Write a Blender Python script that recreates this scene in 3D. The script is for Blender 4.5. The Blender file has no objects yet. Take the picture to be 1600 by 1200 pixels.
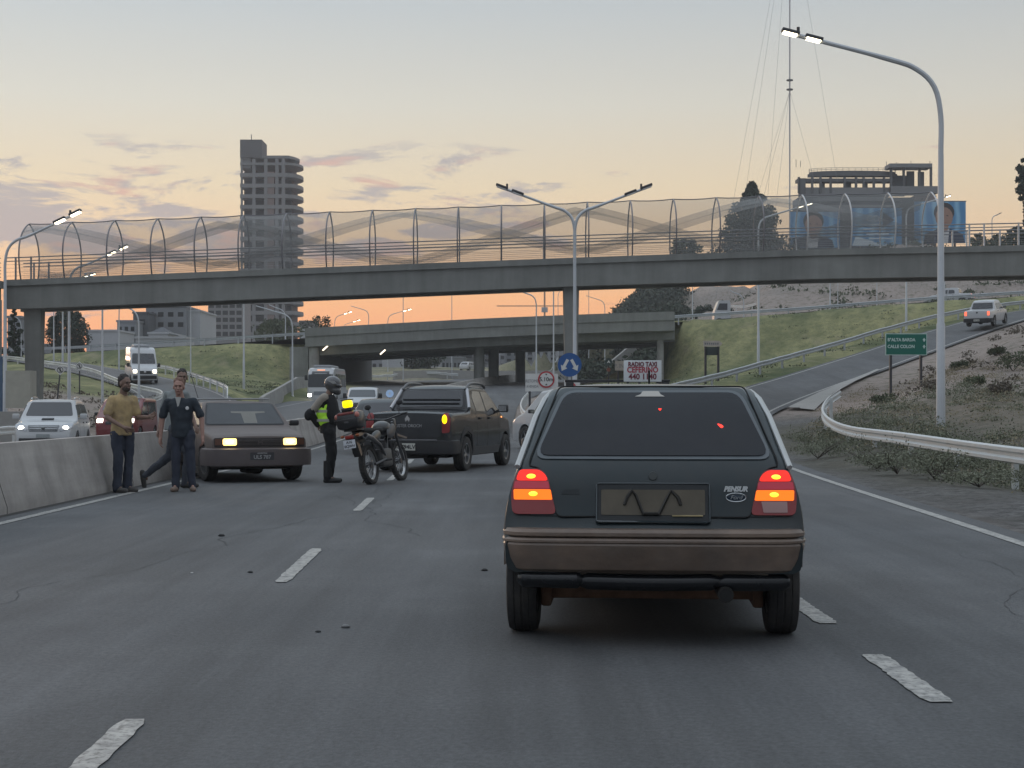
import bpy, bmesh, math, random
import numpy as np
from mathutils import Vector, Matrix
random.seed(7)
R = math.radians
S = bpy.context.scene
COL = S.collection
# ------------------------------------------------------------ camera
cam = bpy.data.cameras.new('camera'); camo = bpy.data.objects.new('camera', cam); COL.objects.link(camo)
EYE = 1.28
camo.location = (0, 0, EYE); camo.rotation_euler = (R(90), 0, 0)
cam.sensor_width = 36; cam.lens = 54; cam.shift_y = 33/1600
cam.clip_start = .1; cam.clip_end = 6000
S.camera = camo
S.view_settings.view_transform = 'Standard'; S.view_settings.look = 'None'
S.view_settings.exposure = .1; S.view_settings.gamma = 1
S.render.engine = 'CYCLES'
try: S.cycles.use_denoising = True
except Exception: pass
S.cycles.max_bounces = 6; S.cycles.diffuse_bounces = 3; S.cycles.glossy_bounces = 3; S.cycles.transparent_max_bounces = 12
S.cycles.volume_bounces = 0

def lin(c):
    return tuple(((v/255)/12.92 if v/255 <= .04045 else ((v/255+.055)/1.055)**2.4) for v in c)

# ------------------------------------------------------------ sky
W = bpy.data.worlds.new('World'); S.world = W; W.use_nodes = True
nt = W.node_tree; N = nt.nodes; Lk = nt.links
for n in list(N): N.remove(n)
def nd(t, **k):
    n = N.new(t)
    for a, b in k.items(): setattr(n, a, b)
    return n
def mth(op, a, b=None, clamp=False):
    n = nd('ShaderNodeMath', operation=op); n.use_clamp = clamp
    for i, v in enumerate((a, b)):
        if v is None: continue
        if isinstance(v, (int, float)): n.inputs[i].default_value = v
        else: Lk.new(v, n.inputs[i])
    return n.outputs[0]
def mrange(v, a, b, c, d, smooth=False):
    n = nd('ShaderNodeMapRange'); n.clamp = True
    if smooth: n.interpolation_type = 'SMOOTHSTEP'
    Lk.new(v, n.inputs[0])
    for i, q in enumerate((a, b, c, d)): n.inputs[i+1].default_value = q
    return n.outputs[0]
tc = nd('ShaderNodeTexCoord'); sep = nd('ShaderNodeSeparateXYZ'); Lk.new(tc.outputs['Generated'], sep.inputs[0])
dx, dy, dz = sep.outputs
elev = mth('MULTIPLY', mth('ARCSINE', dz), 180/math.pi)
ramp = nd('ShaderNodeValToRGB'); Lk.new(mrange(elev, -2, 42, 0, 1), ramp.inputs[0])
stops = [(-2, (225, 150, 120)), (0, (255, 160, 116)), (2.2, (255, 172, 122)), (4.0, (255, 190, 134)), (5.8, (243, 207, 166)), (8, (234, 215, 182)),
         (11, (218, 215, 202)), (14.5, (194, 201, 203)), (22, (176, 187, 194)), (42, (158, 172, 184))]
el = ramp.color_ramp.elements
while len(el) < len(stops): el.new(.5)
for e, (d, c) in zip(el, stops):
    e.position = (d+2)/44; e.color = (*lin(c), 1)
# clouds : two noise layers in a low band, thicker to the west-left
cx = nd('ShaderNodeCombineXYZ'); Lk.new(mth('MULTIPLY', dx, 7.5), cx.inputs[0]); Lk.new(mth('MULTIPLY', dy, 2.0), cx.inputs[1]); Lk.new(mth('MULTIPLY', dz, 30), cx.inputs[2])
nz = nd('ShaderNodeTexNoise'); nz.inputs['Scale'].default_value = 1.7; nz.inputs['Detail'].default_value = 7; nz.inputs['Roughness'].default_value = .62; nz.inputs['Distortion'].default_value = .35
Lk.new(cx.outputs[0], nz.inputs['Vector'])
band = mth('MULTIPLY', mrange(dz, .078, .098, 0, 1, True), mrange(dz, .118, .15, 1, 0, True))
left = mrange(dx, -.02, -.2, 0, 1, True)
gain = mth('ADD', mth('MULTIPLY', mth('MULTIPLY', band, left), .13), mth('MULTIPLY', mth('MULTIPLY', mrange(dz, .08, .105, 0, 1, True), mrange(dz, .15, .18, 1, 0, True)), mth('MULTIPLY', mrange(dx, .03, .1, 1, 0, True), .075)))
cm = mth('MULTIPLY', mrange(mth('ADD', nz.outputs['Fac'], gain), .61, .70, 0, .70, True), mrange(dz, .155, .175, 1, 0, True))
band2 = mth('MULTIPLY', mrange(dz, .03, .045, 0, 1, True), mrange(dz, .06, .072, 1, 0, True))
cx2 = nd('ShaderNodeCombineXYZ'); Lk.new(mth('MULTIPLY', dx, 3), cx2.inputs[0]); Lk.new(dy, cx2.inputs[1]); Lk.new(mth('MULTIPLY', dz, 80), cx2.inputs[2])
nz2 = nd('ShaderNodeTexNoise'); nz2.inputs['Scale'].default_value = 1.5; nz2.inputs['Detail'].default_value = 4; Lk.new(cx2.outputs[0], nz2.inputs['Vector'])
cm2 = mth('MULTIPLY', mrange(nz2.outputs['Fac'], .55, .63, 0, .5, True), band2)
nz3 = nd('ShaderNodeTexNoise'); nz3.inputs['Scale'].default_value = 3.4; Lk.new(cx.outputs[0], nz3.inputs['Vector'])
cc = nd('ShaderNodeMix', data_type='RGBA'); Lk.new(mrange(nz3.outputs['Fac'], .56, .72, 0, .8), cc.inputs[0])
cc.inputs[6].default_value = (*lin((158, 156, 168)), 1); cc.inputs[7].default_value = (*lin((222, 165, 150)), 1)
m1 = nd('ShaderNodeMix', data_type='RGBA'); Lk.new(cm, m1.inputs[0]); Lk.new(ramp.outputs[0], m1.inputs[6]); Lk.new(cc.outputs[2], m1.inputs[7])
m2 = nd('ShaderNodeMix', data_type='RGBA'); Lk.new(cm2, m2.inputs[0]); Lk.new(m1.outputs[2], m2.inputs[6]); m2.inputs[7].default_value = (*lin((205, 150, 130)), 1)
side = mrange(dx, -.34, .36, 1.10, .92)
up = mrange(elev, 16, 50, 1, 2.15)
back = mrange(dy, .2, -.6, 1, .85)
mb_ = nd('ShaderNodeMix', data_type='RGBA'); Lk.new(mrange(dy, .75, 0, 0, 1, True), mb_.inputs[0]); Lk.new(m2.outputs[2], mb_.inputs[6]); mb_.inputs[7].default_value = (*lin((168, 176, 186)), 1)
st = mth('MULTIPLY', mth('MULTIPLY', side, up), back)
bg = nd('ShaderNodeBackground'); Lk.new(mb_.outputs[2], bg.inputs[0]); Lk.new(st, bg.inputs[1])
wo = nd('ShaderNodeOutputWorld'); Lk.new(bg.outputs[0], wo.inputs[0])
# ------------------------------------------------------------ sun (already at the horizon, soft)
sl = bpy.data.lights.new('sun', 'SUN'); so = bpy.data.objects.new('sun', sl); COL.objects.link(so)
sl.energy = .35; sl.angle = R(14); sl.color = (1, .72, .5)
so.rotation_euler = Vector((.42, -1, -.13)).to_track_quat('-Z', 'Y').to_euler()

# ------------------------------------------------------------ materials
MATS = {}
def mat(name, col, rough=.7, metal=0, var=.12, vs=3.0, bump=0, bs=20, coat=0, spec=.5, dirt=None, dscale=1.5, damt=.5, emit=None, estr=0, sub=None):
    if name in MATS: return MATS[name]
    m = bpy.data.materials.new(name); m.use_nodes = True; t = m.node_tree; b = t.nodes['Principled BSDF']
    b.inputs['Roughness'].default_value = rough; b.inputs['Metallic'].default_value = metal
    b.inputs['Coat Weight'].default_value = coat; b.inputs['Coat Roughness'].default_value = .08
    b.inputs['Specular IOR Level'].default_value = spec
    tcn = t.nodes.new('ShaderNodeTexCoord'); n = t.nodes.new('ShaderNodeTexNoise')
    n.inputs['Scale'].default_value = vs; n.inputs['Detail'].default_value = 6; n.inputs['Roughness'].default_value = .6
    t.links.new(tcn.outputs['Object'], n.inputs['Vector'])
    mr = t.nodes.new('ShaderNodeMapRange'); mr.inputs[1].default_value = .25; mr.inputs[2].default_value = .75
    mr.inputs[3].default_value = 1-var; mr.inputs[4].default_value = 1+var; t.links.new(n.outputs['Fac'], mr.inputs[0])
    vm = t.nodes.new('ShaderNodeVectorMath'); vm.operation = 'SCALE'; vm.inputs[0].default_value = col[:3]
    t.links.new(mr.outputs[0], vm.inputs[3]); out = vm.outputs[0]
    if dirt is not None:
        n2 = t.nodes.new('ShaderNodeTexNoise'); n2.inputs['Scale'].default_value = dscale; n2.inputs['Detail'].default_value = 7; n2.inputs['Roughness'].default_value = .65
        t.links.new(tcn.outputs['Object'], n2.inputs['Vector'])
        m2 = t.nodes.new('ShaderNodeMapRange'); m2.inputs[1].default_value = .42; m2.inputs[2].default_value = .68; m2.inputs[4].default_value = damt
        t.links.new(n2.outputs['Fac'], m2.inputs[0])
        mx = t.nodes.new('ShaderNodeMix'); mx.data_type = 'RGBA'; t.links.new(m2.outputs[0], mx.inputs[0]); t.links.new(out, mx.inputs[6]); mx.inputs[7].default_value = (*dirt[:3], 1)
        out = mx.outputs[2]
    t.links.new(out, b.inputs['Base Color'])
    if bump:
        n3 = t.nodes.new('ShaderNodeTexNoise'); n3.inputs['Scale'].default_value = bs; n3.inputs['Detail'].default_value = 4
        t.links.new(tcn.outputs['Object'], n3.inputs['Vector'])
        bp = t.nodes.new('ShaderNodeBump'); bp.inputs['Strength'].default_value = bump; bp.inputs['Distance'].default_value = .02
        t.links.new(n3.outputs['Fac'], bp.inputs['Height']); t.links.new(bp.outputs[0], b.inputs['Normal'])
    if emit is not None:
        b.inputs['Emission Color'].default_value = (*emit[:3], 1); b.inputs['Emission Strength'].default_value = estr
    MATS[name] = m; return m

def weather(m, scale, lo, hi, k, a=.4, b_=.7, coord='Object'):
    # multiply the base colour by a stretched noise (run-off streaks, tyre-polished lanes)
    t = m.node_tree; b = t.nodes['Principled BSDF']; src = b.inputs['Base Color'].links[0].from_socket
    tcn = t.nodes.new('ShaderNodeTexCoord'); mp = t.nodes.new('ShaderNodeMapping'); mp.inputs['Scale'].default_value = scale; t.links.new(tcn.outputs[coord], mp.inputs[0])
    n = t.nodes.new('ShaderNodeTexNoise'); n.inputs['Scale'].default_value = 1; n.inputs['Detail'].default_value = k; n.inputs['Roughness'].default_value = .65; t.links.new(mp.outputs[0], n.inputs['Vector'])
    mr = t.nodes.new('ShaderNodeMapRange'); mr.inputs[1].default_value = a; mr.inputs[2].default_value = b_; mr.inputs[3].default_value = lo; mr.inputs[4].default_value = hi; t.links.new(n.outputs['Fac'], mr.inputs[0])
    vm = t.nodes.new('ShaderNodeVectorMath'); vm.operation = 'SCALE'; t.links.new(src, vm.inputs[0]); t.links.new(mr.outputs[0], vm.inputs[3]); t.links.new(vm.outputs[0], b.inputs['Base Color'])
def joints(m, axis, period, width, dark):
    t = m.node_tree; b = t.nodes['Principled BSDF']; src = b.inputs['Base Color'].links[0].from_socket
    tcn = t.nodes.new('ShaderNodeTexCoord'); sp = t.nodes.new('ShaderNodeSeparateXYZ'); t.links.new(tcn.outputs['Object'], sp.inputs[0])
    d = t.nodes.new('ShaderNodeMath'); d.operation = 'DIVIDE'; t.links.new(sp.outputs[axis], d.inputs[0]); d.inputs[1].default_value = period
    f = t.nodes.new('ShaderNodeMath'); f.operation = 'FRACT'; t.links.new(d.outputs[0], f.inputs[0])
    c = t.nodes.new('ShaderNodeMath'); c.operation = 'LESS_THAN'; t.links.new(f.outputs[0], c.inputs[0]); c.inputs[1].default_value = width/period
    mx = t.nodes.new('ShaderNodeMix'); mx.data_type = 'RGBA'; t.links.new(c.outputs[0], mx.inputs[0]); t.links.new(src, mx.inputs[6]); mx.inputs[7].default_value = (*dark, 1); t.links.new(mx.outputs[2], b.inputs['Base Color'])

# ------------------------------------------------------------ object helpers
def tag(o, label=None, cat=None, group=None, kind=None):
    if label: o['label'] = label
    if cat: o['category'] = cat
    if group: o['group'] = group
    if kind: o['kind'] = kind
    return o
def empty(name, loc, rz=0, label=None, cat=None, group=None):
    o = bpy.data.objects.new(name, None); COL.objects.link(o); o.location = loc; o.rotation_euler = (0, 0, rz)
    o.empty_display_size = .3
    return tag(o, label, cat, group)
def link(name, me, m=None, parent=None, sharp=35, smooth=True):
    if m is not None:
        me.materials.clear(); me.materials.append(m)
    if smooth:
        me.shade_smooth()
        if sharp is not None: me.set_sharp_from_angle(angle=R(sharp))
    o = bpy.data.objects.new(name, me); COL.objects.link(o)
    if parent is not None: o.parent = parent
    return o
def copy_tree(o, parent=None):
    c = o.copy(); COL.objects.link(c)
    if parent is not None: c.parent = parent
    for ch in [x for x in bpy.data.objects if x.parent == o]: copy_tree(ch, c)
    return c

class MB:
    def __init__(s): s.v = []; s.f = []
    def add(s, vs, fs):
        o = len(s.v); s.v += [tuple(p) for p in vs]; s.f += [tuple(i+o for i in f) for f in fs]; return s
    def box(s, x0, x1, y0, y1, z0, z1, M=None, b=0):
        if b:
            bm = bmesh.new(); bmesh.ops.create_cube(bm, size=1)
            for v in bm.verts: v.co = Vector(((x0+x1)/2+v.co.x*(x1-x0), (y0+y1)/2+v.co.y*(y1-y0), (z0+z1)/2+v.co.z*(z1-z0)))
            bmesh.ops.bevel(bm, geom=bm.edges[:], offset=b, segments=2, affect='EDGES', profile=.5)
            bm.verts.index_update(); vs = [v.co.copy() for v in bm.verts]; fs = [[v.index for v in f.verts] for f in bm.faces]; bm.free()
        else:
            vs = [Vector((x, y, z)) for x in (x0, x1) for y in (y0, y1) for z in (z0, z1)]
            fs = [(0, 1, 3, 2), (4, 6, 7, 5), (0, 4, 5, 1), (2, 3, 7, 6), (0, 2, 6, 4), (1, 5, 7, 3)]
        if M is not None: vs = [M @ v for v in vs]
        return s.add(vs, fs)
    def tube(s, pts, r, n=8, caps=True, flat=1.0):
        pts = [Vector(p) for p in pts]; k = len(pts)
        rr = r if isinstance(r, (list, tuple)) else [r]*k
        T = []
        for i in range(k):
            a = pts[max(i-1, 0)]; b = pts[min(i+1, k-1)]; d = (b-a)
            T.append(d.normalized() if d.length > 1e-9 else Vector((0, 0, 1)))
        up = Vector((0, 0, 1)) if abs(T[0].z) < .9 else Vector((0, 1, 0))
        nn = (up - T[0]*up.dot(T[0])).normalized(); vs = []; fs = []
        for i in range(k):
            nn = (nn - T[i]*nn.dot(T[i])).normalized(); bb = T[i].cross(nn)
            for j in range(n):
                a = 2*math.pi*j/n; vs.append(pts[i]+nn*math.cos(a)*rr[i]*flat+bb*math.sin(a)*rr[i])
        for i in range(k-1):
            for j in range(n): fs.append((i*n+j, i*n+(j+1) % n, (i+1)*n+(j+1) % n, (i+1)*n+j))
        if caps: fs.append(tuple(range(n-1, -1, -1))); fs.append(tuple((k-1)*n+j for j in range(n)))
        return s.add(vs, fs)
    def cap(s, p0, p1, r0, r1, n=12):
        p0 = Vector(p0); p1 = Vector(p1); d = p1-p0; L = d.length; d = d/L if L > 1e-6 else Vector((0, 0, 1))
        P = []; Q = []
        for a in (-80, -55, -28, 0): P.append(p0+d*r0*math.sin(R(a))); Q.append(r0*math.cos(R(a)))
        for a in (0, 28, 55, 80): P.append(p1+d*r1*math.sin(R(a))); Q.append(r1*math.cos(R(a)))
        return s.tube(P, Q, n)
    def ell(s, c, r, M=None, nu=14, nv=9):
        vs = [Vector((0, 0, -1))]; fs = []
        for i in range(1, nv):
            a = -math.pi/2+math.pi*i/nv
            for j in range(nu): b = 2*math.pi*j/nu; vs.append(Vector((math.cos(a)*math.cos(b), math.cos(a)*math.sin(b), math.sin(a))))
        vs.append(Vector((0, 0, 1))); T = len(vs)-1
        for j in range(nu):
            fs.append((0, 1+(j+1) % nu, 1+j)); fs.append((T, 1+(nv-2)*nu+j, 1+(nv-2)*nu+(j+1) % nu))
        for i in range(nv-2):
            for j in range(nu): fs.append((1+i*nu+j, 1+i*nu+(j+1) % nu, 1+(i+1)*nu+(j+1) % nu, 1+(i+1)*nu+j))
        o = []
        for v in vs:
            q = Vector((v.x*r[0], v.y*r[1], v.z*r[2]))
            if M is not None: q = M @ q
            o.append(q+Vector(c))
        return s.add(o, fs)
    def lathe(s, prof, n=28, M=None, closed=False):   # about local Y; prof [(r,y)]
        vs = []; fs = []; k = len(prof)
        for (r, y) in prof:
            for j in range(n): a = 2*math.pi*j/n; vs.append(Vector((r*math.cos(a), y, r*math.sin(a))))
        for i in range(k if closed else k-1):
            i2 = (i+1) % k
            for j in range(n): fs.append((i*n+j, i2*n+j, i2*n+(j+1) % n, i*n+(j+1) % n))
        if M is not None: vs = [M @ v for v in vs]
        return s.add(vs, fs)
    def prism(s, poly, y0, y1, M=None):    # poly in x,z, extruded along y
        k = len(poly); vs = [Vector((p[0], y0, p[1])) for p in poly]+[Vector((p[0], y1, p[1])) for p in poly]
        fs = [tuple(range(k)), tuple(range(2*k-1, k-1, -1))]+[(i, i+k, (i+1) % k+k, (i+1) % k) for i in range(k)]
        if M is not None: vs = [M @ v for v in vs]
        return s.add(vs, fs)
    def sweep(s, path, prof, closed=True, caps=True):   # prof: (side(left +), up)
        path = [Vector(p) for p in path]; k = len(path); n = len(prof); vs = []; fs = []
        for i in range(k):
            d = path[min(i+1, k-1)]-path[max(i-1, 0)]; d.z = 0; d.normalize(); lft = Vector((-d.y, d.x, 0))
            for (a, b) in prof: vs.append(path[i]+lft*a+Vector((0, 0, b)))
        m = n if closed else n-1
        for i in range(k-1):
            for j in range(m): fs.append((i*n+j, (i+1)*n+j, (i+1)*n+(j+1) % n, i*n+(j+1) % n))
        if caps and closed: fs.append(tuple(range(n))); fs.append(tuple((k-1)*n+j for j in range(n-1, -1, -1)))
        return s.add(vs, fs)
    def sheet(s, A, B):
        k = len(A); return s.add(list(A)+list(B), [(i, i+1, k+i+1, k+i) for i in range(k-1)])
    def build(s, name, m, parent=None, sharp=35, smooth=True, fix=True):
        me = bpy.data.meshes.new(name); me.from_pydata(s.v, [], s.f)
        if fix:
            bm = bmesh.new(); bm.from_mesh(me); bmesh.ops.recalc_face_normals(bm, faces=bm.faces); bm.to_mesh(me); bm.free()
        me.update()
        return link(name, me, m, parent, sharp, smooth)

def interp(pts, x):
    if x <= pts[0][0]: return pts[0][1]
    for (a, b), (c, d) in zip(pts, pts[1:]):
        if x <= c: return b+(d-b)*(x-a)/(c-a) if c > a else d
    return pts[-1][1]
def rpoly(pts, r, n=4):
    out = []; k = len(pts)
    for i in range(k):
        p = Vector(pts[i][:2]); a = Vector(pts[i-1][:2]); b = Vector(pts[(i+1) % k][:2])
        rr = pts[i][2] if len(pts[i]) > 2 else r
        da = (a-p); db = (b-p); q = min(rr, da.length*.48, db.length*.48)
        if q < 1e-4: out.append((p.x, p.y)); continue
        A = p+da.normalized()*q; B = p+db.normalized()*q
        for j in range(n+1):
            t = j/n; c = A*(1-t)**2+p*2*t*(1-t)+B*t*t; out.append((c.x, c.y))
    return out
def text(name, body, size, m, parent, M, ext=.002, align='CENTER', sx=1.0, shear=0, bold=0):
    cu = bpy.data.curves.new(name, 'FONT'); cu.body = body; cu.size = size; cu.align_x = align; cu.align_y = 'CENTER'
    cu.extrude = ext; cu.shear = shear; cu.offset = bold; cu.resolution_u = 3
    o = bpy.data.objects.new(name, cu); COL.objects.link(o)
    bpy.context.view_layer.update()
    me = bpy.data.meshes.new_from_object(o.evaluated_get(bpy.context.evaluated_depsgraph_get()))
    bpy.data.objects.remove(o); bpy.data.curves.remove(cu)
    me.transform(M @ Matrix.Diagonal((sx, 1, 1, 1)))
    return link(name, me, m, parent, smooth=False)
FACE = Matrix(((1, 0, 0, 0), (0, 0, -1, 0), (0, 1, 0, 0), (0, 0, 0, 1)))   # text plane -> faces -Y
def fr(x, y, z): return Matrix.Translation((x, y, z)) @ FACE
def P(px, py, Y): return Vector(((px-800)/2400*Y, Y, EYE+(633-py)/2400*Y))
def catmull(pts, n=8):
    pts = [Vector(p) for p in pts]; q = [pts[0]*2-pts[1]]+pts+[pts[-1]*2-pts[-2]]; out = []
    for i in range(1, len(q)-2):
        for j in range(n):
            t = j/n; a, b, c, d = q[i-1], q[i], q[i+1], q[i+2]
            out.append(.5*((2*b)+(c-a)*t+(2*a-5*b+4*c-d)*t*t+(3*b-a-3*c+d)*t**3))
    out.append(pts[-1]); return out
# ============================================================ ROADS AND TERRAIN
asph = mat('asphalt', (.084, .087, .091), .78, var=.13, vs=.35, bump=.35, bs=90, dirt=(.112, .111, .108), dscale=.12, damt=.5, spec=.45)
weather(asph, (38, 30, 38), .72, 1.35, 5, .3, .72); weather(asph, (1.1, .03, 1), .78, 1.16, 4, .35, .65); weather(asph, (6, .5, 1), .93, 1.07, 5, .35, .65); weather(asph, (.5, .35, 1), .9, 1.25, 7, .5, .75)
asph2 = mat('asphalt_worn', (.095, .097, .1), .8, var=.13, vs=.5, bump=.3, bs=70)
paint_w = mat('road_paint', (.36, .35, .325), .6, var=.2, vs=6, dirt=(.13, .13, .13), dscale=11, damt=.85)
conc = mat('concrete', (.30, .295, .28), .85, var=.12, vs=1.5, bump=.2, bs=12, dirt=(.17, .16, .15), dscale=.8, damt=.5)
conc_b = mat('bridge_concrete', (.235, .24, .225), .85, var=.1, vs=.6, bump=.15, bs=6, dirt=(.18, .182, .172), dscale=.35, damt=.6)
weather(conc_b, (1.6, 1.6, .12), .86, 1.1, 6, .35, .7); weather(conc_b, (.25, .25, .5), .88, 1.1, 4, .35, .7)
conc_l = mat('pale_concrete', (.33, .32, .30), .8, var=.1, vs=1.5, dirt=(.3, .29, .27), dscale=1, damt=.5)
galv = mat('galvanised_steel', (.42, .44, .46), .42, metal=.55, var=.12, vs=3)
galv_w = mat('pale_steel', (.62, .64, .64), .45, metal=.25, var=.1, vs=2, dirt=(.4, .36, .3), dscale=2, damt=.35)
pole_m = mat('pole_steel', (.50, .52, .54), .45, metal=.3, var=.08, vs=1.5)
dark_m = mat('dark_steel', (.05, .05, .055), .5, metal=.3)

ZP = [(-60, 0), (40, 0), (60, .18), (75, .45), (95, .85), (110, 1.3), (130, 2.1), (157, 3.3), (185, 4.2), (220, 5.2), (300, 7), (600, 9)]
XL = [(-60, -5.9), (25, -5.9), (44, -5.95), (60, -6.3), (80, -6.9), (110, -6.6), (135, -5.2), (157, -2.6), (185, .8), (220, 8), (260, 26), (300, 60)]
XM = [(-60, .6), (50, .6), (60, .2), (80, .1), (110, .4), (135, 2.5), (157, 6), (185, 10), (220, 18), (260, 37), (300, 72)]
def sm(tab, y, w=6):   # smoothed lookup
    return sum(interp(tab, y+d) for d in (-w, -w/2, 0, w/2, w))/5
YS = list(np.arange(-50, 20, 2.0))+list(np.arange(20, 120, 2.0))+list(np.arange(120, 296, 4.0))
main_L = [Vector((sm(XL, y), y, sm(ZP, y))) for y in YS]; main_R = [Vector((sm(XM, y), y, sm(ZP, y))) for y in YS]
def opp_z(y): return sm(ZP, y)-.3*(1-min(max((y-50)/50, 0), 1))
opp_R = [Vector((sm(XL, y)-.62, y, opp_z(y))) for y in YS]; opp_L = [Vector((sm(XL, y)-9.6-.02*max(0, y-60), y, opp_z(y))) for y in YS]
rampR = catmull([(2.9, -50, 0), (4.1, 0, 0), (5.0, 14, 0), (6.1, 32, 0), (7.3, 46, .1), (10.3, 62, .71), (12.4, 68, 1.3), (16.9, 78, 2.35), (20.2, 84, 3.13), (25.8, 94, 4.53), (34.2, 107, 6.7), (42, 117, 8.5), (54, 129, 10.5), (70, 140, 12)], 6)
rampL = catmull([(.6, -50, 0), (.6, 0, 0), (.6, 14, 0), (.6, 32, 0), (.6, 46, .03), (5.6, 64.5, .6), (7.6, 70.6, 1.2), (12.1, 80.6, 2.2), (15.5, 86.5, 3.0), (21.2, 96.6, 4.4), (29.8, 110, 6.6), (38, 120.6, 8.4), (51, 133.4, 10.4), (68, 145, 12)], 6)
R3c = catmull([(-110, 172, 6.6), (-75, 165, 6.2), (-50, 152, 5.8), (-37, 134, 4.4), (-27.5, 116, 3.0), (-21.5, 100, 1.9), (-17.5, 85, .8), (-14.5, 68, .1)], 6)
def offs(c, w):
    A = []; B = []
    for i in range(len(c)):
        d = c[min(i+1, len(c)-1)]-c[max(i-1, 0)]; d.z = 0; d.normalize(); l = Vector((-d.y, d.x, 0)); A.append(c[i]+l*w); B.append(c[i]-l*w)
    return A, B
R3A, R3B = offs(R3c, 3.0)
R4Lc = catmull([(-20.5, 168, 8.3), (-35, 171, 7.5), (-50, 178, 7.0), (-80, 195, 6.8), (-150, 225, 6.5)], 6); R4LA, R4LB = offs(R4Lc, 7)
R4Rc = catmull([(16, 168, 9.9), (30, 166, 10.8), (44, 161, 11.7), (62, 156, 12.4), (90, 152, 13), (140, 150, 13.5)], 6); R4RA, R4RB = offs(R4Rc, 6)

def dens(A, B, m=1):
    out = []
    for a, b in zip(A, B):
        out.append(a); out.append(b); out.append((a+b)/2)
    return out
class Line:
    def __init__(s, pts, hw=0, w=1.0):
        p = [Vector(q) for q in pts]; s.P = np.array([list(q) for q in p[:-1]]); s.Q = np.array([list(q) for q in p[1:]]); s.hw = hw; s.w = w
    def q(s, X, Y):
        best = np.full(X.shape, 1e9); z = np.zeros(X.shape)
        for a, b in zip(s.P, s.Q):
            d = b[:2]-a[:2]; L = max(d@d, 1e-9); t = np.clip(((X-a[0])*d[0]+(Y-a[1])*d[1])/L, 0, 1)
            D = np.hypot(X-a[0]-t*d[0], Y-a[1]-t*d[1]); zz = a[2]+t*(b[2]-a[2]); k = D < best; best[k] = D[k]; z[k] = zz[k]
        return np.maximum(best-s.hw, 0), z
def mid(A, B): return [(a+b)/2 for a, b in zip(A, B)]
LINES = [Line(main_L), Line(main_R), Line(mid(main_L, main_R), 2.4), Line(opp_R), Line(opp_L, .6), Line(mid(opp_L, opp_R), 4.0),
         Line(rampR, .8), Line(rampL, .8), Line(mid(rampL, rampR), 1.6), Line(R3c, 3.6), Line([p for p in R4Lc if p.x < -26.5], 7.2), Line([p for p in R4Rc if p.x > 22.5], 7.2),
         Line([(8.2, 10, -.1), (9.7, 29, -.28), (11.5, 36, .1), (12.5, 44, .6), (13, 52, 1.1)], 0), Line([(15, 45, .95), (20, 60, 2.1), (27, 78, 4.3), (37, 104, 7.7), (50, 120, 10)], 0),
         Line([(12, 20, .0), (22, 40, 1.6), (34, 60, 4.2), (60, 90, 9)], 0),
         Line([(-17.5, 10, -.5), (-18, 60, -.2), (-24, 76, .7), (-34, 95, 2.4), (-45, 120, 4.3)], 0), Line([(-40, 40, .4), (-60, 80, 3), (-90, 120, 5)], 0),
         Line([(-17, 118, 2.3), (-18.6, 140, 3.0), (-19.2, 156, 3.3), (-17, 180, 4.2)], .8), Line([(14.5, 120, 2.5), (14.2, 150, 3.5), (15, 165, 4.0), (18, 182, 5.0)], .8), Line([(-20, 236, 5.6), (-6, 236, 6.0), (6, 238, 10.2), (16, 232, 12.4), (25, 215, 13.2), (31, 195, 13.5)], 1.5), Line([(-40, 230, 6.5), (-24, 236, 5.6)], 2), Line([(6, 90, 1.2), (10, 110, 1.6), (13, 130, 2.4)], 1),
         Line([(-10, 198, 4.8), (-14, 214, 6)], 2), Line([(35, 112, 7.2), (48, 138, 10.6)], 0)]
def HT(X, Y):
    X = np.atleast_1d(np.asarray(X, float)); Y = np.atleast_1d(np.asarray(Y, float))
    f = np.clip((Y-170)/150, 0, 1); base = 3.5+5.5*f*f*(3-2*f)
    hx = np.clip((X-(9+.02*(Y-200)))/21, 0, 1); hx = hx*hx*(3-2*hx); hy = np.clip((Y-178)/66, 0, 1); hy = hy*(2-hy)
    base = base+hx*hy*(19.0+1.2*np.sin(X*.13)+.9*np.sin(Y*.17+X*.07))*np.clip((470-Y)/150, .35, 1)
    base = np.where(Y < 0, -.5, base); base = np.where((Y < 60) & (X < -20), .2, base)
    num = base/90.; den = np.full(X.shape, 1/90.)
    for l in LINES:
        d, z = l.q(X, Y); w = l.w/(d+.12)**2.6; num = num+w*z; den = den+w
    h = num/den
    n = .10*np.sin(X*1.3+Y*.5)*np.sin(Y*.9-X*.4)
    dm = np.full(X.shape, 1e9)
    for l in LINES[:12]: dm = np.minimum(dm, l.q(X, Y)[0])
    k = np.clip(dm/4, 0, 1); far = np.clip((Y-170)/60, 0, 1)*np.clip(hx*1.4, 0, 1)
    h = h+n*k+far*k*(.8*np.sin(X*.45+2*np.sin(Y*.11))*np.sin(Y*.23+X*.1)+.35*np.sin(X*1.1+Y*.6))
    return h, dm
def H(x, y): return float(HT([x], [y])[0][0])
xs = np.unique(np.concatenate([np.arange(-400, -80, 16.), np.arange(-80, -30, 2.5), np.arange(-30, 45, 1.0), np.arange(45, 110, 2.5), np.arange(110, 520, 16.)]))
ys = np.unique(np.concatenate([np.arange(-60, 8, 4.), np.arange(8, 125, 1.0), np.arange(125, 290, 2.0), np.arange(290, 500, 12.), np.arange(500, 600, 20.)]))
GX, GY = np.meshgrid(xs, ys); hh, dm = HT(GX.ravel(), GY.ravel())
hh = hh-.08*np.clip(1-dm/.6, 0, 1)-.02
me = bpy.data.meshes.new('ground'); nx, ny = len(xs), len(ys)
vs = np.stack([GX.ravel(), GY.ravel(), hh], 1)
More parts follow.
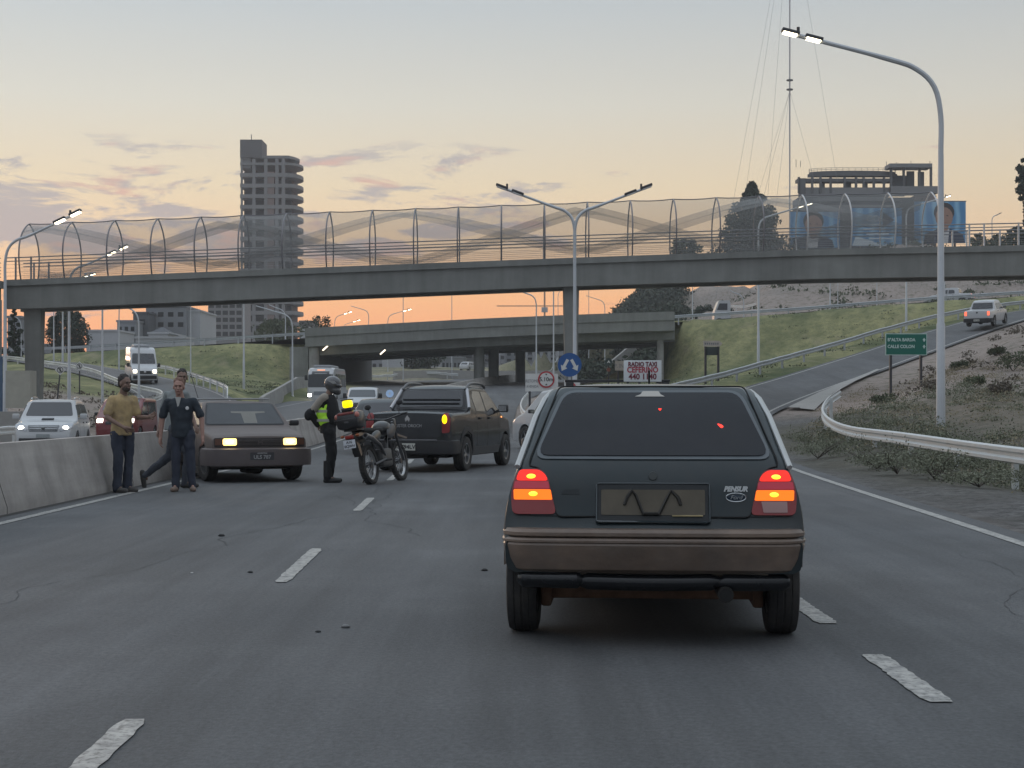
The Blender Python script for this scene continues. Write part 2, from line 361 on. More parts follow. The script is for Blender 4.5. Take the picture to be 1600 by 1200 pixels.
fs = [(j*nx+i, j*nx+i+1, (j+1)*nx+i+1, (j+1)*nx+i) for j in range(ny-1) for i in range(nx-1)]
me.from_pydata(vs.tolist(), [], fs)
# colour zones: how green (grass) the soil is
gx, gy = GX.ravel(), GY.ravel()
def box_s(v, a, b, s): return np.clip((v-a)/s+.5, 0, 1)*np.clip((b-v)/s+.5, 0, 1)
grass = np.maximum.reduce([box_s(gx, -60, -15.5, 3)*box_s(gy, 96, 172, 6)*np.clip((gx+19-.0)*0+1, 0, 1), box_s(gx, 3.5, 75, 2)*box_s(gy, 74, 168, 6),
                           box_s(gx, -60, 60, 20)*box_s(gy, 190, 330, 20)*.6*(1-np.clip((gx-8)/12, 0, 1))])
rr_x = np.interp(gy, [p.y for p in rampR], [p.x for p in rampR])
grass = grass*np.where((gx > rr_x-1) & (gy < 150) & (gx > 0), 0, 1)
weedy = box_s(gx, 6.5, 30, 2)*box_s(gy, 24, 58, 6)*np.where(gx > rr_x+.5, 1, 0)*.55
weedy = np.maximum(weedy, box_s(gx/np.maximum(gy, 1), .02, .113, .012)*box_s(gy, 182, 420, 5))
grav = np.clip(box_s(gx, 4.8, 13, 1.5)*box_s(gy, -60, 64, 5), 0, 1)
ca = me.color_attributes.new('zone', 'FLOAT_COLOR', 'POINT')
ca.data.foreach_set('color', np.stack([grass, weedy, grav, np.ones_like(gx)], 1).ravel())
gm = bpy.data.materials.new('terrain'); gm.use_nodes = True; t = gm.node_tree; b = t.nodes['Principled BSDF']; b.inputs['Roughness'].default_value = .95; b.inputs['Specular IOR Level'].default_value = .15
at = t.nodes.new('ShaderNodeAttribute'); at.attribute_name = 'zone'; sp = t.nodes.new('ShaderNodeSeparateColor'); t.links.new(at.outputs['Color'], sp.inputs[0])
tcn = t.nodes.new('ShaderNodeTexCoord')
def tn(sc, det=6, ro=.6):
    n = t.nodes.new('ShaderNodeTexNoise'); n.inputs['Scale'].default_value = sc; n.inputs['Detail'].default_value = det; n.inputs['Roughness'].default_value = ro; t.links.new(tcn.outputs['Object'], n.inputs['Vector']); return n.outputs['Fac']
def tmix(f, a, c):
    m = t.nodes.new('ShaderNodeMix'); m.data_type = 'RGBA'
    if isinstance(f, float): m.inputs[0].default_value = f
    else: t.links.new(f, m.inputs[0])
    for i, q in ((6, a), (7, c)):
        if isinstance(q, tuple): m.inputs[i].default_value = (*q, 1)
        else: t.links.new(q, m.inputs[i])
    return m.outputs[2]
def tmr(v, a, b_, c=0., d=1.):
    m = t.nodes.new('ShaderNodeMapRange'); t.links.new(v, m.inputs[0])
    for i, q in enumerate((a, b_, c, d)): m.inputs[i+1].default_value = q
    return m.outputs[0]
soil = tmix(tmr(tn(.12), .35, .65), (.36, .295, .26), (.27, .235, .21)); soil = tmix(tmr(tn(1.6), .5, .68), soil, (.15, .14, .10)); soil = tmix(tmr(tn(9, 3), .45, .7, 0, .5), soil, (.38, .34, .30))
gr = tmix(tmr(tn(.09, 5), .38, .6), (.085, .11, .052), (.34, .325, .165)); gr = tmix(tmr(tn(1.2, 6, .7), .4, .7, 0, .75), gr, (.10, .125, .062)); gr = tmix(tmr(tn(.35, 5), .56, .7, 0, .6), gr, (.33, .29, .19))
gv = tmix(tmr(tn(5, 6, .85), .38, .62), (.085, .083, .082), (.235, .23, .222)); gv = tmix(tmr(tn(.5), .45, .65, 0, .6), gv, (.11, .105, .095))
c = tmix(sp.outputs[0], soil, gr); c = tmix(sp.outputs[2], c, gv); wd = tmix(tmr(tn(2.2, 6, .7), .4, .6), (.07, .075, .04), (.15, .13, .09)); c = tmix(sp.outputs[1], c, wd)
t.links.new(c, b.inputs['Base Color'])
bp = t.nodes.new('ShaderNodeBump'); bp.inputs['Strength'].default_value = .9; bp.inputs['Distance'].default_value = .25; t.links.new(tn(2.5, 8, .7), bp.inputs['Height']); t.links.new(bp.outputs[0], b.inputs['Normal'])
g = link('ground', me, gm, None, None); tag(g, kind='structure')

def road(name, A, B, m, dz=0, n=3):
    mb = MB(); k = n; cols = [[a.lerp(b, i/k)+Vector((0, 0, dz)) for a, b in zip(A, B)] for i in range(k+1)]
    for i in range(k): mb.sheet(cols[i], cols[i+1])
    o = mb.build(name, m, sharp=None); tag(o, kind='structure'); return o
road('main_road', main_L, main_R, asph); road('exit_ramp', rampL, rampR, asph); road('opposing_road', opp_L, opp_R, asph2); road('slip_road', R3A, R3B, asph2)
road('overpass_road', R4LA, R4LB, asph2); road('overpass_road', R4RA, R4RB, asph2)
# markings ------------------------------------------------
def strip(mb, pts, w, dz=.006):
    A, B = offs([Vector(p) for p in pts], w/2); up = Vector((0, 0, dz)); mb.sheet([a+up for a in A], [c_+up for c_ in B])
mk = MB()
def dash(mb, pts, w):
    # worn thermoplastic: ragged long edges, chipped ends
    p = [Vector(q) for q in pts]; n = 26; rr = random.Random(int(p[0].y*100)+7)
    path = [p[0].lerp(p[-1], i/n) for i in range(n+1)]
    for i, q in enumerate(path): q.z = sm(ZP, q.y)+.006
    d = (path[-1]-path[0]).normalized(); l = Vector((-d.y, d.x, 0)); A = []; B = []
    for i, q in enumerate(path):
        e = .75 if i in (0, n) else (.92 if i in (1, n-1) else 1)
        A.append(q+l*w/2*e*rr.uniform(.84, 1.06)); B.append(q-l*w/2*e*rr.uniform(.84, 1.06))
    mb.sheet(A, B)
for k in range(-1, 12):
    y0 = 3.6+7.47*k; y1 = y0+2.6
    if k == 0: y1 = 6.24
    X = lambda y: -1.36-.0275*y
    if y0 > 62: X = lambda y: -3.15
    dash(mk, [(X(y), y, 0) for y in (y0, y1)], .115 if y0 < 30 else .13)
for k in range(0, 12):
    y0 = 6.6+2.38*k; dash(mk, [(1.83+.002*y, y, 0) for y in (y0, y0+1.26)], .13)
strip(mk, [(sm([(-60, -5.5), (17, -5.5), (25, -5.58), (44, -5.6), (60, -5.95), (80, -6.5), (110, -6.2), (135, -4.8), (157, -2.2), (185, 1.2), (220, 8.4), (260, 26.4), (300, 60)], y), y, sm(ZP, y)) for y in YS if y < 280], .12)
strip(mk, [p+(q-p)*.07 for p, q in zip(rampR, rampL)], .13)
strip(mk, [p+(q-p)*.07 for p, q in zip(rampL, rampR) if p.y > 47], .11)
for k in range(0, 10):
    y0 = 10+9*k; strip(mk, [(sm(XL, y)-4.9, y, opp_z(y)) for y in np.linspace(y0, y0+3, 3)], .11)
strip(mk, [(sm(XL, y)-9.2, y, opp_z(y)) for y in YS if y < 150], .11)
strip(mk, [p+(q-p)*.07 for p, q in zip(R3A, R3B)][:40], .11)
strip(mk, [p+(q-p)*.07 for p, q in zip(R3B, R3A)][:40], .11)
tag(mk.build('road_markings', paint_w, fix=False), kind='structure')
weather(paint_w, (30, 30, 30), .45, 1.15, 5, .36, .5)
ck = MB()
def crack(x, y, L, ang, w, sd):
    rr = random.Random(sd); pts = [Vector((x, y, .004))]; a = ang
    while L > 0:
        a += rr.uniform(-.35, .35)+(ang-a)*.3; st = rr.uniform(.06, .2); pts.append(pts[-1]+Vector((math.sin(a)*st, math.cos(a)*st, 0))); L -= st
    A, B = offs(pts, w/2); n = len(A); ck.sheet([p.lerp(q, .5)+(p-q)*.5*rr.uniform(.4, 1.2) for p, q in zip(A, B)], [p.lerp(q, .5)+(q-p)*.5*rr.uniform(.4, 1.2) for p, q in zip(A, B)])
for a in ((-3.4, 8.5, 6, .1, .007, 1), (-2.6, 14, 9, -.05, .010, 3), (3.1, 8.5, 5, .1, .006, 4), (-3.9, 13, 2.5, 1.35, .007, 6), (-.9, 15, 12, .02, .009, 8)): crack(*a)
tag(ck.build('road_cracks', mat('crack_dark', (.055, .056, .058), .9, var=.3, vs=5), fix=False), kind='structure')
# concrete apron beside the ramp
ap = [P(1236, 631, 67), P(1286, 633, 63), P(1313, 606, 72), P(1345, 592, 79), P(1378, 581, 84.4)]
A = [Vector((p.x, p.y, 0)) for p in (P(1226, 0, 66), P(1250, 0, 69), P(1280, 0, 73.5), P(1320, 0, 79), P(1370, 0, 85))]
B = [Vector((ap[i].x, ap[i].y, 0)).lerp(A[i], .35) for i in range(5)]
mb = MB(); n = 4
for i in range(4):
    g0 = [];
cols = []
for i in range(n+1):
    cols.append([Vector((a.lerp(b_, i/n).x, a.lerp(b_, i/n).y, 0)) for a, b_ in zip([A[j//3].lerp(A[min(j//3+1, 4)], (j % 3)/3) for j in range(13)], [B[j//3].lerp(B[min(j//3+1, 4)], (j % 3)/3) for j in range(13)])])
for c_ in cols:
    for p in c_: p.z = H(p.x, p.y)+.05
for i in range(n): mb.sheet(cols[i], cols[i+1])
tag(mb.build('concrete_apron', conc_l, sharp=None), kind='structure')

# ============================================================ BARRIERS
mbp = [Vector((sm(XL, y)-.31, y, sm(ZP, y))) for y in YS if y > -30 and y < 250]
prof = [(-.29, -.45), (-.29, .08+.0), (-.21, .33), (-.09, .82), (.09, .82), (.21, .33), (.29, .08), (.29, -.45)]
conc_bar = mat('barrier_concrete', (.38, .355, .33), .85, var=.1, vs=2, bump=.2, bs=15, dirt=(.22, .2, .185), dscale=1.1, damt=.55)
weather(conc_bar, (1, 1.6, .5), .8, 1.12, 7, .35, .7); weather(conc_bar, (.6, .22, 3), .85, 1.1, 4, .35, .7); joints(conc_bar, 1, 6.0, .03, (.06, .055, .05))
mb = MB(); mb.sweep(mbp, prof)
tag(mb.build('median_barrier', conc_bar, sharp=25), 'long grey concrete median barrier dividing the two carriageways', 'barrier')
# thin ribbon along the barrier base, darker than the asphalt
mb = MB(); strip(mb, [p+Vector((.335, 0, sm(ZP, p.y)-p.z)) for p in mbp if p.y < 100], .12, .004); tag(mb.build('barrier_base_strip', mat('base_strip_dark', (.05, .048, .045), .95, var=.4, vs=8), fix=False), kind='structure')

WB = [(-.02, .0), (.03, .03), (.03, .09), (-.02, .13), (-.02, .18), (.03, .22), (.03, .28), (-.02, .31)]
WB = WB+[(a-.012, b_) for a, b_ in reversed(WB)]
def guardrail(name, pts, label, m=galv_w, h=.45, step=3.8, side=-1, n=6, post=True, z=None):
    pth = catmull(pts, n)
    if z is None: pth = [Vector((p.x, p.y, H(p.x, p.y))) for p in pth]
    root = empty(name, pth[0], 0, label, 'guardrail', None); o = Vector(pth[0]); pth = [p-o for p in pth]
    MB().sweep([p+Vector((0, 0, h)) for p in pth], [(side*a*-1, b_) for a, b_ in WB]).build('rail', m, root, sharp=25)
    d = 0; nxt = .4; last = pth[0]
    for a, c_ in zip(pth, pth[1:]):
        seg = (c_-a).length
        while nxt < d+seg and post:
            q = a.lerp(c_, (nxt-d)/seg); dr = (c_-a); dr.z = 0; dr.normalize(); l = Vector((-dr.y, dr.x, 0))*side
            M = Matrix.Translation(q+l*.1) @ Matrix.Rotation(math.atan2(dr.y, dr.x), 4, 'Z')
            mb = MB(); mb.box(-.06, .06, -.05, .05, -.25, h+.27, M); mb.build('post', m, root); nxt += step
        d += seg
    return root
guardrail('guardrail', [(8.95, 16, -.25), (9.0, 27, -.2), (9.1, 36, -.08), (9.25, 42, -.02), (9.6, 46.5, .16), (10.2, 50.5, .45), (11.1, 54, .82), (12.3, 57.5, 1.18)], 'weathered pale W-beam guardrail curling round behind the gravel verge, weeds growing through it', galv_w, h=.42, side=-1, z=1)
lr = [l+(l-r).normalized()*1.6 for l, r in zip(rampL, rampR) if l.y > 58]
guardrail('guardrail', [(p.x, p.y, 0) for p in lr[::6]]+[(lr[-1].x, lr[-1].y, 0)], 'long grey steel guardrail climbing along the left side of the exit ramp', galv, side=1, h=.42)
guardrail('guardrail', [(.9, 54, 0), (.55, 62, 0), (.45, 80, 0), (.7, 100, 0), (1.2, 116, 0)], 'white guardrail nose at the fork between main road and exit ramp', galv_w, side=-1)
guardrail('guardrail', [tuple(p)[:2]+(0,) for p in [Vector((-17.6-.02*max(0, y-60), y, 0)) for y in (20, 35, 50, 60)]], 'steel guardrail behind the white off-road vehicle at the left edge', galv_w, side=1)
guardrail('guardrail', [(-62, 157.5, 0), (-52, 148.5, 0), (-43, 138, 0), (-35, 126, 0), (-29.5, 113, 0), (-25.5, 103, 0), (-22.3, 97, 0), (-21.2, 92, 0), (-21.8, 87, 0)], 'white painted guardrail on the near side of the curving slip road', mat('white_rail', (.62, .62, .58), .6, var=.15, dirt=(.25, .24, .22), dscale=.5, damt=.5), side=1, h=.25)
guardrail('guardrail', [(-34, 140, 0), (-28.5, 128, 0), (-24.2, 117, 0), (-20.8, 107, 0), (-18.6, 100, 0), (-17.6, 95, 0)], 'pale guardrail at the far side of the slip road beside the grass bank', galv_w, side=-1)
a4 = [p for p in R4LB]; guardrail('guardrail', [(-21, 160.5, 8.2), (-35, 163.6, 7.5), (-48, 170, 7.1), (-77, 188, 6.9)], 'steel guardrail on top of the left grass embankment', galv, side=1, n=8, z=1)
guardrail('guardrail', [(17, 160.5, 9.9), (30, 159.5, 10.7), (43, 155.0, 11.5), (60, 150, 12.2), (88, 146, 12.9)], 'steel guardrail on top of the right grass embankment beside the overpass road', galv, side=1, n=8, z=1)
guardrail('guardrail', [(36.5, 107, 0), (44, 115.5, 0), (56, 127, 0), (72, 138, 0)], 'steel guardrail on the outer side of the ramp beyond the white pickup', galv, side=-1)
guardrail('guardrail', [(.5, 200, 0), (6, 236, 0), (14, 233, 0), (24.5, 216, 0), (31, 195, 0)], 'thick white roadside rail climbing the far slope, seen under the overpass', galv_w, side=1, h=.55, step=5)
guardrail('guardrail', [(-17.5, 188, 0), (-14, 196, 0), (-9, 199, 0), (-7, 200, 0)], 'white rail on the far grass bank seen under the left overpass span', galv_w, side=1, step=5)
# far side barriers seen through the bridge
mb = MB(); mb.sweep([Vector((x, y, H(x, y)-.2)) for x, y in ((-15, 195), (-9, 200), (-3, 203), (4, 206), (12, 211), (20, 219), (30, 232))], [(-.25, 0), (-.15, 1.3), (.15, 1.3), (.25, 0)])
tag(mb.build('concrete_barrier', conc_l), 'pale concrete barrier of the far road seen under the overpass', 'barrier')
mb = MB(); mb.sweep([Vector((x, y, H(x, y)-.2)) for x, y in ((-15.2, 93), (-16.2, 101), (-17.4, 112), (-18.2, 130), (-18.4, 150))], [(-.2, 0), (-.12, 1.15), (.12, 1.15), (.2, 0)])
tag(mb.build('concrete_barrier', conc), 'rough grey low wall at the foot of the left grass bank beside the bus', 'barrier')
# ============================================================ FOOTBRIDGE
YN, YF = 70.5, 73.3; SX = 2400/YN
ftop = [(-24, 7.0), (-22.6, 7.04), (-10, 7.55), (2.9, 8.04), (14, 8.42), (23.5, 8.62), (34, 8.75)]
fbot = [(-24, 5.7), (-22.0, 5.72), (-10, 6.22), (2.9, 6.74), (14, 7.08), (23.5, 7.24), (34, 7.35)]
fb = empty('footbridge', (0, 0, 0), 0, 'concrete pedestrian footbridge with arched wire mesh cage spanning the whole highway', 'footbridge')
X_ = [-23.3+.58*i*1.0 for i in range(0, 97)]
def bridge_girder(xs_, y0, y1, lip, lip_h):
    top = [(x, interp(ftop, x)) for x in xs_]; bot = [(x, interp(fbot, x)) for x in xs_]
    mb = MB()
    for (ya, yb, zt, zb) in ((y0-lip, y1+lip, lambda t, b_: t, lambda t, b_: t-lip_h), (y0, y0+.5, lambda t, b_: t-lip_h-.002, lambda t, b_: b_), (y1-.5, y1, lambda t, b_: t-lip_h-.002, lambda t, b_: b_)):
        vs = []; fs = []
        for (x, t_), (_, b_) in zip(top, bot):
            a, c_ = zt(t_, b_), zb(t_, b_); vs += [(x, ya, a), (x, yb, a), (x, yb, c_), (x, ya, c_)]
        for i in range(len(top)-1):
            for j in range(4): fs.append((i*4+j, i*4+(j+1) % 4, i*4+4+(j+1) % 4, i*4+4+j))
        fs += [(0, 1, 2, 3), tuple(len(vs)-4+j for j in (3, 2, 1, 0))]; mb.add(vs, fs)
    return mb
bridge_girder(X_, YN, YF, .12, .28).build('deck', conc_b, fb, sharp=30)
# landing that turns off to the left
mb = MB(); mb.box(-27.5, -23.31, 66.0, 70.6, 6.62, 6.95); mb.box(-27.4, -23.4, 66.1, 66.6, 5.9, 6.618); mb.box(-24.0, -23.45, 66.62, 70.5, 5.9, 6.618)
mb.build('landing', conc_b, fb)
pb = mat('pier_blue', (.06, .12, .22), .7, var=.2)
for (x0, x1, y0, y1, zt) in ((-22.4, -21.85, YN+.35, YN+1.0, 5.72), (2.5, 2.98, YN+.35, YN+1.6, 6.74), (27, 27.7, YN+.3, YF-.3, 7.2)):
    zb = H((x0+x1)/2, 72)-.5; mb = MB()
    mb.add([(x0, y0, zb), (x1, y0, zb), (x1, y1, zb), (x0, y1, zb), (x0-.12, y0, zt+.0), (x1+.12, y0, zt), (x1+.12, y1, zt), (x0-.12, y1, zt)], [(0, 1, 2, 3), (4, 5, 6, 7), (0, 1, 5, 4), (1, 2, 6, 5), (2, 3, 7, 6), (3, 0, 4, 7)])
    mb.build('pier', conc_b, fb)
MB().box(-23.8, -22.35, 66.3, 67.3, H(-23, 67)-.5, 5.88).build('pier', conc_b, fb)
MB().box(-23.83, -22.32, 66.27, 67.33, H(-23, 67)-.5, 3.4).build('painted_pier_base', pb, fb)
hoop_m = mat('hoop_steel', (.20, .19, .20), .5, metal=.4); hoop_lit = mat('hoop_steel_lit', (.52, .52, .52), .5, metal=.2)  # second one: lit copy of the hoop steel, brightness put into the colour
HP = [(0, 1.42), (.3, 1.58), (.8, 1.74), (1.3, 1.76), (1.75, 1.6), (2.15, 1.25), (2.42, .8), (2.6, .38), (2.7, 0)]
def hoop_pt(x, h, sgn):
    w = interp(HP, h); return Vector((x, (YN+YF)/2+sgn*w*.86, interp(ftop, x)+h))
hx_list = []
for k in range(0, 22):
    x = (30+68.4*k-800)/SX+.02; hx_list.append(x)
    pts = [hoop_pt(x, h, -1) for h, _ in HP]+[hoop_pt(x, h, 1) for h, _ in reversed(HP[:-1])]
    MB().tube(catmull(pts, 3), .035, 6).build('hoop', hoop_lit if k >= 18 else hoop_m, fb)
# mesh (real wire would be sub-pixel: the sheet is mostly open)
def mesh_mat(name, col, dens_):
    m = bpy.data.materials.new(name); m.use_nodes = True; t = m.node_tree; b = t.nodes['Principled BSDF']; b.inputs['Base Color'].default_value = (*col, 1); b.inputs['Roughness'].default_value = .6
    b.inputs['Alpha'].default_value = dens_; m.surface_render_method = 'DITHERED'; return m
net = mesh_mat('wire_netting', (.34, .34, .33), .24); net2 = mesh_mat('doubled_netting', (.27, .27, .26), .44)
for sgn in (-1, 1):
    mb = MB(); hs = [h for h, _ in HP]; cols = []
    for i in range(len(hx_list)-1):
        for q in range(4):
            x = hx_list[i]+(hx_list[i+1]-hx_list[i])*q/4; sag = .05*math.sin(math.pi*q/4)
            cols.append([hoop_pt(x, h, sgn)+Vector((0, -sgn*sag*.5*(h/2.7), -sag*(h/2.7)**2)) for h in hs])
    cols.append([hoop_pt(hx_list[-1], h, sgn) for h in hs])
    for a, b_ in zip(cols, cols[1:]): mb.sheet(a, b_)
    mb.build('wire_mesh', net, fb, sharp=None)
ridge = [c_[-1]+Vector((0, 0, .02)) for c_ in cols]; MB().tube(ridge, .025, 5).build('ridge_cable', hoop_m, fb)
# bands of doubled mesh crossing in long diagonals
per = 285/SX; x0 = (330-800)/SX
for sgn, ph in ((-1, 0), (1, 1)):
    for off_ in (0, .42):
        mb = MB(); A = []; B = []
        x = hx_list[0]
        while x < hx_list[-1]:
            u = ((x-x0-off_*2.2)/per+ph) % 2; tri = 1-abs(u-1); tri = tri*tri*(3-2*tri)*.3+tri*.7
            h = .12+tri*2.15
            A.append(hoop_pt(x, h, sgn)+Vector((0, sgn*.03, 0))); B.append(hoop_pt(x, min(h+.30, 2.69), sgn)+Vector((0, sgn*.03, 0))); x += .35
        mb.sheet(A, B); mb.build('mesh_band', net2, fb, sharp=None)
rail_m = mat('rail_steel', (.24, .24, .25), .5, metal=.4); rail_w = mat('pale_rail_steel', (.5, .5, .5), .45, metal=.3)
xr = [-23.3+.9*i for i in range(62)]
for y in (YN+.05, YF-.05):
    mb = MB()
    for h, r_ in ((1.02, .027), (.86, .022)): mb.tube([(x, y, interp(ftop, x)+h) for x in xr], r_, 6)
    mb.build('handrail', rail_m, fb)
    mb = MB()
    for h in (.18, .36, .54, .70): mb.tube([(x, y, interp(ftop, x)+h) for x in xr], .007, 4)
    mb.build('railing_cables', rail_m, fb)
    for px in (24, 48, 1515, 1538, 1592, 1640, 1690):
        x = (px-800)/SX; MB().box(x-.035, x+.035, y-.035, y+.035, interp(ftop, x), interp(ftop, x)+1.05).build('railing_post', rail_w if px > 1000 else rail_m, fb)
mb = MB()
for h in (.15, .3, .45, .6, .8, 1.02): mb.tube([(-23.4, 66.1, 6.95+h), (-27.4, 66.1, 6.9+h)], .02, 5); mb.tube([(-23.4, 66.1, 6.95+h), (-23.4, 70.3, 6.98+h)], .02, 5)
mb.box(-23.45, -23.37, 66.06, 66.14, 6.95, 8); mb.build('landing_railing', rail_m, fb)

# ============================================================ ROAD OVERPASS
ob = empty('road_overpass', (0, 0, 0), 0, 'low concrete road overpass on round columns behind the footbridge', 'bridge')
YA, YB = 155, 179
ot = [(-20.9, 9.05), (-3.2, 10.02), (8, 10.48), (16.4, 10.72)]
def ogd(xs_, ya, yb, t0, t1, skew=.11):
    vs = []; fs = []
    for x in xs_:
        t_ = interp(ot, x)
        for (y, dz_) in ((ya, t0), (yb, t0), (yb, t1), (ya, t1)): vs.append((x+(y-155)*skew, y, t_+dz_))
    for i in range(len(xs_)-1):
        for j in range(4): fs.append((i*4+j, i*4+(j+1) % 4, i*4+4+(j+1) % 4, i*4+4+j))
    fs += [(0, 1, 2, 3), tuple(len(vs)-4+j for j in (3, 2, 1, 0))]; return vs, fs
oxs = list(np.linspace(-20.9, 16.4, 12))
for ya, yb in ((YA, YA+.35), (YB-.35, YB)): MB().add(*ogd(oxs, ya, yb, 0, -.85)).build('parapet', conc_b, ob, sharp=30)
mb = MB(); mb.add(*ogd(oxs, YA+.12, YB-.12, -.853, -1.9)); mb.build('deck', conc_b, ob, sharp=30)
for k in range(5): MB().add(*ogd(oxs, YA+1.5+k*4.9, YA+2.4+k*4.9, -1.903, -2.75)).build('beam', conc_b, ob, sharp=30)
for (x, y) in ((-3.4, 159), (-2.0, 167), (.95, 176.5)):
    MB().tube([(x, y, H(x, y)-.5), (x, y, interp(ot, x)-2.7)], .56, 20).build('column', conc_b, ob)
MB().box(-4.6, -2.2, 156.8, 178.5, 7.0, 7.35, Matrix.Translation((0, 0, 0.0))).v
for (x, y) in ((15.15, 157), (17.3, 176)):
    MB().tube([(x, y, H(x, y)-.8), (x, y, interp(ot, min(x, 16))-1.9)], .36, 16).build('column', conc, ob)
mb = MB(); wz = 2.5
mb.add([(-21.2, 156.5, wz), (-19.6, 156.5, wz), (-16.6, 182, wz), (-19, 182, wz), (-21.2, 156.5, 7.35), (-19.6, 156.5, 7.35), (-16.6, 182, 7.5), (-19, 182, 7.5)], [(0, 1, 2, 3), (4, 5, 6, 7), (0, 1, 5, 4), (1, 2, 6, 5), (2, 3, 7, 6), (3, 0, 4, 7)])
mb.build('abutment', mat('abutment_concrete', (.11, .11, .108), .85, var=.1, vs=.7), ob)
MB().tube([(-20.1, 155.9, 2.5), (-20.1, 155.9, 7.14)], .5, 16).build('column', conc, ob)
MB().box(-22.6, -20.7, 156.1, 156.5, 2.2, 7.2).build('wing_wall', conc_b, ob)
lampglow = mat('lamp_glow', (1, .93, .75), .4, emit=(1, .88, .62), estr=9)
lampglow2 = mat('lamp_glow_soft', (1, .93, .75), .4, emit=(1, .86, .66), estr=2.2)
def bridge_lamp(px, py, Y, lab):
    p = P(px, py, Y); r_ = empty('wall_lamp', p, 0, lab, 'lamp', 'lamps under the overpass')
    MB().box(-.34, .34, -.3, .3, .04, .16, Matrix.Rotation(R(-42), 4, 'Y'), b=.03).build('housing', dark_m, r_)
    MB().box(-.33, .33, -.28, .28, -.05, .038, Matrix.Rotation(R(-42), 4, 'Y')).build('diffuser', lampglow2, r_)
    MB().tube([(-.2, 0, -.1), (-.5, .6, -.3)], .04, 6).build('bracket', dark_m, r_)
bridge_lamp(508, 544, 155.6, 'lit floodlight under the overpass above the bus')
bridge_lamp(598, 550, 150, 'lit floodlight under the overpass at the far end of the dark abutment wall')

# ============================================================ STREET LAMPS
def arm_curve(L, rise, bend=1.1):
    return [(0, 0, -bend*1.5), (0, 0, -bend*.8), (bend*.12, 0, -bend*.25), (bend*.45, 0, bend*.08), (bend, 0, bend*.28), (L, 0, bend*.28+rise)]
def street_lamp(px, Y, tipy, armpx, label, lit=True, double=None, r0=.1, py=None, bend=1.1, heads=True, bz=None, armdir=None, rise=None, X=None):
    x = (px-800)/2400*Y if X is None else X; zb = (H(x, Y) if bz is None else bz)-.15; tip = EYE+(633-tipy)/2400*Y
    root = empty('street_lamp', (x, Y, zb), 0, label, 'street lamp', 'street lamps along the roads')
    arms = [armpx]+([double] if double is not None else [])
    Ls = [abs(a-px)/2400*Y for a in arms]; rise = .3*Ls[0]*.6 if rise is None else rise
    zt = tip-rise-bend*.28-zb
    MB().tube([(0, 0, 0), (0, 0, zt*.3), (0, 0, zt*.3+.05), (0, 0, zt-bend*1.5)], [r0, r0*.92, r0*.78, r0*.62], 10).build('pole', pole_m, root)
    MB().tube([(0, 0, 0), (0, 0, .12)], r0*1.7, 10).build('base_plate', pole_m, root)
    for a, L in zip(arms, Ls):
        s_ = 1 if a > px else -1; pts = [Vector((p[0]*s_, p[1], p[2]+zt)) for p in catmull(arm_curve(L, rise, bend), 4)]
        ar = MB().tube(pts, [r0*.6]*(len(pts)-4)+[r0*.5]*4, 8).build('arm', pole_m if armpx else pole_m, root)
        if not heads: continue
        d = (pts[-1]-pts[-3]).normalized(); ang = math.atan2(d.z, d.x*s_)
        for q in (.2, 1.05):
            c_ = pts[-1]-d*q*.85; M = Matrix.Translation(c_) @ Matrix.Rotation(-ang*s_, 4, 'Y')
            hd = MB().box(-.27, .27, -.15, .15, -.0, .1, M, b=.02).build('lamp_head', dark_m, root)
            MB().box(-.21, .21, -.13, .13, -.045, -.003, M).build('diffuser', lampglow if lit else mat('lamp_off', (.55, .55, .55), .3), hd)
        MB().tube([pts[-1]-d*.42+Vector((0, 0, .06)), pts[-1]-d*.42+Vector((0, 0, .25))], .05, 6).build('photocell', dark_m, root)
    return root
street_lamp(1470, 46, 50, 1226, 'tall grey street lamp nearest on the right verge, twin lit heads over the road', r0=.135, bend=1.6, rise=.8)
street_lamp(898, 66, 291, 1016, 'street lamp with two arms in a V in front of the footbridge centre pier', double=778, r0=.11, bend=1.0, rise=.85, lit=False)
street_lamp(1185, 118, 318, 1268, 'lit street lamp standing in the green slope, arm to the right over the deck', r0=.12, rise=.9)
street_lamp(1416, 150, 306, 1484, 'lit street lamp on the overpass road in front of the right blue billboard', r0=.12, rise=.9)
street_lamp(8, 64, 331, 124, 'lit street lamp at the far left edge in front of the footbridge landing', r0=.1, rise=.95, bz=-.2)
street_lamp(108, 82, 385, 198, 'lit street lamp behind the left part of the mesh cage, its head between two hoops', r0=.1, rise=.9)
street_lamp(160, 92, 426, 150, 'street lamp pole right of the one with the lowest lit head at left', r0=.08, heads=False)
street_lamp(98, 140, 428, 148, 'distant street lamp with small lit head just above the footbridge deck at left', r0=.1)
street_lamp(217, 96, 470, 175, 'thin street lamp pole left of the white minibus on the slip road', r0=.08, heads=False)
street_lamp(186, 135, 455, 160, 'thin pole between the two dirt patch signs and the minibus', r0=.08, heads=False)
street_lamp(84, 150, 455, 40, 'thin pole in front of the big round tree at left', r0=.08, heads=False)
street_lamp(33, 150, 490, 20, 'slim street lamp seen between the two left bridge piers', r0=.07, heads=False)
street_lamp(298, 150, 455, 270, 'thin pole in front of the pale houses at left', r0=.07, heads=False)
street_lamp(381, 125, 440, 400, 'street lamp pole on the grass bank left of the unfinished tower base', r0=.1, heads=False)
street_lamp(457, 120, 478, 400, 'street lamp on the grass bank right of the unfinished tower, arm pointing left', r0=.085, heads=False)
street_lamp(446, 172, 476, 420, 'curved lamp post on the upper road in front of the unfinished tower', r0=.09, heads=False)
street_lamp(838, 150, 452, 806, 'curved street lamp in front of the overpass left of the centre pier', r0=.1, heads=False)
street_lamp(865, 128, 420, 880, 'straight lamp pole between the round height sign and the curved lamp', r0=.085, heads=False)
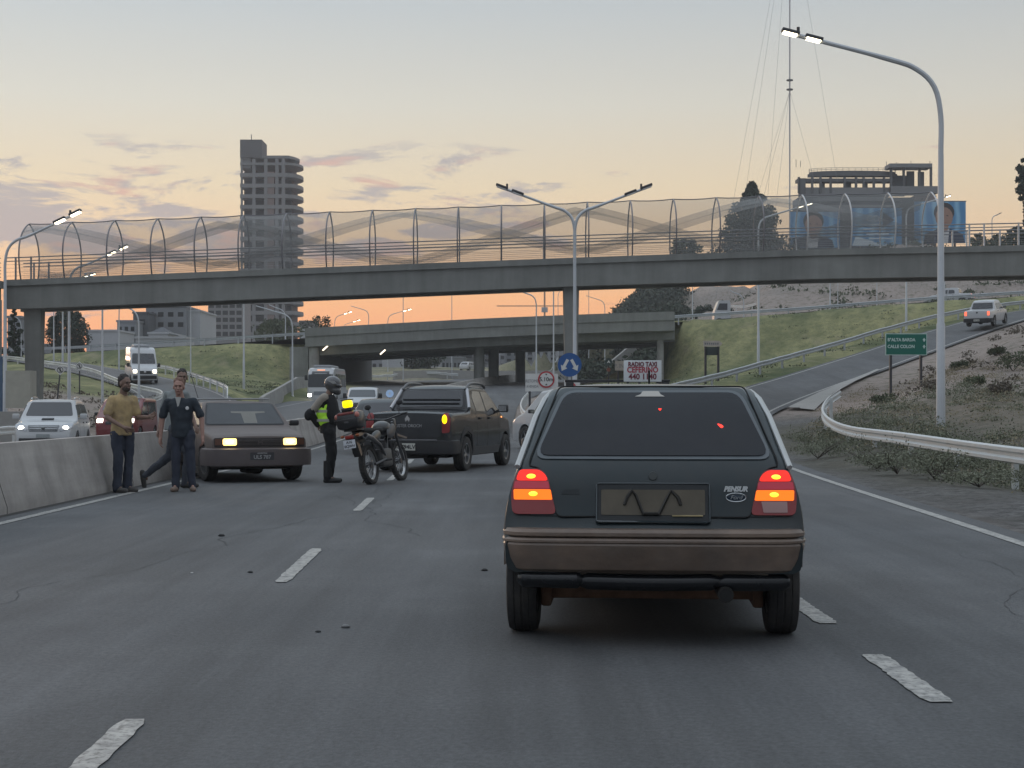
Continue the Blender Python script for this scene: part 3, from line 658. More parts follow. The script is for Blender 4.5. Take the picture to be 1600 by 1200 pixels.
street_lamp(630, 190, 430, 650, 'tall thin pole beyond the overpass, left of the round columns', r0=.07, heads=False)
street_lamp(706, 200, 430, 716, 'tall thin pole standing on the overpass in the middle', r0=.07, heads=False)
street_lamp(576, 200, 478, 548, 'unlit curved lamp over the overpass at left', r0=.08, heads=False, bend=.9)
street_lamp(523, 230, 487, 549, 'small lit lamp beyond the overpass, leftmost of the row against the orange sky', r0=.08)
street_lamp(606, 215, 483, 642, 'small lit lamp beyond the overpass, right of the unlit curved one', r0=.08)
street_lamp(536, 260, 500, 562, 'smallest lit lamp low over the overpass parapet at left', r0=.08)
street_lamp(945, 205, 462, 916, 'unlit curved lamp beyond the overpass, right of the centre pier', r0=.08, heads=False)
street_lamp(920, 230, 440, 930, 'thin straight pole beyond the overpass, right of the centre pier', r0=.07, heads=False)
street_lamp(872, 235, 448, 890, 'thin straight pole close left of the centre pier', r0=.07, heads=False)
street_lamp(1162, 172, 453, 1140, 'low curved lamp behind the white truck cab', r0=.08, heads=False)
street_lamp(1082, 165, 430, 1090, 'pale post on the overpass road left of the truck cab', r0=.07, heads=False)
street_lamp(1297, 170, 400, 1310, 'pale post in front of the bare hill, left of a close pair', r0=.09, heads=False)
street_lamp(1309, 185, 400, 1322, 'thinner post in front of the bare hill, right of a close pair', r0=.07, heads=False)
street_lamp(1370, 180, 380, 1385, 'pale post in front of the bare hill under the middle billboard', r0=.07, heads=False)
street_lamp(1476, 158, 386, 1490, 'pale post just right of the tall near street lamp', r0=.08, heads=False)
street_lamp(1550, 300, 333, 1564, 'distant street lamp on the ridge right of the billboards', r0=.14, heads=True, lit=False)

# ============================================================ SIGNS
wht = mat('sign_white', (.62, .62, .60), .5, var=.05); red_s = mat('sign_red', (.42, .03, .04), .5, var=.05); blk = mat('sign_black', (.02, .02, .022), .6)
blue_s = mat('sign_blue', (.015, .085, .27), .45, var=.06); grn_s = mat('sign_green', (.0, .12, .085), .45, var=.06, emit=(.0, .09, .06), estr=0)
def disc(r_, y0, y1, n=32): return MB().lathe([(0, y0), (r_, y0), (r_, y1), (0, y1)], n)
def posts(root, xs_, z1, depth=.6, r_=.04, m=dark_m):
    for x in xs_: MB().box(x-r_, x+r_, .02, .02+2*r_, -depth, z1).build('post', m, root)
# keep-either-side
p = P(890, 570, 58); gz = H(p.x, 58)
s1 = empty('road_sign', (p.x, 58, gz), 0, 'round blue sign with two white arrows pointing down to both sides', 'road sign')
zc = p.z-gz; T = Matrix.Translation((0, 0, zc))
disc(.45, -.015, 0).build('plate', blue_s, s1).location = (0, 0, zc)
for sg in (-1, 1):
    M = T @ Matrix.Translation((sg*.185, -.03, -.02)) @ Matrix.Rotation(R(-28*sg), 4, 'Y')
    pl = [(-.055, .25), (.055, .25), (.055, -.05), (.14, -.05), (0, -.24), (-.14, -.05), (-.055, -.05)]
    MB().prism(pl, 0, .012, M).build('arrow', wht, s1, smooth=False)
MB().box(-.045, .045, .01, .1, -.6, zc+.3).build('post', mat('post_white', (.45, .45, .45), .5), s1)
# chevron board under it
p = P(894, 600, 57.6); s2 = empty('chevron_sign', (p.x, 57.6, H(p.x, 57.6)), 0, 'small white board with a red chevron below the round blue sign', 'road sign')
zc = p.z-s2.location.z; MB().box(-.30, .30, 0, .02, zc-.32, zc+.14).build('board', wht, s2)
MB().prism([(-.26, zc-.19), (0, zc+.11), (.26, zc-.19), (.12, zc-.19), (0, zc-.08), (-.12, zc-.19)], -.012, -.002).build('chevron', red_s, s2, smooth=False)
posts(s2, (0,), zc)
# height limit board
p = P(846, 597, 55); s3 = empty('height_limit_sign', (p.x, 55, H(p.x, 55)), 0, 'white board with a red-ringed round 5.10 m height limit sign', 'road sign')
zc = p.z-s3.location.z; sc = 55/2400; MB().box(-25*sc, 26*sc, 0, .03, zc-14.5*sc, zc+13*sc).build('board', wht, s3)
cx_ = 7.5*sc; cz = zc+4*sc
disc(13*sc, -.03, -.002).build('red_ring', red_s, s3).location = (cx_, 0, cz)
disc(10.6*sc, -.042, -.031).build('disc', wht, s3).location = (cx_, 0, cz)
text('height_text', '5.10m', .20, blk, s3, fr(cx_, -.045, cz), bold=.004)
for q in (1, -1): MB().prism([(cx_-.045, cz+q*.205), (cx_+.045, cz+q*.205), (cx_, cz+q*.145)], -.05, -.044).build('arrow', blk, s3, smooth=False)
text('board_text', 'RETOME', .15, mat('sign_text_grey', (.18, .18, .2), .6), s3, fr(-15*sc, -.004, zc+1.5*sc), sx=.8)
text('board_text', 'AVENIDA', .13, mat('sign_text_grey', (.18, .18, .2), .6), s3, fr(-14*sc, -.004, zc-7*sc), sx=.8)
posts(s3, (-.42, .42), zc)
# green destination sign
p = P(1416, 538, 66); s4 = empty('direction_sign', (p.x, 66, H(p.x, 66)), R(3), 'green direction sign with two lines of white text on two posts', 'road sign')
zc = p.z-s4.location.z; sc = 66/2400; hw, hh_ = 33*sc, 17*sc
MB().box(-hw, hw, 0, .03, zc-hh_, zc+hh_).build('border', mat('sign_border', (.42, .55, .5), .5), s4)
MB().box(-hw+.035, hw-.035, -.008, -.001, zc-hh_+.035, zc+hh_-.035).build('panel', grn_s, s4)
tw_ = mat('sign_letters', (.50, .62, .58), .5)
for q, s_ in ((.19, 'B°ALTA BARDA'), (-.10, 'CALLE COLON')):
    text('letters', s_, .19, tw_, s4, fr(-hw+.09, -.012, zc+q), align='LEFT', sx=.92, bold=.006)
    MB().prism([(hw-.2, zc+q-.01), (hw-.13, zc+q+.09), (hw-.06, zc+q-.01), (hw-.10, zc+q-.01), (hw-.10, zc+q-.07), (hw-.16, zc+q-.07), (hw-.16, zc+q-.01)], -.014, -.01).build('arrow', tw_, s4, smooth=False)
posts(s4, (-24*sc, 24*sc), zc-hh_+.3, r_=.05)
# white arrow sign in the green bank
p = P(1112, 537, 96); s5 = empty('arrow_sign', (p.x, 96, H(p.x, 96)), 0, 'white arrow-shaped direction sign pointing right above a dark panel, in the green bank', 'road sign')
zc = p.z-s5.location.z; sc = 96/2400; pale = mat('sign_cream', (.42, .37, .33), .6)
MB().prism([(-13*sc, zc-4.5*sc), (-13*sc, zc+4.5*sc), (12*sc, zc+4.5*sc), (17*sc, zc), (12*sc, zc-4.5*sc)], 0, .04).build('arrow_board', pale, s5, smooth=False)
MB().box(-9*sc, 10*sc, .02, .06, zc-18*sc, zc-5*sc).build('dark_panel', mat('panel_dark', (.03, .04, .04), .7), s5)
for k in range(7): MB().box(-11*sc+k*.13, -11*sc+k*.13+.09, -.01, -.002, zc-.06, zc+.06).build('lettering', mat('sign_text_grey', (.18, .18, .2), .6), s5, smooth=False)
posts(s5, (-9.5*sc, 10.5*sc), zc-4*sc, r_=.07)
# small white sign left of taxi board and dark round sign
p = P(983, 572, 80); s6 = empty('street_sign', (p.x, 80, H(p.x, 80)), 0, 'small white sign half hidden behind the taxi roof board', 'road sign'); zc = p.z-s6.location.z; sc = 80/2400
MB().box(-22*sc, 20*sc, 0, .03, zc-7*sc, zc+8*sc).build('board', pale, s6); text('letters', 'P. IND', .3, mat('sign_text_grey', (.18, .18, .2), .6), s6, fr(-13*sc, -.004, zc), sx=.8); posts(s6, (-17*sc, 16*sc), zc, r_=.06)
p = P(951, 566, 86); s7 = empty('road_sign', (p.x, 86, H(p.x, 86)), 0, 'small dark round sign with a pale arrow left of the taxi roof board', 'road sign'); zc = p.z-s7.location.z
disc(.2, -.02, 0).build('plate', mat('sign_dark', (.04, .06, .06), .5), s7).location = (0, 0, zc)
MB().prism([(-.1, zc-.06), (0, zc+.12), (.1, zc-.06), (0, zc)], -.03, -.022).build('arrow', wht, s7, smooth=False)
disc(.11, -.02, 0).build('small_plate', mat('sign_brick', (.2, .07, .05), .5), s7).location = (0, 0, zc-.42); posts(s7, (0,), zc)
# no-pedestrian diamonds on the dirt
for (px, py, Y, w, lab) in ((94, 578, 84, 'L', 'white diamond warning sign with crossed symbol, nearer and lower of the two on the dirt'), (124, 572, 96, 'R', 'white diamond warning sign with crossed symbol, farther and right of the other')):
    p = P(px, py, Y); s = empty('diamond_sign', (p.x, Y, H(p.x, Y)), 0, lab, 'road sign', None); zc = p.z-s.location.z
    MB().prism([(-.29, zc), (0, zc+.29), (.29, zc), (0, zc-.29)], 0, .02).build('plate', wht, s, smooth=False)
    MB().lathe([(.14, -.01), (.17, -.01), (.17, -.003), (.14, -.003)], 20, Matrix.Translation((0, 0, zc)), closed=True).build('ring', blk, s)
    MB().box(-.15, .15, -.012, -.004, -.02, .02, Matrix.Translation((0, 0, zc)) @ Matrix.Rotation(R(45), 4, 'Y')).build('bar', blk, s)
    MB().box(-.03, .03, -.01, -.003, zc-.11, zc+.11).build('symbol', blk, s)
    MB().tube([(0, .05, zc), (-.25 if w == 'L' else 0, .05, -.5)], .04, 6).build('post', dark_m, s)
p = P(609, 615, 52); s8 = empty('round_sign', (p.x, 52, sm(ZP, 52)), 0, 'small pale blue round sign between the dark car and the pickup roof', 'road sign'); zc = p.z-s8.location.z
disc(.13, -.02, 0).build('plate', mat('sign_lblue', (.35, .5, .72), .4, emit=(.35, .5, .75), estr=.25), s8).location = (0, 0, zc)
disc(.03, -.03, -.021).build('dot', wht, s8).location = (0, 0, zc); posts(s8, (0,), zc, r_=.02)

# ============================================================ BUILDINGS
bc = mat('far_concrete', (.21, .21, .21), .9, var=.08, vs=.08); bc2 = mat('far_concrete_dark', (.12, .12, .122), .9, var=.08, vs=.1); brick = mat('far_brick', (.2, .15, .135), .9, var=.1, vs=.2)
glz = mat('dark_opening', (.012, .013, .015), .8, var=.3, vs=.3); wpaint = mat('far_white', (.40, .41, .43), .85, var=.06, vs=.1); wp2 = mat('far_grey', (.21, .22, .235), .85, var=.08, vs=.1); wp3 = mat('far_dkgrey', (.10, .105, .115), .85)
def twr():
    Y = 430; s = 2400/Y; X0 = (375-800)/s; z = lambda py: EYE+(633-py)/s; zb = 6
    r_ = empty('unfinished_tower', (X0, Y, zb), 0, 'tall unfinished concrete tower with open floors and curved balconies', 'building'); q = lambda py: z(py)-zb
    u = lambda px: (px-375)/s
    MB().box(u(375), u(409), 0, 9, q(246), q(218)).build('stair_head', bc2, r_)
    MB().box(u(375), u(391), .6, 14, q(262), q(246)+.0-.003).build('upper_wall', bc, r_)
    top = 276; pit = 16.55; nf = 16
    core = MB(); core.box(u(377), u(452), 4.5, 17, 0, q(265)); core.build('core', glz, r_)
    MB().box(u(416), u(428), .25, 4.4, 0, q(268)).build('brick_panel', brick, r_)
    for k in range(nf+2):
        y = top-pit+pit*k; zt = q(y)+1.0; 
        if zt < 1: break
        o = MB(); h = 1.05 if k else .7
        o.box(u(375), u(450), 0, 17.5, zt-h, zt); pts = [(u(442), 0)]+[(u(450)+3.3*math.sin(a), 7-7*math.cos(a)*1.0) for a in np.linspace(0, math.pi, 9)]
        o.add([(a, b_+.02, zt-h+.02) for a, b_ in pts]+[(a, b_+.02, zt-.02) for a, b_ in pts], [tuple(range(10)), tuple(range(19, 9, -1))]+[(i, (i+1) % 10, (i+1) % 10+10, i+10) for i in range(10)])
        o.build('floor_slab', bc, r_, smooth=False)
    for px in (376, 394, 412.5, 430, 440):
        MB().box(u(px)-.02, u(px)+(.9 if px != 376 else .5), .12, .9, 0, q(248)).build('column', bc, r_)
    o = MB(); zt = q(247); o.box(u(394), u(452), .5, 14, zt, zt+.8); o.add([(u(450), .5, zt), (u(458), 3, zt), (u(463), 7, zt), (u(458), 12, zt), (u(450), 14, zt), (u(450), .5, zt+.8), (u(458), 3, zt+.8), (u(463), 7, zt+.8), (u(458), 12, zt+.8), (u(450), 14, zt+.8)], [(0, 1, 2, 3, 4), (5, 6, 7, 8, 9), (0, 1, 6, 5), (1, 2, 7, 6), (2, 3, 8, 7), (3, 4, 9, 8)]); o.build('crown_slab', bc, r_, smooth=False)
    MB().box(u(458)-.3, u(458)+.3, 6, 6.6, q(258), q(247)).build('column', bc, r_)
    MB().tube([(u(389), 4, q(218)), (u(389), 4, q(206))], .12, 5).build('antenna', bc2, r_)
twr()
def block(x0p, x1p, ytop, Y, m, label, rows=0, cols=0, wm=glz, zb=None, deep=12, name='house', cat='building', ybot=None, frame=None, rz=0, wh=.45, ww=.55, group=None):
    s = 2400/Y; x0 = (x0p-800)/s; x1 = (x1p-800)/s; zt = EYE+(633-ytop)/s
    zb = H((x0+x1)/2, Y)-1.5 if zb is None else zb
    r_ = empty(name, ((x0+x1)/2, Y, zb), rz, label, cat, group); w = (x1-x0)/2; h = zt-zb
    MB().box(-w, w, 0, deep, 0, h).build('wall', m, r_)
    if rows:
        hb = h-(EYE+(633-(ybot or ytop))/s-zb) if ybot else h*.9; ph = (hb)/rows; pw = 2*w/cols
        for i in range(rows):
            for j in range(cols):
                xc = -w+pw*(j+.5); zc_ = h-.35-ph*(i+.5)
                MB().box(xc-pw*ww/2, xc+pw*ww/2, -.03, .1, zc_-ph*wh/2, zc_+ph*wh/2).build('window', wm, r_, smooth=False)
                if frame: MB().box(xc-pw*ww/2-.1, xc+pw*ww/2+.1, -.5, -.031, zc_-ph*wh/2-.35, zc_-ph*wh/2-.05).build('balcony', frame, r_, smooth=False)
    MB().box(-w-.15, w+.15, -.15, deep+.15, h+.002, h+.3).build('roof_edge', m, r_)
    return r_, w, h, s
block(325, 379, 470, 380, bc, 'low unfinished concrete block with rows of dark openings left of the tower', 5, 5, ybot=525, wh=.6, ww=.75)
block(327, 340, 461, 385, bc2, 'small stair head block left of the tower')
block(228, 290, 480, 260, wp2, 'grey apartment block with small windows behind the left grass bank', 2, 4, ybot=512, deep=14)
block(287, 313, 487, 262, wpaint, 'pale apartment wing right of the grey apartment block', deep=14)
block(208, 232, 490, 255, wp3, 'dark grey building at the left end of the apartment block', 1, 1, ybot=510)
block(183, 212, 503, 250, wp2, 'long low grey house left of the dark grey building', 1, 3, ybot=518)
block(135, 185, 518, 240, wpaint, 'white single storey building right of the round tree')
block(232, 262, 522, 225, wpaint, 'white house with a pyramid roof behind the guardrail')
r_, w, h, s = block(212, 290, 529, 215, wpaint, 'low white shed behind the guardrail of the left bank', deep=6)
p = P(247, 522, 225.2); mb = MB(); mb.add([(-1.8, 0, 0), (1.8, 0, 0), (1.8, 6, 0), (-1.8, 6, 0), (0, 3, 1.2)], [(0, 1, 4), (1, 2, 4), (2, 3, 4), (3, 0, 4), (0, 1, 2, 3)]); o = mb.build('pyramid_roof', wp3, None, smooth=False); o.location = p
tag(o, 'dark pyramid roof on the small white house at left', 'roof')
block(12, 32, 497, 200, wp2, 'grey gabled building seen between the two left bridge piers', deep=8)
block(55, 75, 540, 230, wp2, 'small distant houses left of the round tree')
block(468, 487, 503, 330, bc2, 'low dark building just right of the tower base')
block(470, 482, 513, 300, wpaint, 'small white house right of the tower base')
block(597, 636, 524, 330, wpaint, 'pale flats with balconies seen under the overpass, left of the trees', 4, 4, ybot=550, frame=wp2)
block(668, 714, 533, 340, wpaint, 'white flats seen under the overpass, right of the trees', 4, 4, ybot=560, frame=wp2)
block(690, 726, 560, 300, wp2, 'low pale blue garden wall buildings under the overpass', 1, 6, ybot=575)
block(714, 744, 528, 335, bc2, 'brownish building behind the small white hatchback under the overpass', 3, 1, ybot=560)
block(755, 782, 528, 345, wpaint, 'white flats between the first and second overpass columns', 4, 2, ybot=565, frame=wp2)
block(790, 822, 528, 350, wp2, 'grey blue flats between the second and third overpass columns', 4, 3, ybot=565)
block(822, 870, 530, 345, wpaint, 'white flats right of the third overpass column', 4, 4, ybot=562, frame=wp2)
block(560, 900, 526, 420, wp2, 'long pale apartment row farthest away under the overpass', 4, 34, ybot=575)
# round unfinished building on the hill
def rotunda():
    Y = 290; s = 2400/Y; zb = 24; c_ = (1385-800)/s; z = lambda py: EYE+(633-py)/s-zb; u = lambda px: (px-1385)/s
    r_ = empty('unfinished_round_building', (c_, Y, zb), 0, 'unfinished round concrete building on the hill above the billboards', 'building')
    def ring(cx, r0, z0, z1, a0=180, a1=360, m=bc2, nm='curved_slab', yo=4.5):
        A = [(cx+r0*math.cos(R(a)), yo+r0*.3*math.sin(R(a))) for a in np.linspace(a0, a1, 28)]; k = len(A)
        return MB().add([(a, b_, z0) for a, b_ in A]+[(a, b_, z1) for a, b_ in A], [tuple(range(k)), tuple(range(2*k-1, k-1, -1))]+[(i, (i+1) % k, (i+1) % k+k, i+k) for i in range(k)]).build(nm, m, r_, smooth=False)
    # slabs
    ring(u(1340), 8.6, z(272), z(267)); ring(u(1340), 8.3, z(266.8), z(264)); ring(u(1345), 9.4, z(302), z(291), m=bc); ring(u(1345), 9.6, z(312), z(306)); ring(u(1345), 9.2, z(330), z(318), m=bc)
    MB().box(u(1250), u(1400), 2.2, 5, z(281), z(276)).build('slab', bc2, r_); MB().box(u(1262), u(1395), 2.4, 5, z(304), z(290)).build('parapet', bc, r_)
    MB().box(u(1392), u(1459), 1, 5, z(260), z(254)).build('roof_beam', bc, r_); MB().box(u(1395), u(1470), 1.5, 5, z(300), z(289)).build('slab', bc, r_)
    MB().box(u(1252), u(1465), 3.2, 9, 0, z(305)).build('lower_floors', mat('dk_floor', (.075, .08, .088), .9, var=.2, vs=.3), r_)
    MB().box(u(1435), u(1470), 3, 12, 0, z(302)).build('brick_wall', mat('hill_brick', (.15, .09, .07), .9), r_)
    for px in (1250, 1271, 1284, 1300, 1322, 1340, 1352, 1368, 1384, 1395, 1415, 1440, 1458, 1471):
        MB().box(u(px), u(px)+.4, 2, 2.5, z(291)-1.0, z(258 if px > 1390 else 274)).build('column', bc2, r_)
    [MB().box(u(a), u(b_), 4.3, 4.6, z(289), z(c_)).build('inner_wall', bc2, r_) for a, b_, c_ in ((1404, 1418, 270), (1426, 1438, 262), (1288, 1296, 276), (1326, 1338, 274), (1356, 1364, 274))]
    for px in (1402, 1412, 1424, 1446): MB().box(u(px), u(px)+1.1, 5, 5.6, z(290), z(268 if px != 1446 else 262)).build('inner_wall', bc2, r_)
    for px in (1250, 1257, 1393, 1409, 1432, 1462): MB().tube([(u(px), 4, z(256)), (u(px), 4, z(244+px % 5))], .05, 4).build('rebar', bc2, r_)
    mb = MB(); k = 22
    for i in range(k+1):
        a = R(180+180*i/k); x_, y_ = u(1340)+8.3*math.cos(a), 4.5+8.3*.3*math.sin(a); mb.tube([(x_, y_, z(264)), (x_, y_, z(259))], .04, 4)
    for zz in (z(259), z(261.5)): mb.tube([(u(1340)+8.3*math.cos(R(180+180*i/k)), 4.5+2.49*math.sin(R(180+180*i/k)), zz) for i in range(k+1)], .04, 4)
    mb.build('scaffold_rail', mat('scaff', (.35, .33, .3), .7), r_)
    MB().box(u(1252), u(1262), 2, 3, z(305), z(276)).build('wall', bc2, r_)
rotunda()
# billboards
bb_blue = bpy.data.materials.new('billboard_blue'); bb_blue.use_nodes = True; t = bb_blue.node_tree; b = t.nodes['Principled BSDF']; b.inputs['Roughness'].default_value = .6
w_ = t.nodes.new('ShaderNodeTexWave'); w_.inputs['Scale'].default_value = .16; w_.inputs['Distortion'].default_value = 3; w_.inputs['Detail'].default_value = 1; tcn = t.nodes.new('ShaderNodeTexCoord'); t.links.new(tcn.outputs['Object'], w_.inputs['Vector'])
cr = t.nodes.new('ShaderNodeValToRGB'); t.links.new(w_.outputs['Fac'], cr.inputs[0]); cr.color_ramp.elements[0].color = (.06, .24, .46, 1); cr.color_ramp.elements[0].position = .25; cr.color_ramp.elements[1].color = (.24, .48, .66, 1); t.links.new(cr.outputs[0], b.inputs['Base Color'])
bb_dark = mat('billboard_navy', (.02, .03, .06), .6); skin_b = mat('billboard_skin', (.33, .2, .15), .7, var=.1, vs=1); hair_b = mat('billboard_hair', (.03, .022, .02), .7); shirt_b = mat('billboard_shirt', (.5, .5, .5), .6); navy2 = mat('billboard_text', (.62, .70, .74), .6)
def bb(x0p, x1p, y0p, y1p, label, Y=262, figure=None):
    s = 2400/Y; c_ = (x0p+x1p)/2; w = (x1p-x0p)/2/s; zt = EYE+(633-y0p)/s; zb = EYE+(633-y1p)/s; g0 = min(H((c_-800)/s, Y)-.5, zb-.5)
    r_ = empty('billboard', ((c_-800)/s, Y, g0), 0, label, 'billboard'); h = zt-g0; b0 = zb-g0
    MB().box(-w, w, 0, .25, b0, h).build('panel', bb_blue, r_)
    MB().box(-w-.12, w+.12, .02, .3, h+.002, h+.14).build('frame', dark_m, r_)
    for x in (-w*.6, w*.6): MB().box(x-.15, x+.15, .3, .6, 0, h).build('post', dark_m, r_)
    if figure is not None:
        fx = (figure-c_)/s; H_ = h-b0
        flat = lambda n_, c, rx, rz, y, m: MB().ell((c[0], 0, c[1]), (rx, .012, rz)).build(n_, m, r_).__setattr__('location', (0, y, 0))
        MB().prism([(fx-3.6, b0+.02), (fx-3.2, b0+H_*.22), (fx-1.2, b0+H_*.34), (fx+1.2, b0+H_*.34), (fx+3.2, b0+H_*.22), (fx+3.6 if fx+3.6 < w else w-.02, b0+.02)], -.02, -.003).build('printed_jacket', bb_dark, r_, smooth=False)
        MB().prism([(fx-1.0, b0+.03), (fx-.9, b0+H_*.36), (fx+.9, b0+H_*.36), (fx+.7, b0+.03)], -.03, -.021).build('printed_shirt', shirt_b, r_, smooth=False)
        flat('printed_neck', (fx, b0+H_*.40), .75, 1.0, -.04, skin_b); flat('printed_hair', (fx, b0+H_*.74), 1.75, 1.7, -.055, hair_b); flat('printed_face', (fx, b0+H_*.62), 1.5, 1.75, -.075, skin_b)
        for q in (-.55, .55): flat('printed_eye', (fx+q, b0+H_*.66), .2, .08, -.095, hair_b)
        flat('printed_mouth', (fx, b0+H_*.49), .5, .09, -.095, mat('bb_mouth', (.3, .12, .1), .7))
    return r_, w, h, b0
bb(1235, 1312, 331, 387, 'blue billboard with the portrait of a dark-haired man, left of three', figure=1271)
r_, w, h, b0 = bb(1331, 1409, 325, 384, 'blue billboard with text and a navy triangle, middle of three')
text('printed_text', 'COS', 1.5, navy2, r_, fr(-.3, -.01, b0+4.6), bold=.03)
for i, (a, b_) in enumerate(((-2.6, 1.4), (-1.4, 2.4), (-.8, 2.9), (1.2, 3))): MB().box(-2.8+i*.5, .9+i*.6, -.015, -.004, b0+3.5-i*.8, b0+3.75-i*.8).build('printed_line', navy2, r_, smooth=False)
MB().prism([(1.0, b0+3.0), (1.0, b0+5.8), (3.0, b0+4.4)], -.02, -.004).build('printed_triangle', bb_dark, r_, smooth=False)
MB().prism([(-4.2, b0+.02), (-3.6, b0+1.6), (-1, b0+.9), (1, b0+.02)], -.02, -.004).build('printed_swoosh', navy2, r_, smooth=False)
bb(1429, 1509, 315, 380, 'blue billboard with the portrait of a woman, right of three', figure=1475)
# guyed radio mast
mx_ = (1234-800)/2400*280; mz = H(mx_, 280); ms = empty('radio_mast', (mx_, 280, mz), 0, 'very tall thin guyed radio mast rising behind the hill', 'mast')
MB().tube([(0, 0, 0), (0, 0, 90)], .13, 4).build('lattice', mat('mast_metal', (.45, .43, .43), .6), ms)
for zz in (57.8-mz+1, 60.5-mz): MB().lathe([(.35, -.1), (.6, -.1), (.6, .1), (.35, .1)], 10, Matrix.Translation((0, 0, zz)) @ Matrix.Rotation(R(90), 4, 'X'), closed=True).build('collar', bc2, ms)
for (x, y) in ((-16, 4), (-7, -3), (16, 5), (-12, 10)):
    for zt in (88, 52): MB().tube([(x, y, -2), (0, 0, zt)], .022, 3).build('guy_wire', mat('wire', (.3, .3, .3), .6), ms)
# lattice mast and crane beyond the bridge
cz_ = P(851, 470, 400); cr_ = empty('tower_crane', (cz_.x, 400, 8), 0, 'distant tower crane against the orange sky left of the centre pier', 'crane')
hc = P(0, 478, 400).z-8; MB().box(-.22, .22, 0, .5, 0, hc+4).build('tower', mat('crane_c', (.45, .28, .2), .7), cr_)
MB().box(-12.5, 9, .1, .4, hc-.12, hc+.12).build('jib', mat('crane_c', (.45, .28, .2), .7), cr_); MB().box(-.8, .8, -.2, 1.2, hc-1.6, hc-.35).build('cab', wpaint, cr_)
# pale block behind left pier
p = P(28, 603, 62); o = MB().box(-.5, .5, 0, .8, -.9, .62).build('control_cabinet', mat('cab_beige', (.36, .35, .3), .8), None); o.location = (p.x, 62, p.z); tag(o, 'pale concrete cabinet between the two left bridge piers', 'cabinet')
o = MB().box(-1.3, 1.3, 0, .3, 0, 1.3).build('low_wall', conc, None); o.location = (P(22, 0, 58).x, 58, H(P(22, 0, 58).x, 58)-.1); tag(o, 'low concrete wall at the left edge behind the white off-road vehicle', 'wall')
# ============================================================ VEHICLES
glass = mat('car_glass', (.018, .022, .028), .06, var=.1, spec=.6, coat=.3)
glass2 = mat('tinted_glass', (.012, .014, .018), .09, var=.25, vs=2, spec=.2, dirt=(.02, .02, .023), dscale=3, damt=.5)
tyre_m = mat('tyre_rubber', (.028, .027, .027), .85, var=.15, vs=8, dirt=(.09, .08, .07), dscale=5, damt=.5, bump=.3, bs=40)
rim_m = mat('rim_alloy', (.36, .37, .38), .35, metal=.8, var=.1); hub_m = mat('rim_steel', (.12, .12, .12), .5, metal=.5)
plast = mat('black_plastic', (.022, .022, .024), .55, var=.15); chrome = mat('chrome', (.6, .6, .6), .15, metal=1)
rubber = mat('seal_rubber', (.055, .062, .07), .5, var=.2, vs=5)
plate_w = mat('plate_white', (.55, .55, .50), .5, var=.05); plate_t = mat('plate_text', (.03, .03, .035), .6)
inner = mat('wheel_well', (.012, .012, .012), .9)

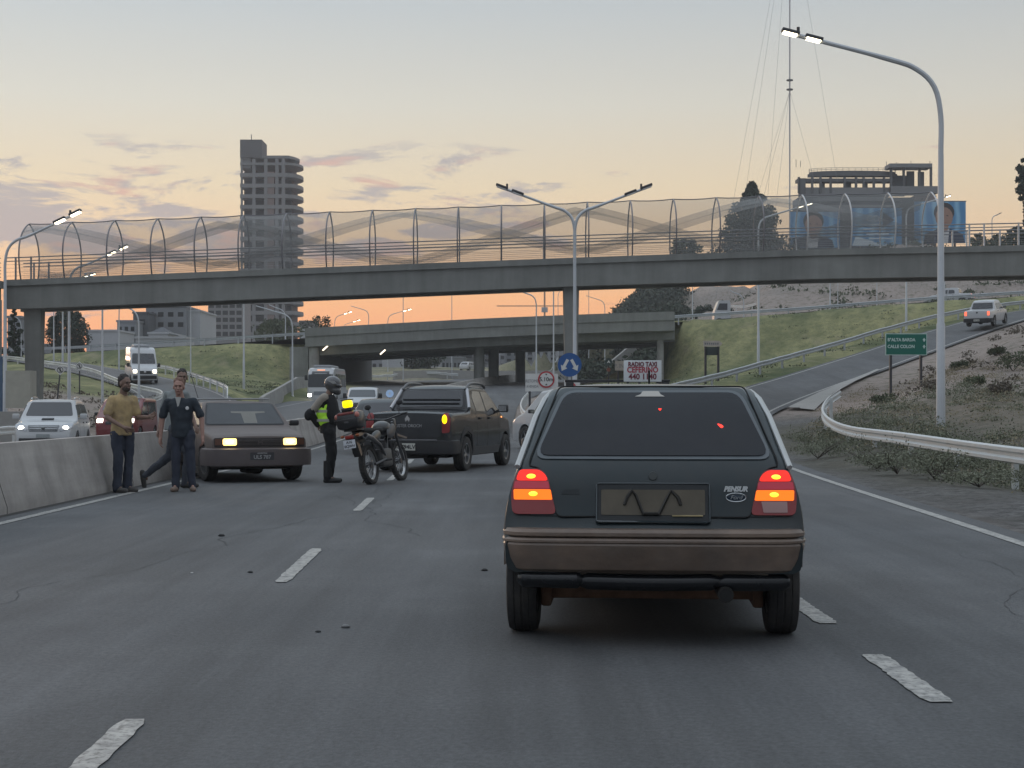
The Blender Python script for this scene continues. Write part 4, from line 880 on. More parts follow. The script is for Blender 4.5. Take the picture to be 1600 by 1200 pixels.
class Car:
    def __init__(s, name, label, cat, pos, head, L, top, bot, side, plan, paint, rc=.09, crown=.05, kr=.05, kf=.08, group=None):
        s.L, s.top, s.bot, s.side, s.plan, s.rc, s.crown, s.kr, s.kf = L, top, bot, side, plan, rc, crown, kr, kf
        s.root = empty(name, (pos[0], pos[1], pos[2]), R(head), label, cat, group); s.paint = paint
        s.pitch = 0
    def W(s, x, z): return interp(s.plan, x)*interp(s.side, z)
    def bend(s, v):
        x, y, z = v; f = y*y
        a = min(max(1-x/.9, 0), 1); b = min(max(1-(s.L-x)/.9, 0), 1)
        return Vector((x+s.kr*f*a*a-s.kf*f*b*b, y, z))
    def topz(s, x, y): return interp(s.top, x)-s.crown*(y/max(s.W(x, 1), .3))**2
    def body(s, wheels, m=None, nxs=40, name='body', arch=.055):
        xs_ = sorted(set([0, .004, .015, .03, s.L-.03, s.L-.015, s.L-.004, s.L]+[p[0] for p in s.top]+[p[0] for p in s.bot]+[p[0] for p in s.plan]+list(np.linspace(.05, s.L-.05, nxs))))
        xs_ = [x for x in xs_ if 0 <= x <= s.L]; q = [xs_[0]]
        for x in xs_[1:]:
            if x-q[-1] > .003: q.append(x)
        xs_ = q; vs = []; fs = []; rings = []
        for x in xs_:
            z0, z1 = interp(s.bot, x), interp(s.top, x); z1 = max(z1, z0+.05); rc = min(s.rc, (z1-z0)*.4)
            pts = [(0, z0), (s.W(x, z0)*.6, z0), (s.W(x, z0)-.03, z0)]
            zc = z1-rc-s.crown
            zc = max(zc, z0+.02)
            for k in range(13): z = z0+.02+(zc-z0-.02)*k/12; pts.append((s.W(x, z), z))
            wt = s.W(x, zc)
            for a in (20, 42, 65): pts.append((wt-rc*(1-math.cos(R(a))), zc+(rc)*math.sin(R(a))))
            we = wt-rc*.85; ze = zc+rc
            for k in range(7): f = 1-k/6; y = we*f; pts.append((y, ze+(z1-ze)*(1-f*f)))
            ring = [(x, y, z) for y, z in pts]+[(x, -y, z) for y, z in reversed(pts[1:-1])]
            rings.append(len(vs)); vs += ring; n = len(ring)
        for i in range(len(xs_)-1):
            for j in range(n): fs.append((rings[i]+j, rings[i]+(j+1) % n, rings[i+1]+(j+1) % n, rings[i+1]+j))
        fs.append(tuple(range(n))); fs.append(tuple(rings[-1]+j for j in range(n-1, -1, -1)))
        o = MB().add(vs, fs).build(name, None, None, smooth=False)
        cut = MB()
        for (x, r_) in wheels:
            for sg in (-1, 1):
                w = interp(s.side, .5)
                cut.lathe([(0, sg*(w-.30)), (r_+arch, sg*(w-.30)), (r_+arch, sg*(w+.3)), (0, sg*(w+.3))], 30, Matrix.Translation((x, 0, r_)))
        c_ = cut.build('cut', None, None, smooth=False)
        bm = bmesh.new(); bm.from_mesh(c_.data); bmesh.ops.remove_doubles(bm, verts=bm.verts, dist=1e-5); bmesh.ops.recalc_face_normals(bm, faces=bm.faces); bm.to_mesh(c_.data); bm.free()
        md = o.modifiers.new('b', 'BOOLEAN'); md.object = c_; md.solver = 'EXACT'
        bpy.context.view_layer.update()
        me = bpy.data.meshes.new_from_object(o.evaluated_get(bpy.context.evaluated_depsgraph_get()))
        bpy.data.objects.remove(o); bpy.data.objects.remove(c_)
        for v in me.vertices: v.co = s.bend(v.co)
        return link(name, me, m or s.paint, s.root, 28)
    # -------- mapping
    def inv(s, z, front):
        t = s.top; pts = [(p[1], p[0]) for p in t]
        if not front:
            k = max(range(len(t)), key=lambda i: t[i][1]); seq = t[:k+1]
            if z <= seq[0][1]: return seq[0][0]
            for (a, b), (c_, d) in zip(seq, seq[1:]):
                if z <= d and d > b: return a+(c_-a)*(z-b)/(d-b)
            return seq[-1][0]
        k = max(range(len(t)), key=lambda i: (t[i][1], i)); seq = t[k:][::-1]
        if z <= seq[0][1]: return seq[0][0]
        for (a, b), (c_, d) in zip(seq, seq[1:]):
            if z <= d and d > b: return a+(c_-a)*(z-b)/(d-b)
        return seq[-1][0]
    def m_end(s, front):
        def f(y, z, off):
            cr = s.crown*(y/.75)**2*(1 if z > .75 else 0)
            g = lambda q: s.inv(q+cr, front)
            x = g(z); sl = (g(z+.03)-g(z-.03))/.06
            n = Vector((1, -sl)) if front else Vector((-1, sl)); n.normalize()
            return s.bend((x+n.x*off, y, z+n.y*off))
        return f
    def m_side(s, sg):
        def f(x, z, off): return s.bend((x, sg*(s.W(x, z)+off), z))
        return f
    def m_top(s):
        def f(x, y, off): return s.bend((x, y, s.topz(x, y)+off))
        return f
    def patch(s, name, poly, mp, m, parent=None, off=.006, th=.02, step=.07, r=.02, sharp=40):
        poly = rpoly(poly, r) if r else poly
        bm = bmesh.new(); vv = [bm.verts.new((a, b_, 0)) for a, b_ in poly]; bm.faces.new(vv)
        for ax in (0, 1):
            lo = min(p[ax] for p in poly); hi = max(p[ax] for p in poly); k = int((hi-lo)/step)
            for i in range(1, k+1):
                c_ = lo+(hi-lo)*i/(k+1); co = [0, 0, 0]; co[ax] = c_; no = [0, 0, 0]; no[ax] = 1
                bmesh.ops.bisect_plane(bm, geom=bm.verts[:]+bm.edges[:]+bm.faces[:], dist=1e-6, plane_co=co, plane_no=no)
        bmesh.ops.triangulate(bm, faces=[f for f in bm.faces if len(f.verts) > 4])
        bm.verts.index_update(); mb = MB(); base = [(v.co.x, v.co.y) for v in bm.verts]; n = len(base)
        vs = [mp(a, b_, off) for a, b_ in base]+[mp(a, b_, off-th) for a, b_ in base]; fs = [tuple(v.index for v in f.verts) for f in bm.faces]
        for e in bm.edges:
            if e.is_boundary: a, b_ = e.verts[0].index, e.verts[1].index; fs.append((a, b_, b_+n, a+n))
        # keep only rim of the back layer
        bm.free(); mb.add(vs, fs); o = mb.build(name, m, parent or s.root, sharp=sharp)
        bm = bmesh.new(); bm.from_mesh(o.data); bmesh.ops.delete(bm, geom=[v for v in bm.verts if not v.link_faces], context='VERTS'); bm.to_mesh(o.data); bm.free()
        return o
    def both(s, name, poly, m, **k):
        return [s.patch(name, poly, s.m_side(sg), m, **k) for sg in (1, -1)]
    def wheel(s, x, r_, half, w=.18, rim=None, spokes=5, steer=0, rimr=.62, m=None):
        for sg in (1, -1):
            M = Matrix.Translation((x, sg*(half-w/2), r_)) @ Matrix.Rotation(R(steer), 4, 'Z')
            a = w/2; rr = r_*rimr
            prof = [(rr, -a*.9), (r_*.86, -a), (r_*.95, -a*.92), (r_*.995, -a*.62), (r_*.995, -a*.5), (r_*.975, -a*.46), (r_*.995, -a*.42), (r_, -a*.08), (r_*.98, -a*.05), (r_*.98, a*.05), (r_, a*.08), (r_*.995, a*.42), (r_*.975, a*.46), (r_*.995, a*.5), (r_*.995, a*.62), (r_*.95, a*.92), (r_*.86, a), (rr, a*.9)]
            o = MB().lathe(prof, 36, M, closed=True).build('wheel', tyre_m, s.root, sharp=30)
            mb = MB(); f = sg*a*.55
            mb.lathe([(rr+.004, -a*.85), (rr+.004, a*.85), (rr-.02, a*.8), (rr-.025, -a*.8)], 32, M, closed=True)
            mb.lathe([(0, f*.9), (rr*.28, f*1.1), (rr*.28, f*.6), (0, f*.6)], 16, M)
            mb.lathe([(rr*.96, f*.2), (0, f*.1), (0, f*0), (rr*.96, 0)], 24, M, closed=True) if spokes == 0 else None
            for k in range(spokes): mb.box(rr*.2, rr*.97, min(f*.75, f*1.05), max(f*.75, f*1.05), -rr*.11, rr*.11, M @ Matrix.Rotation(2*math.pi*k/spokes+.2, 4, 'Y'))
            mb.build('rim', m or rim_m, o)
            MB().lathe([(0, 0), (rr*.95, 0), (rr*.95, -f*.3), (0, -f*.3)], 20, M).build('brake_disc', inner, o)
    def handles(s, xs_, z, m=plast, w=.16):
        for x in xs_:
            for sg in (1, -1):
                p = s.m_side(sg)(x, z, .012); MB().box(p.x-w/2, p.x+w/2, p.y-.018, p.y+.018, z-.018, z+.018, b=.008).build('door_handle', m, s.root)
    def seams(s, xs_, z0, z1, m=plast, w=.008):
        for x in xs_: s.both('door_seam', [(x-w/2, z0), (x+w/2, z0), (x+w/2, z1), (x-w/2, z1)], m, off=.002, th=.01, r=0, step=.12)
    def mirrors(s, x, z, m=plast, w=.17, h=.11, out=.05, gl=None):
        for sg in (1, -1):
            y = s.W(x, z); p = Vector((x, sg*(y+out+w/2), z+h*.2))
            o = MB().box(p.x-.06, p.x+.06, p.y-w/2, p.y+w/2, p.z-h/2, p.z+h/2, b=.03).build('wing_mirror', m, s.root)
            MB().box(p.x-.064, p.x-.0605, p.y-w/2+.02, p.y+w/2-.02, p.z-h/2+.02, p.z+h/2-.02).build('mirror_glass', gl or chrome, o)
            MB().box(p.x-.02, p.x+.03, min(sg*(y-.03), p.y), max(sg*(y-.03), p.y), z-h*.3, z-.0).build('mirror_foot', m, o)
def hl(c_, y0, y1, z0, z1, lit, front=True, r=.03, m=None, name='headlight', str_=6, col=(1, .95, .85)):
    for sg in (1, -1):
        a, b_ = sg*y0, sg*y1
        if name is not None:
            mm = m or (mat('headlamp_lit_%g_%g' % (str_, col[2]), col, .3, emit=col, estr=str_) if lit else mat('headlamp_glass', (.35, .36, .38), .15, metal=.4))
            c_.patch(name, [(a, z0), (b_, z0), (b_, z1), (a, z1)], c_.m_end(front), mm, off=.012, r=r, step=.06)
TAILRED = mat('tail_red', (.22, .01, .012), .25, var=.05, coat=.4)
under_m = mat('underbody', (.012, .012, .012), .95)
def sill_under(c_, x0, x1, w, z0=.17, z1=.34): MB().box(x0, x1, -w, w, z0, z1).build('underbody', under_m, c_.root)

# ------------------------------------------------ the near hatchback, seen from behind
green = mat('dark_green_paint', (.014, .024, .028), .32, metal=.15, var=.14, vs=2, coat=.2, spec=.4, dirt=(.05, .042, .036), dscale=2.3, damt=.35)
bumpm = mat('dusty_warm_lit_bumper', (.165, .12, .092), .32, var=.3, vs=3, dirt=(.125, .105, .092), dscale=4, damt=.6, bump=.12, bs=30)  # dusty brown, with the warm headlamp glow put into the base colour
def hatch():
    top = [(0, .62), (.03, .66), (.055, .74), (.085, .86), (.115, .93), (.15, .975), (.185, 1.01), (.32, 1.11), (.52, 1.26), (.66, 1.352), (.74, 1.388), (.86, 1.402), (1.4, 1.41), (1.95, 1.385), (2.25, 1.34), (2.6, 1.16), (2.93, .98), (3.2, .92), (3.5, .84), (3.66, .74), (3.74, .55)]
    bot = [(0, .40), (.3, .37), (1.15, .35), (1.3, .21), (3.4, .19), (3.74, .27)]
    side = [(.2, .70), (.34, .75), (.45, .785), (.62, .795), (.72, .785), (.80, .765), (.93, .725), (1.0, .70), (1.19, .645), (1.31, .595), (1.38, .56)]
    plan = [(0, .985), (.12, 1.0), (.5, 1.012), (2.6, 1.0), (3.3, .95), (3.6, .87), (3.74, .78)]
    yaw = 4.4
    hx, hy = math.sin(R(yaw)), math.cos(R(yaw)); X0, Y0 = (1020.5-800)/2400*8.03, 8.03
    c_ = Car('hatchback_car', 'dark green hatchback with lit tail lights directly ahead, number plate missing', 'car', (X0, Y0, 0), 90-yaw, 3.74, top, bot, side, plan, green, rc=.07, crown=.018, kr=.035, kf=.1)
    XR, WR = .66, .282
    c_.body([(XR, WR), (3.05, WR)], arch=.05)
    e = c_.m_end(False)
    seal = mat('seal_grey', (.085, .10, .11), .45, var=.2, vs=4)
    c_.patch('hatch_panel', [(-.655, .695), (.655, .695, .03), (.655, .93), (.645, .985), (.515, 1.372), (-.515, 1.372), (-.645, .985), (-.655, .93)], e, green, off=.006, r=.03)
    c_.patch('window_seal', [(-.64, .985), (.64, .985), (.50, 1.355), (-.50, 1.355)], e, seal, off=.011, r=.07)
    gl = c_.patch('rear_window', [(-.62, 1.002), (.62, 1.002), (.484, 1.34), (-.484, 1.34)], e, glass2, off=.014, r=.06)
    hp_ = [(-.507, .69), (-.54, .80), (-.55, .87), (-.60, .94), (-.66, .95), (-.655, .99), (-.525, 1.378), (.525, 1.378), (.655, .99), (.66, .95), (.60, .94), (.55, .87), (.54, .80), (.507, .69)]
    hp_ = rpoly(hp_, .03, 3); MB().tube([e(a, b_, .0075) for a, b_ in hp_]+[e(*hp_[0], .0075)], .0045, 5, caps=False).build('hatch_seam', inner, c_.root)
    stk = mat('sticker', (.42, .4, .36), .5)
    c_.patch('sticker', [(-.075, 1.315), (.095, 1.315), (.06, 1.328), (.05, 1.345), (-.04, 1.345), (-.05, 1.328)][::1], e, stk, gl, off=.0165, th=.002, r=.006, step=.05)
    # local +y is the left of the picture
    glow_r = mat('glass_red_glow', (.8, .02, .01), .4, emit=(1, .04, .02), estr=1.6)  # red gleams in the glass, put on as glowing patches
    c_.patch('red_glow_patch', [(-.045, 1.236), (-.034, 1.250), (-.045, 1.247), (-.056, 1.250)], e, glow_r, gl, off=.016, th=.002, r=.006)
    c_.patch('red_glow_patch', [(-.352, 1.168), (-.375, 1.142), (-.39, 1.150), (-.375, 1.163)], e, glow_r, gl, off=.016, th=.002, r=.01)
    # side windows / seams / handles
    c_.both('side_window', [(.62, 1.0), (1.12, .985), (1.12, 1.33), (.86, 1.335), (.78, 1.3)], glass, off=.004, r=.03)
    c_.both('side_window', [(1.2, .985), (2.78, .985), (2.3, 1.31), (1.2, 1.33)], glass, off=.004, r=.03)
    c_.patch('windshield', [(-.62, 1.0), (.62, 1.0), (.52, 1.32), (-.52, 1.32)], c_.m_end(True), glass, off=.006, r=.04)
    c_.seams((1.16, 2.66), .3, .98); c_.handles((1.35,), .88)
    c_.both('side_trim', [(1.05, .5), (2.5, .5), (2.5, .56), (1.05, .56)], plast, off=.012, r=.01)
    # strip along pillar and roof edge; body's sky sheen put into its pale colour
    sheen_m = mat('sky_sheen_trim', (.48, .49, .48), .35, metal=.2)
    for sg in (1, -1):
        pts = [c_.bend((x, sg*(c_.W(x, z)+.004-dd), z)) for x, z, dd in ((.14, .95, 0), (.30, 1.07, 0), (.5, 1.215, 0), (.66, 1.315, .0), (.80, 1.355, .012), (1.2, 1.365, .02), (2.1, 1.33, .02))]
        MB().tube(pts, .016, 6).build('sky_sheen_trim', sheen_m, c_.root)
    # tail lights
    redl = mat('tail_red_lit', (.4, .0, .0), .35, emit=(1, .022, .006), estr=1.0, coat=.2); core = mat('bulb_glow', (1, .5, .1), .3, emit=(1, .42, .02), estr=2.6)
    amb = mat('tail_amber_lit', (.5, .1, .0), .35, emit=(1, .17, .004), estr=1.15, coat=.2); cly = mat('reverse_lens', (.32, .18, .17), .25, coat=.5); midr = mat('tail_red_mid', (.36, .012, .035), .25, emit=(.5, .01, .03), estr=.22, coat=.5)
    for sg in (1, -1):
        zz = lambda l: [(sg*a, b_) for a, b_ in l]
        bs_ = c_.patch('tail_light', zz([(.508, .70), (.742, .70), (.752, .80), (.735, .885), (.712, .928), (.60, .932), (.565, .905), (.548, .865)]), e, TAILRED, off=.018, th=.05, r=.03, step=.04)
        c_.patch('brake_lens', zz([(.553, .872), (.728, .872), (.708, .925), (.605, .925), (.572, .905)]), e, redl, bs_, off=.021, th=.006, r=.02, step=.04)
        c_.patch('mid_lens', zz([(.545, .832), (.738, .832), (.731, .868), (.553, .868)]), e, midr, bs_, off=.021, th=.006, r=.006, step=.04)
        c_.patch('indicator_lens', zz([(.53, .775), (.735, .775), (.738, .828), (.540, .828)]), e, amb, bs_, off=.022, th=.006, r=.008, step=.04)
        for z_, y_ in ((.893, .645), (.805, .632)):
            p = e(sg*y_, z_, .018); mb = MB().ell((p.x, p.y, p.z), (.012, .026, .014)); mb.build('bulb', core, bs_)
    bs = [o for o in bpy.data.objects if o.parent == c_.root and o.name.startswith('tail_light')][1]
    c_.patch('reverse_lens', [(-.575, .712), (-.70, .712), (-.70, .77), (-.565, .77)], e, cly, bs, off=.022, th=.006, r=.005, step=.04)
    # plate recess
    fr_ = c_.patch('plate_recess', [(-.30, .66), (.30, .66), (.30, .862), (-.30, .862)], e, mat('recess_paint', (.006, .009, .011), .5, coat=.1), off=.014, th=.03, r=.03)
    c_.patch('plate_bed', [(-.272, .698), (.272, .698), (.272, .830), (-.272, .830)], e, mat('bare_plate_bed', (.085, .072, .052), .38, metal=.35, var=.25, vs=6), fr_, off=.018, th=.01, r=.008)
    fo = [(.296, .664), (.296, .858), (.28, .862), (-.28, .862), (-.296, .858), (-.296, .664), (-.28, .660), (.28, .660), (.296, .664)]
    MB().tube([e(a, b_, .016) for a, b_ in fo], .006, 6, caps=False).build('plate_frame', mat('frame_gloss', (.03, .042, .048), .15, coat=.8), fr_)
    for pts in (((.115, .70), (.045, .70), (.10, .835), (.15, .755)), ((-.045, .70), (-.115, .72), (-.15, .76), (-.09, .835))):
        MB().tube([e(a, b_, .026) for a, b_ in ((.05, .70), (.09, .80), (.11, .825), (.135, .79), (.15, .75))] if pts[0][0] > 0 else [e(a, b_, .026) for a, b_ in ((-.03, .70), (-.075, .79), (-.095, .825), (-.13, .79), (-.145, .75))], .009, 6).build('plate_bracket', mat('bracket', (.03, .028, .025), .35, metal=.5), fr_)
    MB().tube([e(.05, .703, .026), e(-.03, .703, .026)], .009, 6).build('plate_bracket', MATS['bracket'], fr_)
    MB().tube([e(-.10, .693, .024), e(-.26, .693, .024)], .004, 6).build('plate_edge', mat('brass_edge', (.55, .45, .25), .3, metal=.8), fr_)
    p = e(0, .902, .012); MB().tube([(p.x+.01, p.y, p.z), (p.x-.008, p.y, p.z)], .022, 14).build('lock', mat('lock_metal', (.12, .13, .13), .4, metal=.6), c_.root)
    BT = Matrix(((0, 0, -1, 0), (-1, 0, 0, 0), (0, 1, 0, 0), (0, 0, 0, 1)))
    wtxt = mat('badge_white', (.6, .62, .62), .4)
    p = e(-.432, .838, .0); text('badge_text', 'PENSUR', .036, wtxt, c_.root, Matrix.Translation((p.x-.014, p.y, p.z)) @ BT, shear=.3, sx=.95, bold=.0022, ext=.0015)
    p = e(-.434, .795, .0)
    ovl = MB().ell((p.x-.010, p.y, p.z), (.005, .052, .022), nu=24).build('oval_badge', mat('oval_dark', (.015, .03, .05), .3), c_.root)
    ring = [(p.x-.013, p.y+.052*math.cos(a), p.z+.022*math.sin(a)) for a in np.linspace(0, 2*math.pi, 25)]; MB().tube(ring, .0035, 5).build('oval_rim', mat('rim_silver', (.5, .52, .53), .25, metal=.8), ovl)
    text('oval_text', 'Ford', .032, mat('rim_silver', (1, 1, 1)), ovl, Matrix.Translation((p.x-.017, p.y, p.z)) @ BT, shear=.35, ext=.001)
    c_.patch('missing_badge_mark', [(.385, .805), (.485, .805), (.47, .83), (.39, .833)], e, mat('ghost_badge', (.012, .017, .02), .5), off=.0085, th=.003, r=.006)  # mark left where a badge is missing
    # bumper: three mouldings swept round the tail
    def bump(prof, name, m, y=.768, x0=-.02, back=1.0):
        P_ = [(back, y+.004), (.45, y+.004), (.16, y), (.07, y-.02), (.02, y-.07), (0, y-.16), (-.012, y*.5), (-.018, 0)]
        P_ = P_+[(a, -b_) for a, b_ in reversed(P_[:-1])]
        pts = catmull([(a+x0, b_, 0) for a, b_ in P_], 5)
        return MB().sweep(pts, [(-a, z) for a, z in prof]).build(name, m, c_.root, sharp=30)
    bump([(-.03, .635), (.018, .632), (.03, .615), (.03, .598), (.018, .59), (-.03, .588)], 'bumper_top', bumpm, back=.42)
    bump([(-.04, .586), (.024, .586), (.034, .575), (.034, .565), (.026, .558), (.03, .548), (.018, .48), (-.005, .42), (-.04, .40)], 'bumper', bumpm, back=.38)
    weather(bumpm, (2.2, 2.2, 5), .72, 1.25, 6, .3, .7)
    # torn glossy valance hanging below
    val = mat('gloss_valance', (.010, .011, .013), .2, coat=.15, spec=.35, var=.2)
    def tubeY(y0, y1, z, x, r_, n_=14, name='valance', droop=0, m=val):
        pts = [(x+.05*(abs(y)/.75)**3, y, z+droop*math.sin((y-y0)/(y1-y0)*math.pi)) for y in np.linspace(y0, y1, n_)]
        o = MB().tube(pts, [r_*.55]+[r_]*(n_-2)+[r_*.55], 12, flat=1.0).build(name, m, c_.root); return o
    tubeY(.71, .37, .362, .02, .047); tubeY(.40, -.36, .355, .03, .045, droop=-.006); tubeY(-.34, -.71, .352, .025, .045)
    MB().box(.03, .06, -.60, .42, .385, .43, b=.008).build('chrome_strip', mat('under_strip', (.16, .13, .10), .25, metal=.6, var=.4, vs=9), c_.root)
    tubeY(.67, .34, .392, .06, .02, name='hanging_trim', m=plast)
    # exhaust, axle, tank
    MB().tube([(.9, -.36, .30), (.3, -.37, .30), (-.03, -.375, .295)], .042, 14).build('exhaust_pipe', mat('exhaust', (.03, .028, .026), .6, metal=.5), c_.root)
    MB().tube([(-.033, -.375, .295), (-.036, -.375, .295)], .033, 14).build('exhaust_mouth', inner, c_.root)
    rust = mat('rusty_axle', (.16, .085, .05), .85, var=.3, vs=12, bump=.3)
    MB().box(XR-.05, XR+.06, -.60, .60, .19, .262, b=.015).build('rear_axle', rust, c_.root)
    for sg in (1, -1):
        MB().box(XR-.10, XR+.3, sg*.59-.03, sg*.59+.03, .15, .33, b=.015).build('trailing_arm', rust, c_.root)
        MB().tube([(XR-.06, sg*.53, .25), (XR-.07, sg*.50, .5)], .022, 8).build('damper', rust, c_.root)
    MB().box(.8, 1.3, -.42, .42, .31, .44, b=.04).build('fuel_tank', under_m, c_.root)
    c_.wheel(XR, WR, .805, w=.172, spokes=0, m=hub_m); c_.wheel(3.05, WR, .775, w=.17, spokes=0, m=hub_m)
    c_.mirrors(2.62, .985, w=.15, h=.105, out=.02, gl=mat('mirror_red_reflection', (.30, .13, .10), .2, var=.5, vs=8))  # reddish reflection put into the mirror glass colour
    MB().tube([(1.75, 0, 1.41), (1.68, 0, 1.50)], .007, 6).build('antenna', plast, c_.root)
    return c_
hatch()

# ------------------------------------------------ taxi ahead, mostly hidden
def simple_car(name, label, cat, pos, head, paint, L=4.1, Ht=1.47, half=.85, kind='hatch', wr=.31, lit=None, ax=(.7, 3.3), group=None, spk=5, hood=.95, beltz=.93, nose=.7):
    if kind == 'hatch': top = [(0, .6), (.03, .75), (.08, hood-.03), (.14, hood+.03), (.55, Ht-.12), (.75, Ht-.03), (1.1, Ht), (1.9, Ht), (2.4, Ht-.04), (3.1, hood+.02), (3.6, hood-.08), (L-.1, nose), (L, .5)]
    elif kind == 'suv': top = [(0, .6), (.03, .8), (.08, 1.05), (.13, 1.15), (.4, Ht-.1), (.55, Ht-.03), (.9, Ht), (2.2, Ht), (2.75, Ht-.06), (3.45, hood+.1), (L-.5, hood), (L-.12, hood-.12), (L-.03, .75), (L, .55)]
    elif kind == 'sedan': top = [(0, .55), (.03, .8), (.1, hood-.02), (.75, hood+.02), (1.25, Ht-.06), (1.5, Ht), (2.3, Ht), (2.6, Ht-.05), (3.25, hood), (3.6, hood-.04), (L-.12, nose+.03), (L-.03, nose-.04), (L, .5)]
    elif kind == 'van': top = [(0, .6), (.03, 1.4), (.08, Ht-.15), (.2, Ht-.02), (1, Ht), (L-1.9, Ht), (L-1.55, Ht-.1), (L-.75, 1.25), (L-.2, 1.02), (L-.03, .8), (L, .55)]
    elif kind == 'bus': top = [(0, .6), (.03, 2.4), (.1, Ht-.15), (.25, Ht), (L-1.2, Ht), (L-.7, Ht-.12), (L-.3, Ht-.5), (L-.1, 1.35), (L-.03, 1.1), (L, .6)]
    wr_ = min(Ht, 1.9)
    side = [(.2, half*.93), (.45, half*.985), (.75, half), (beltz, half*.97), (Ht, half*(.76 if kind in ('hatch', 'sedan', 'suv') else .9))]
    plan = [(0, .93), (.2, .98), (.6, 1), (L-1.0, 1), (L-.35, .95), (L-.1, .88), (L, .82)]
    bot = [(0, .32), (.4, .24), (L-.5, .22), (L, .28)]
    return Car(name, label, cat, pos, head, L, top, bot, side, plan, paint, rc=.1, crown=.03, kr=.06, kf=.12, group=group)
white_p = mat('white_paint', (.46, .47, .48), .3, var=.04, coat=.4, dirt=(.4, .39, .37), dscale=1.5, damt=.4)
def std_windows(c_, Ht, hood, half, x_w0, x_w1, cuts, gl=glass, rear=True, rearpoly=None, ws=None, beltz=.95):
    """x_w0..x_w1 side window range at belt, cuts: pillars"""
    xs_ = [x_w0]+list(cuts)+[x_w1]
    for i in range(len(xs_)-1):
        a, b_ = xs_[i]+.03, xs_[i+1]-.03
        ta, tb = a, b_; zt = Ht-.13
        if i == 0: ta = a+.28
        if i == len(xs_)-2: tb = b_-.62
        c_.both('side_window', [(a, beltz), (b_, beltz), (tb, zt), (ta, zt)], gl, off=.004, r=.04)
def taxi():
    c_ = simple_car('taxi', 'white taxi queueing ahead of the green hatchback, only its roof in view', 'car', (1.28, 18.0, 0), 90-2, white_p, Ht=1.545, kind='hatch', L=4.0)
    c_.body([(.7, .3), (3.2, .3)]); c_.patch('rear_window', [(-.6, 1.0), (.6, 1.0), (.52, 1.4), (-.52, 1.4)], c_.m_end(False), glass, r=.05)
    c_.patch('windshield', [(-.6, 1.02), (.6, 1.02), (.54, 1.42), (-.54, 1.42)], c_.m_end(True), glass, r=.05)
    std_windows(c_, 1.545, .95, .85, .35, 3.0, (1.0, 1.9)); c_.wheel(.7, .3, .84); c_.wheel(3.2, .3, .84)
    hl(c_, .55, .78, .7, .9, False, front=False, m=TAILRED, name='tail_light', r=.03)
    for x in (1.3, 1.95):
        MB().box(x-.03, x+.03, -.66, .66, 1.575, 1.60, b=.008).build('roof_bar', plast, c_.root)
        for sg in (1, -1): MB().box(x-.03, x+.03, sg*.60-.05, sg*.60+.05, 1.47, 1.574, b=.008).build('bar_foot', plast, c_.root)
    # board standing on the bar
    s = empty('taxi_roof_board', (1.28+.033*1.1+.40*.0, 19.2, 1.602), R(-2), 'white roof board with red and dark lettering and a phone number, on the taxi roof', 'sign')
    sc = 19.2/2400; cxp = (1004-800)*sc-s.location.x; w = 29.5*sc; z0 = EYE+(633-597)*sc-1.602+.005; z1 = EYE+(633-563)*sc-1.602
    MB().box(cxp-w, cxp+w, 0, .012, z0, z1, b=.004).build('board', mat('board_white', (.55, .57, .57), .45, var=.05), s)
    rt = mat('board_red', (.33, .03, .05), .5); dt = mat('board_maroon', (.14, .015, .03), .5)
    for body, sz, zz, m_, sx_ in (('RADIO TAXI', .078, z1-.052, dt, .83), ('CEFERINO', .098, z1-.122, rt, .86), ('440 1140', .100, z1-.207, dt, .92)):
        text('letters', body, sz, m_, s, fr(cxp, -.003, zz), sx=sx_, bold=.0028)
    MB().box(cxp-.2, cxp-.17, .013, .03, -.05, z1-.05).build('stay', plast, s); MB().box(cxp+.17, cxp+.2, .013, .03, -.05, z1-.05).build('stay', plast, s)
taxi()

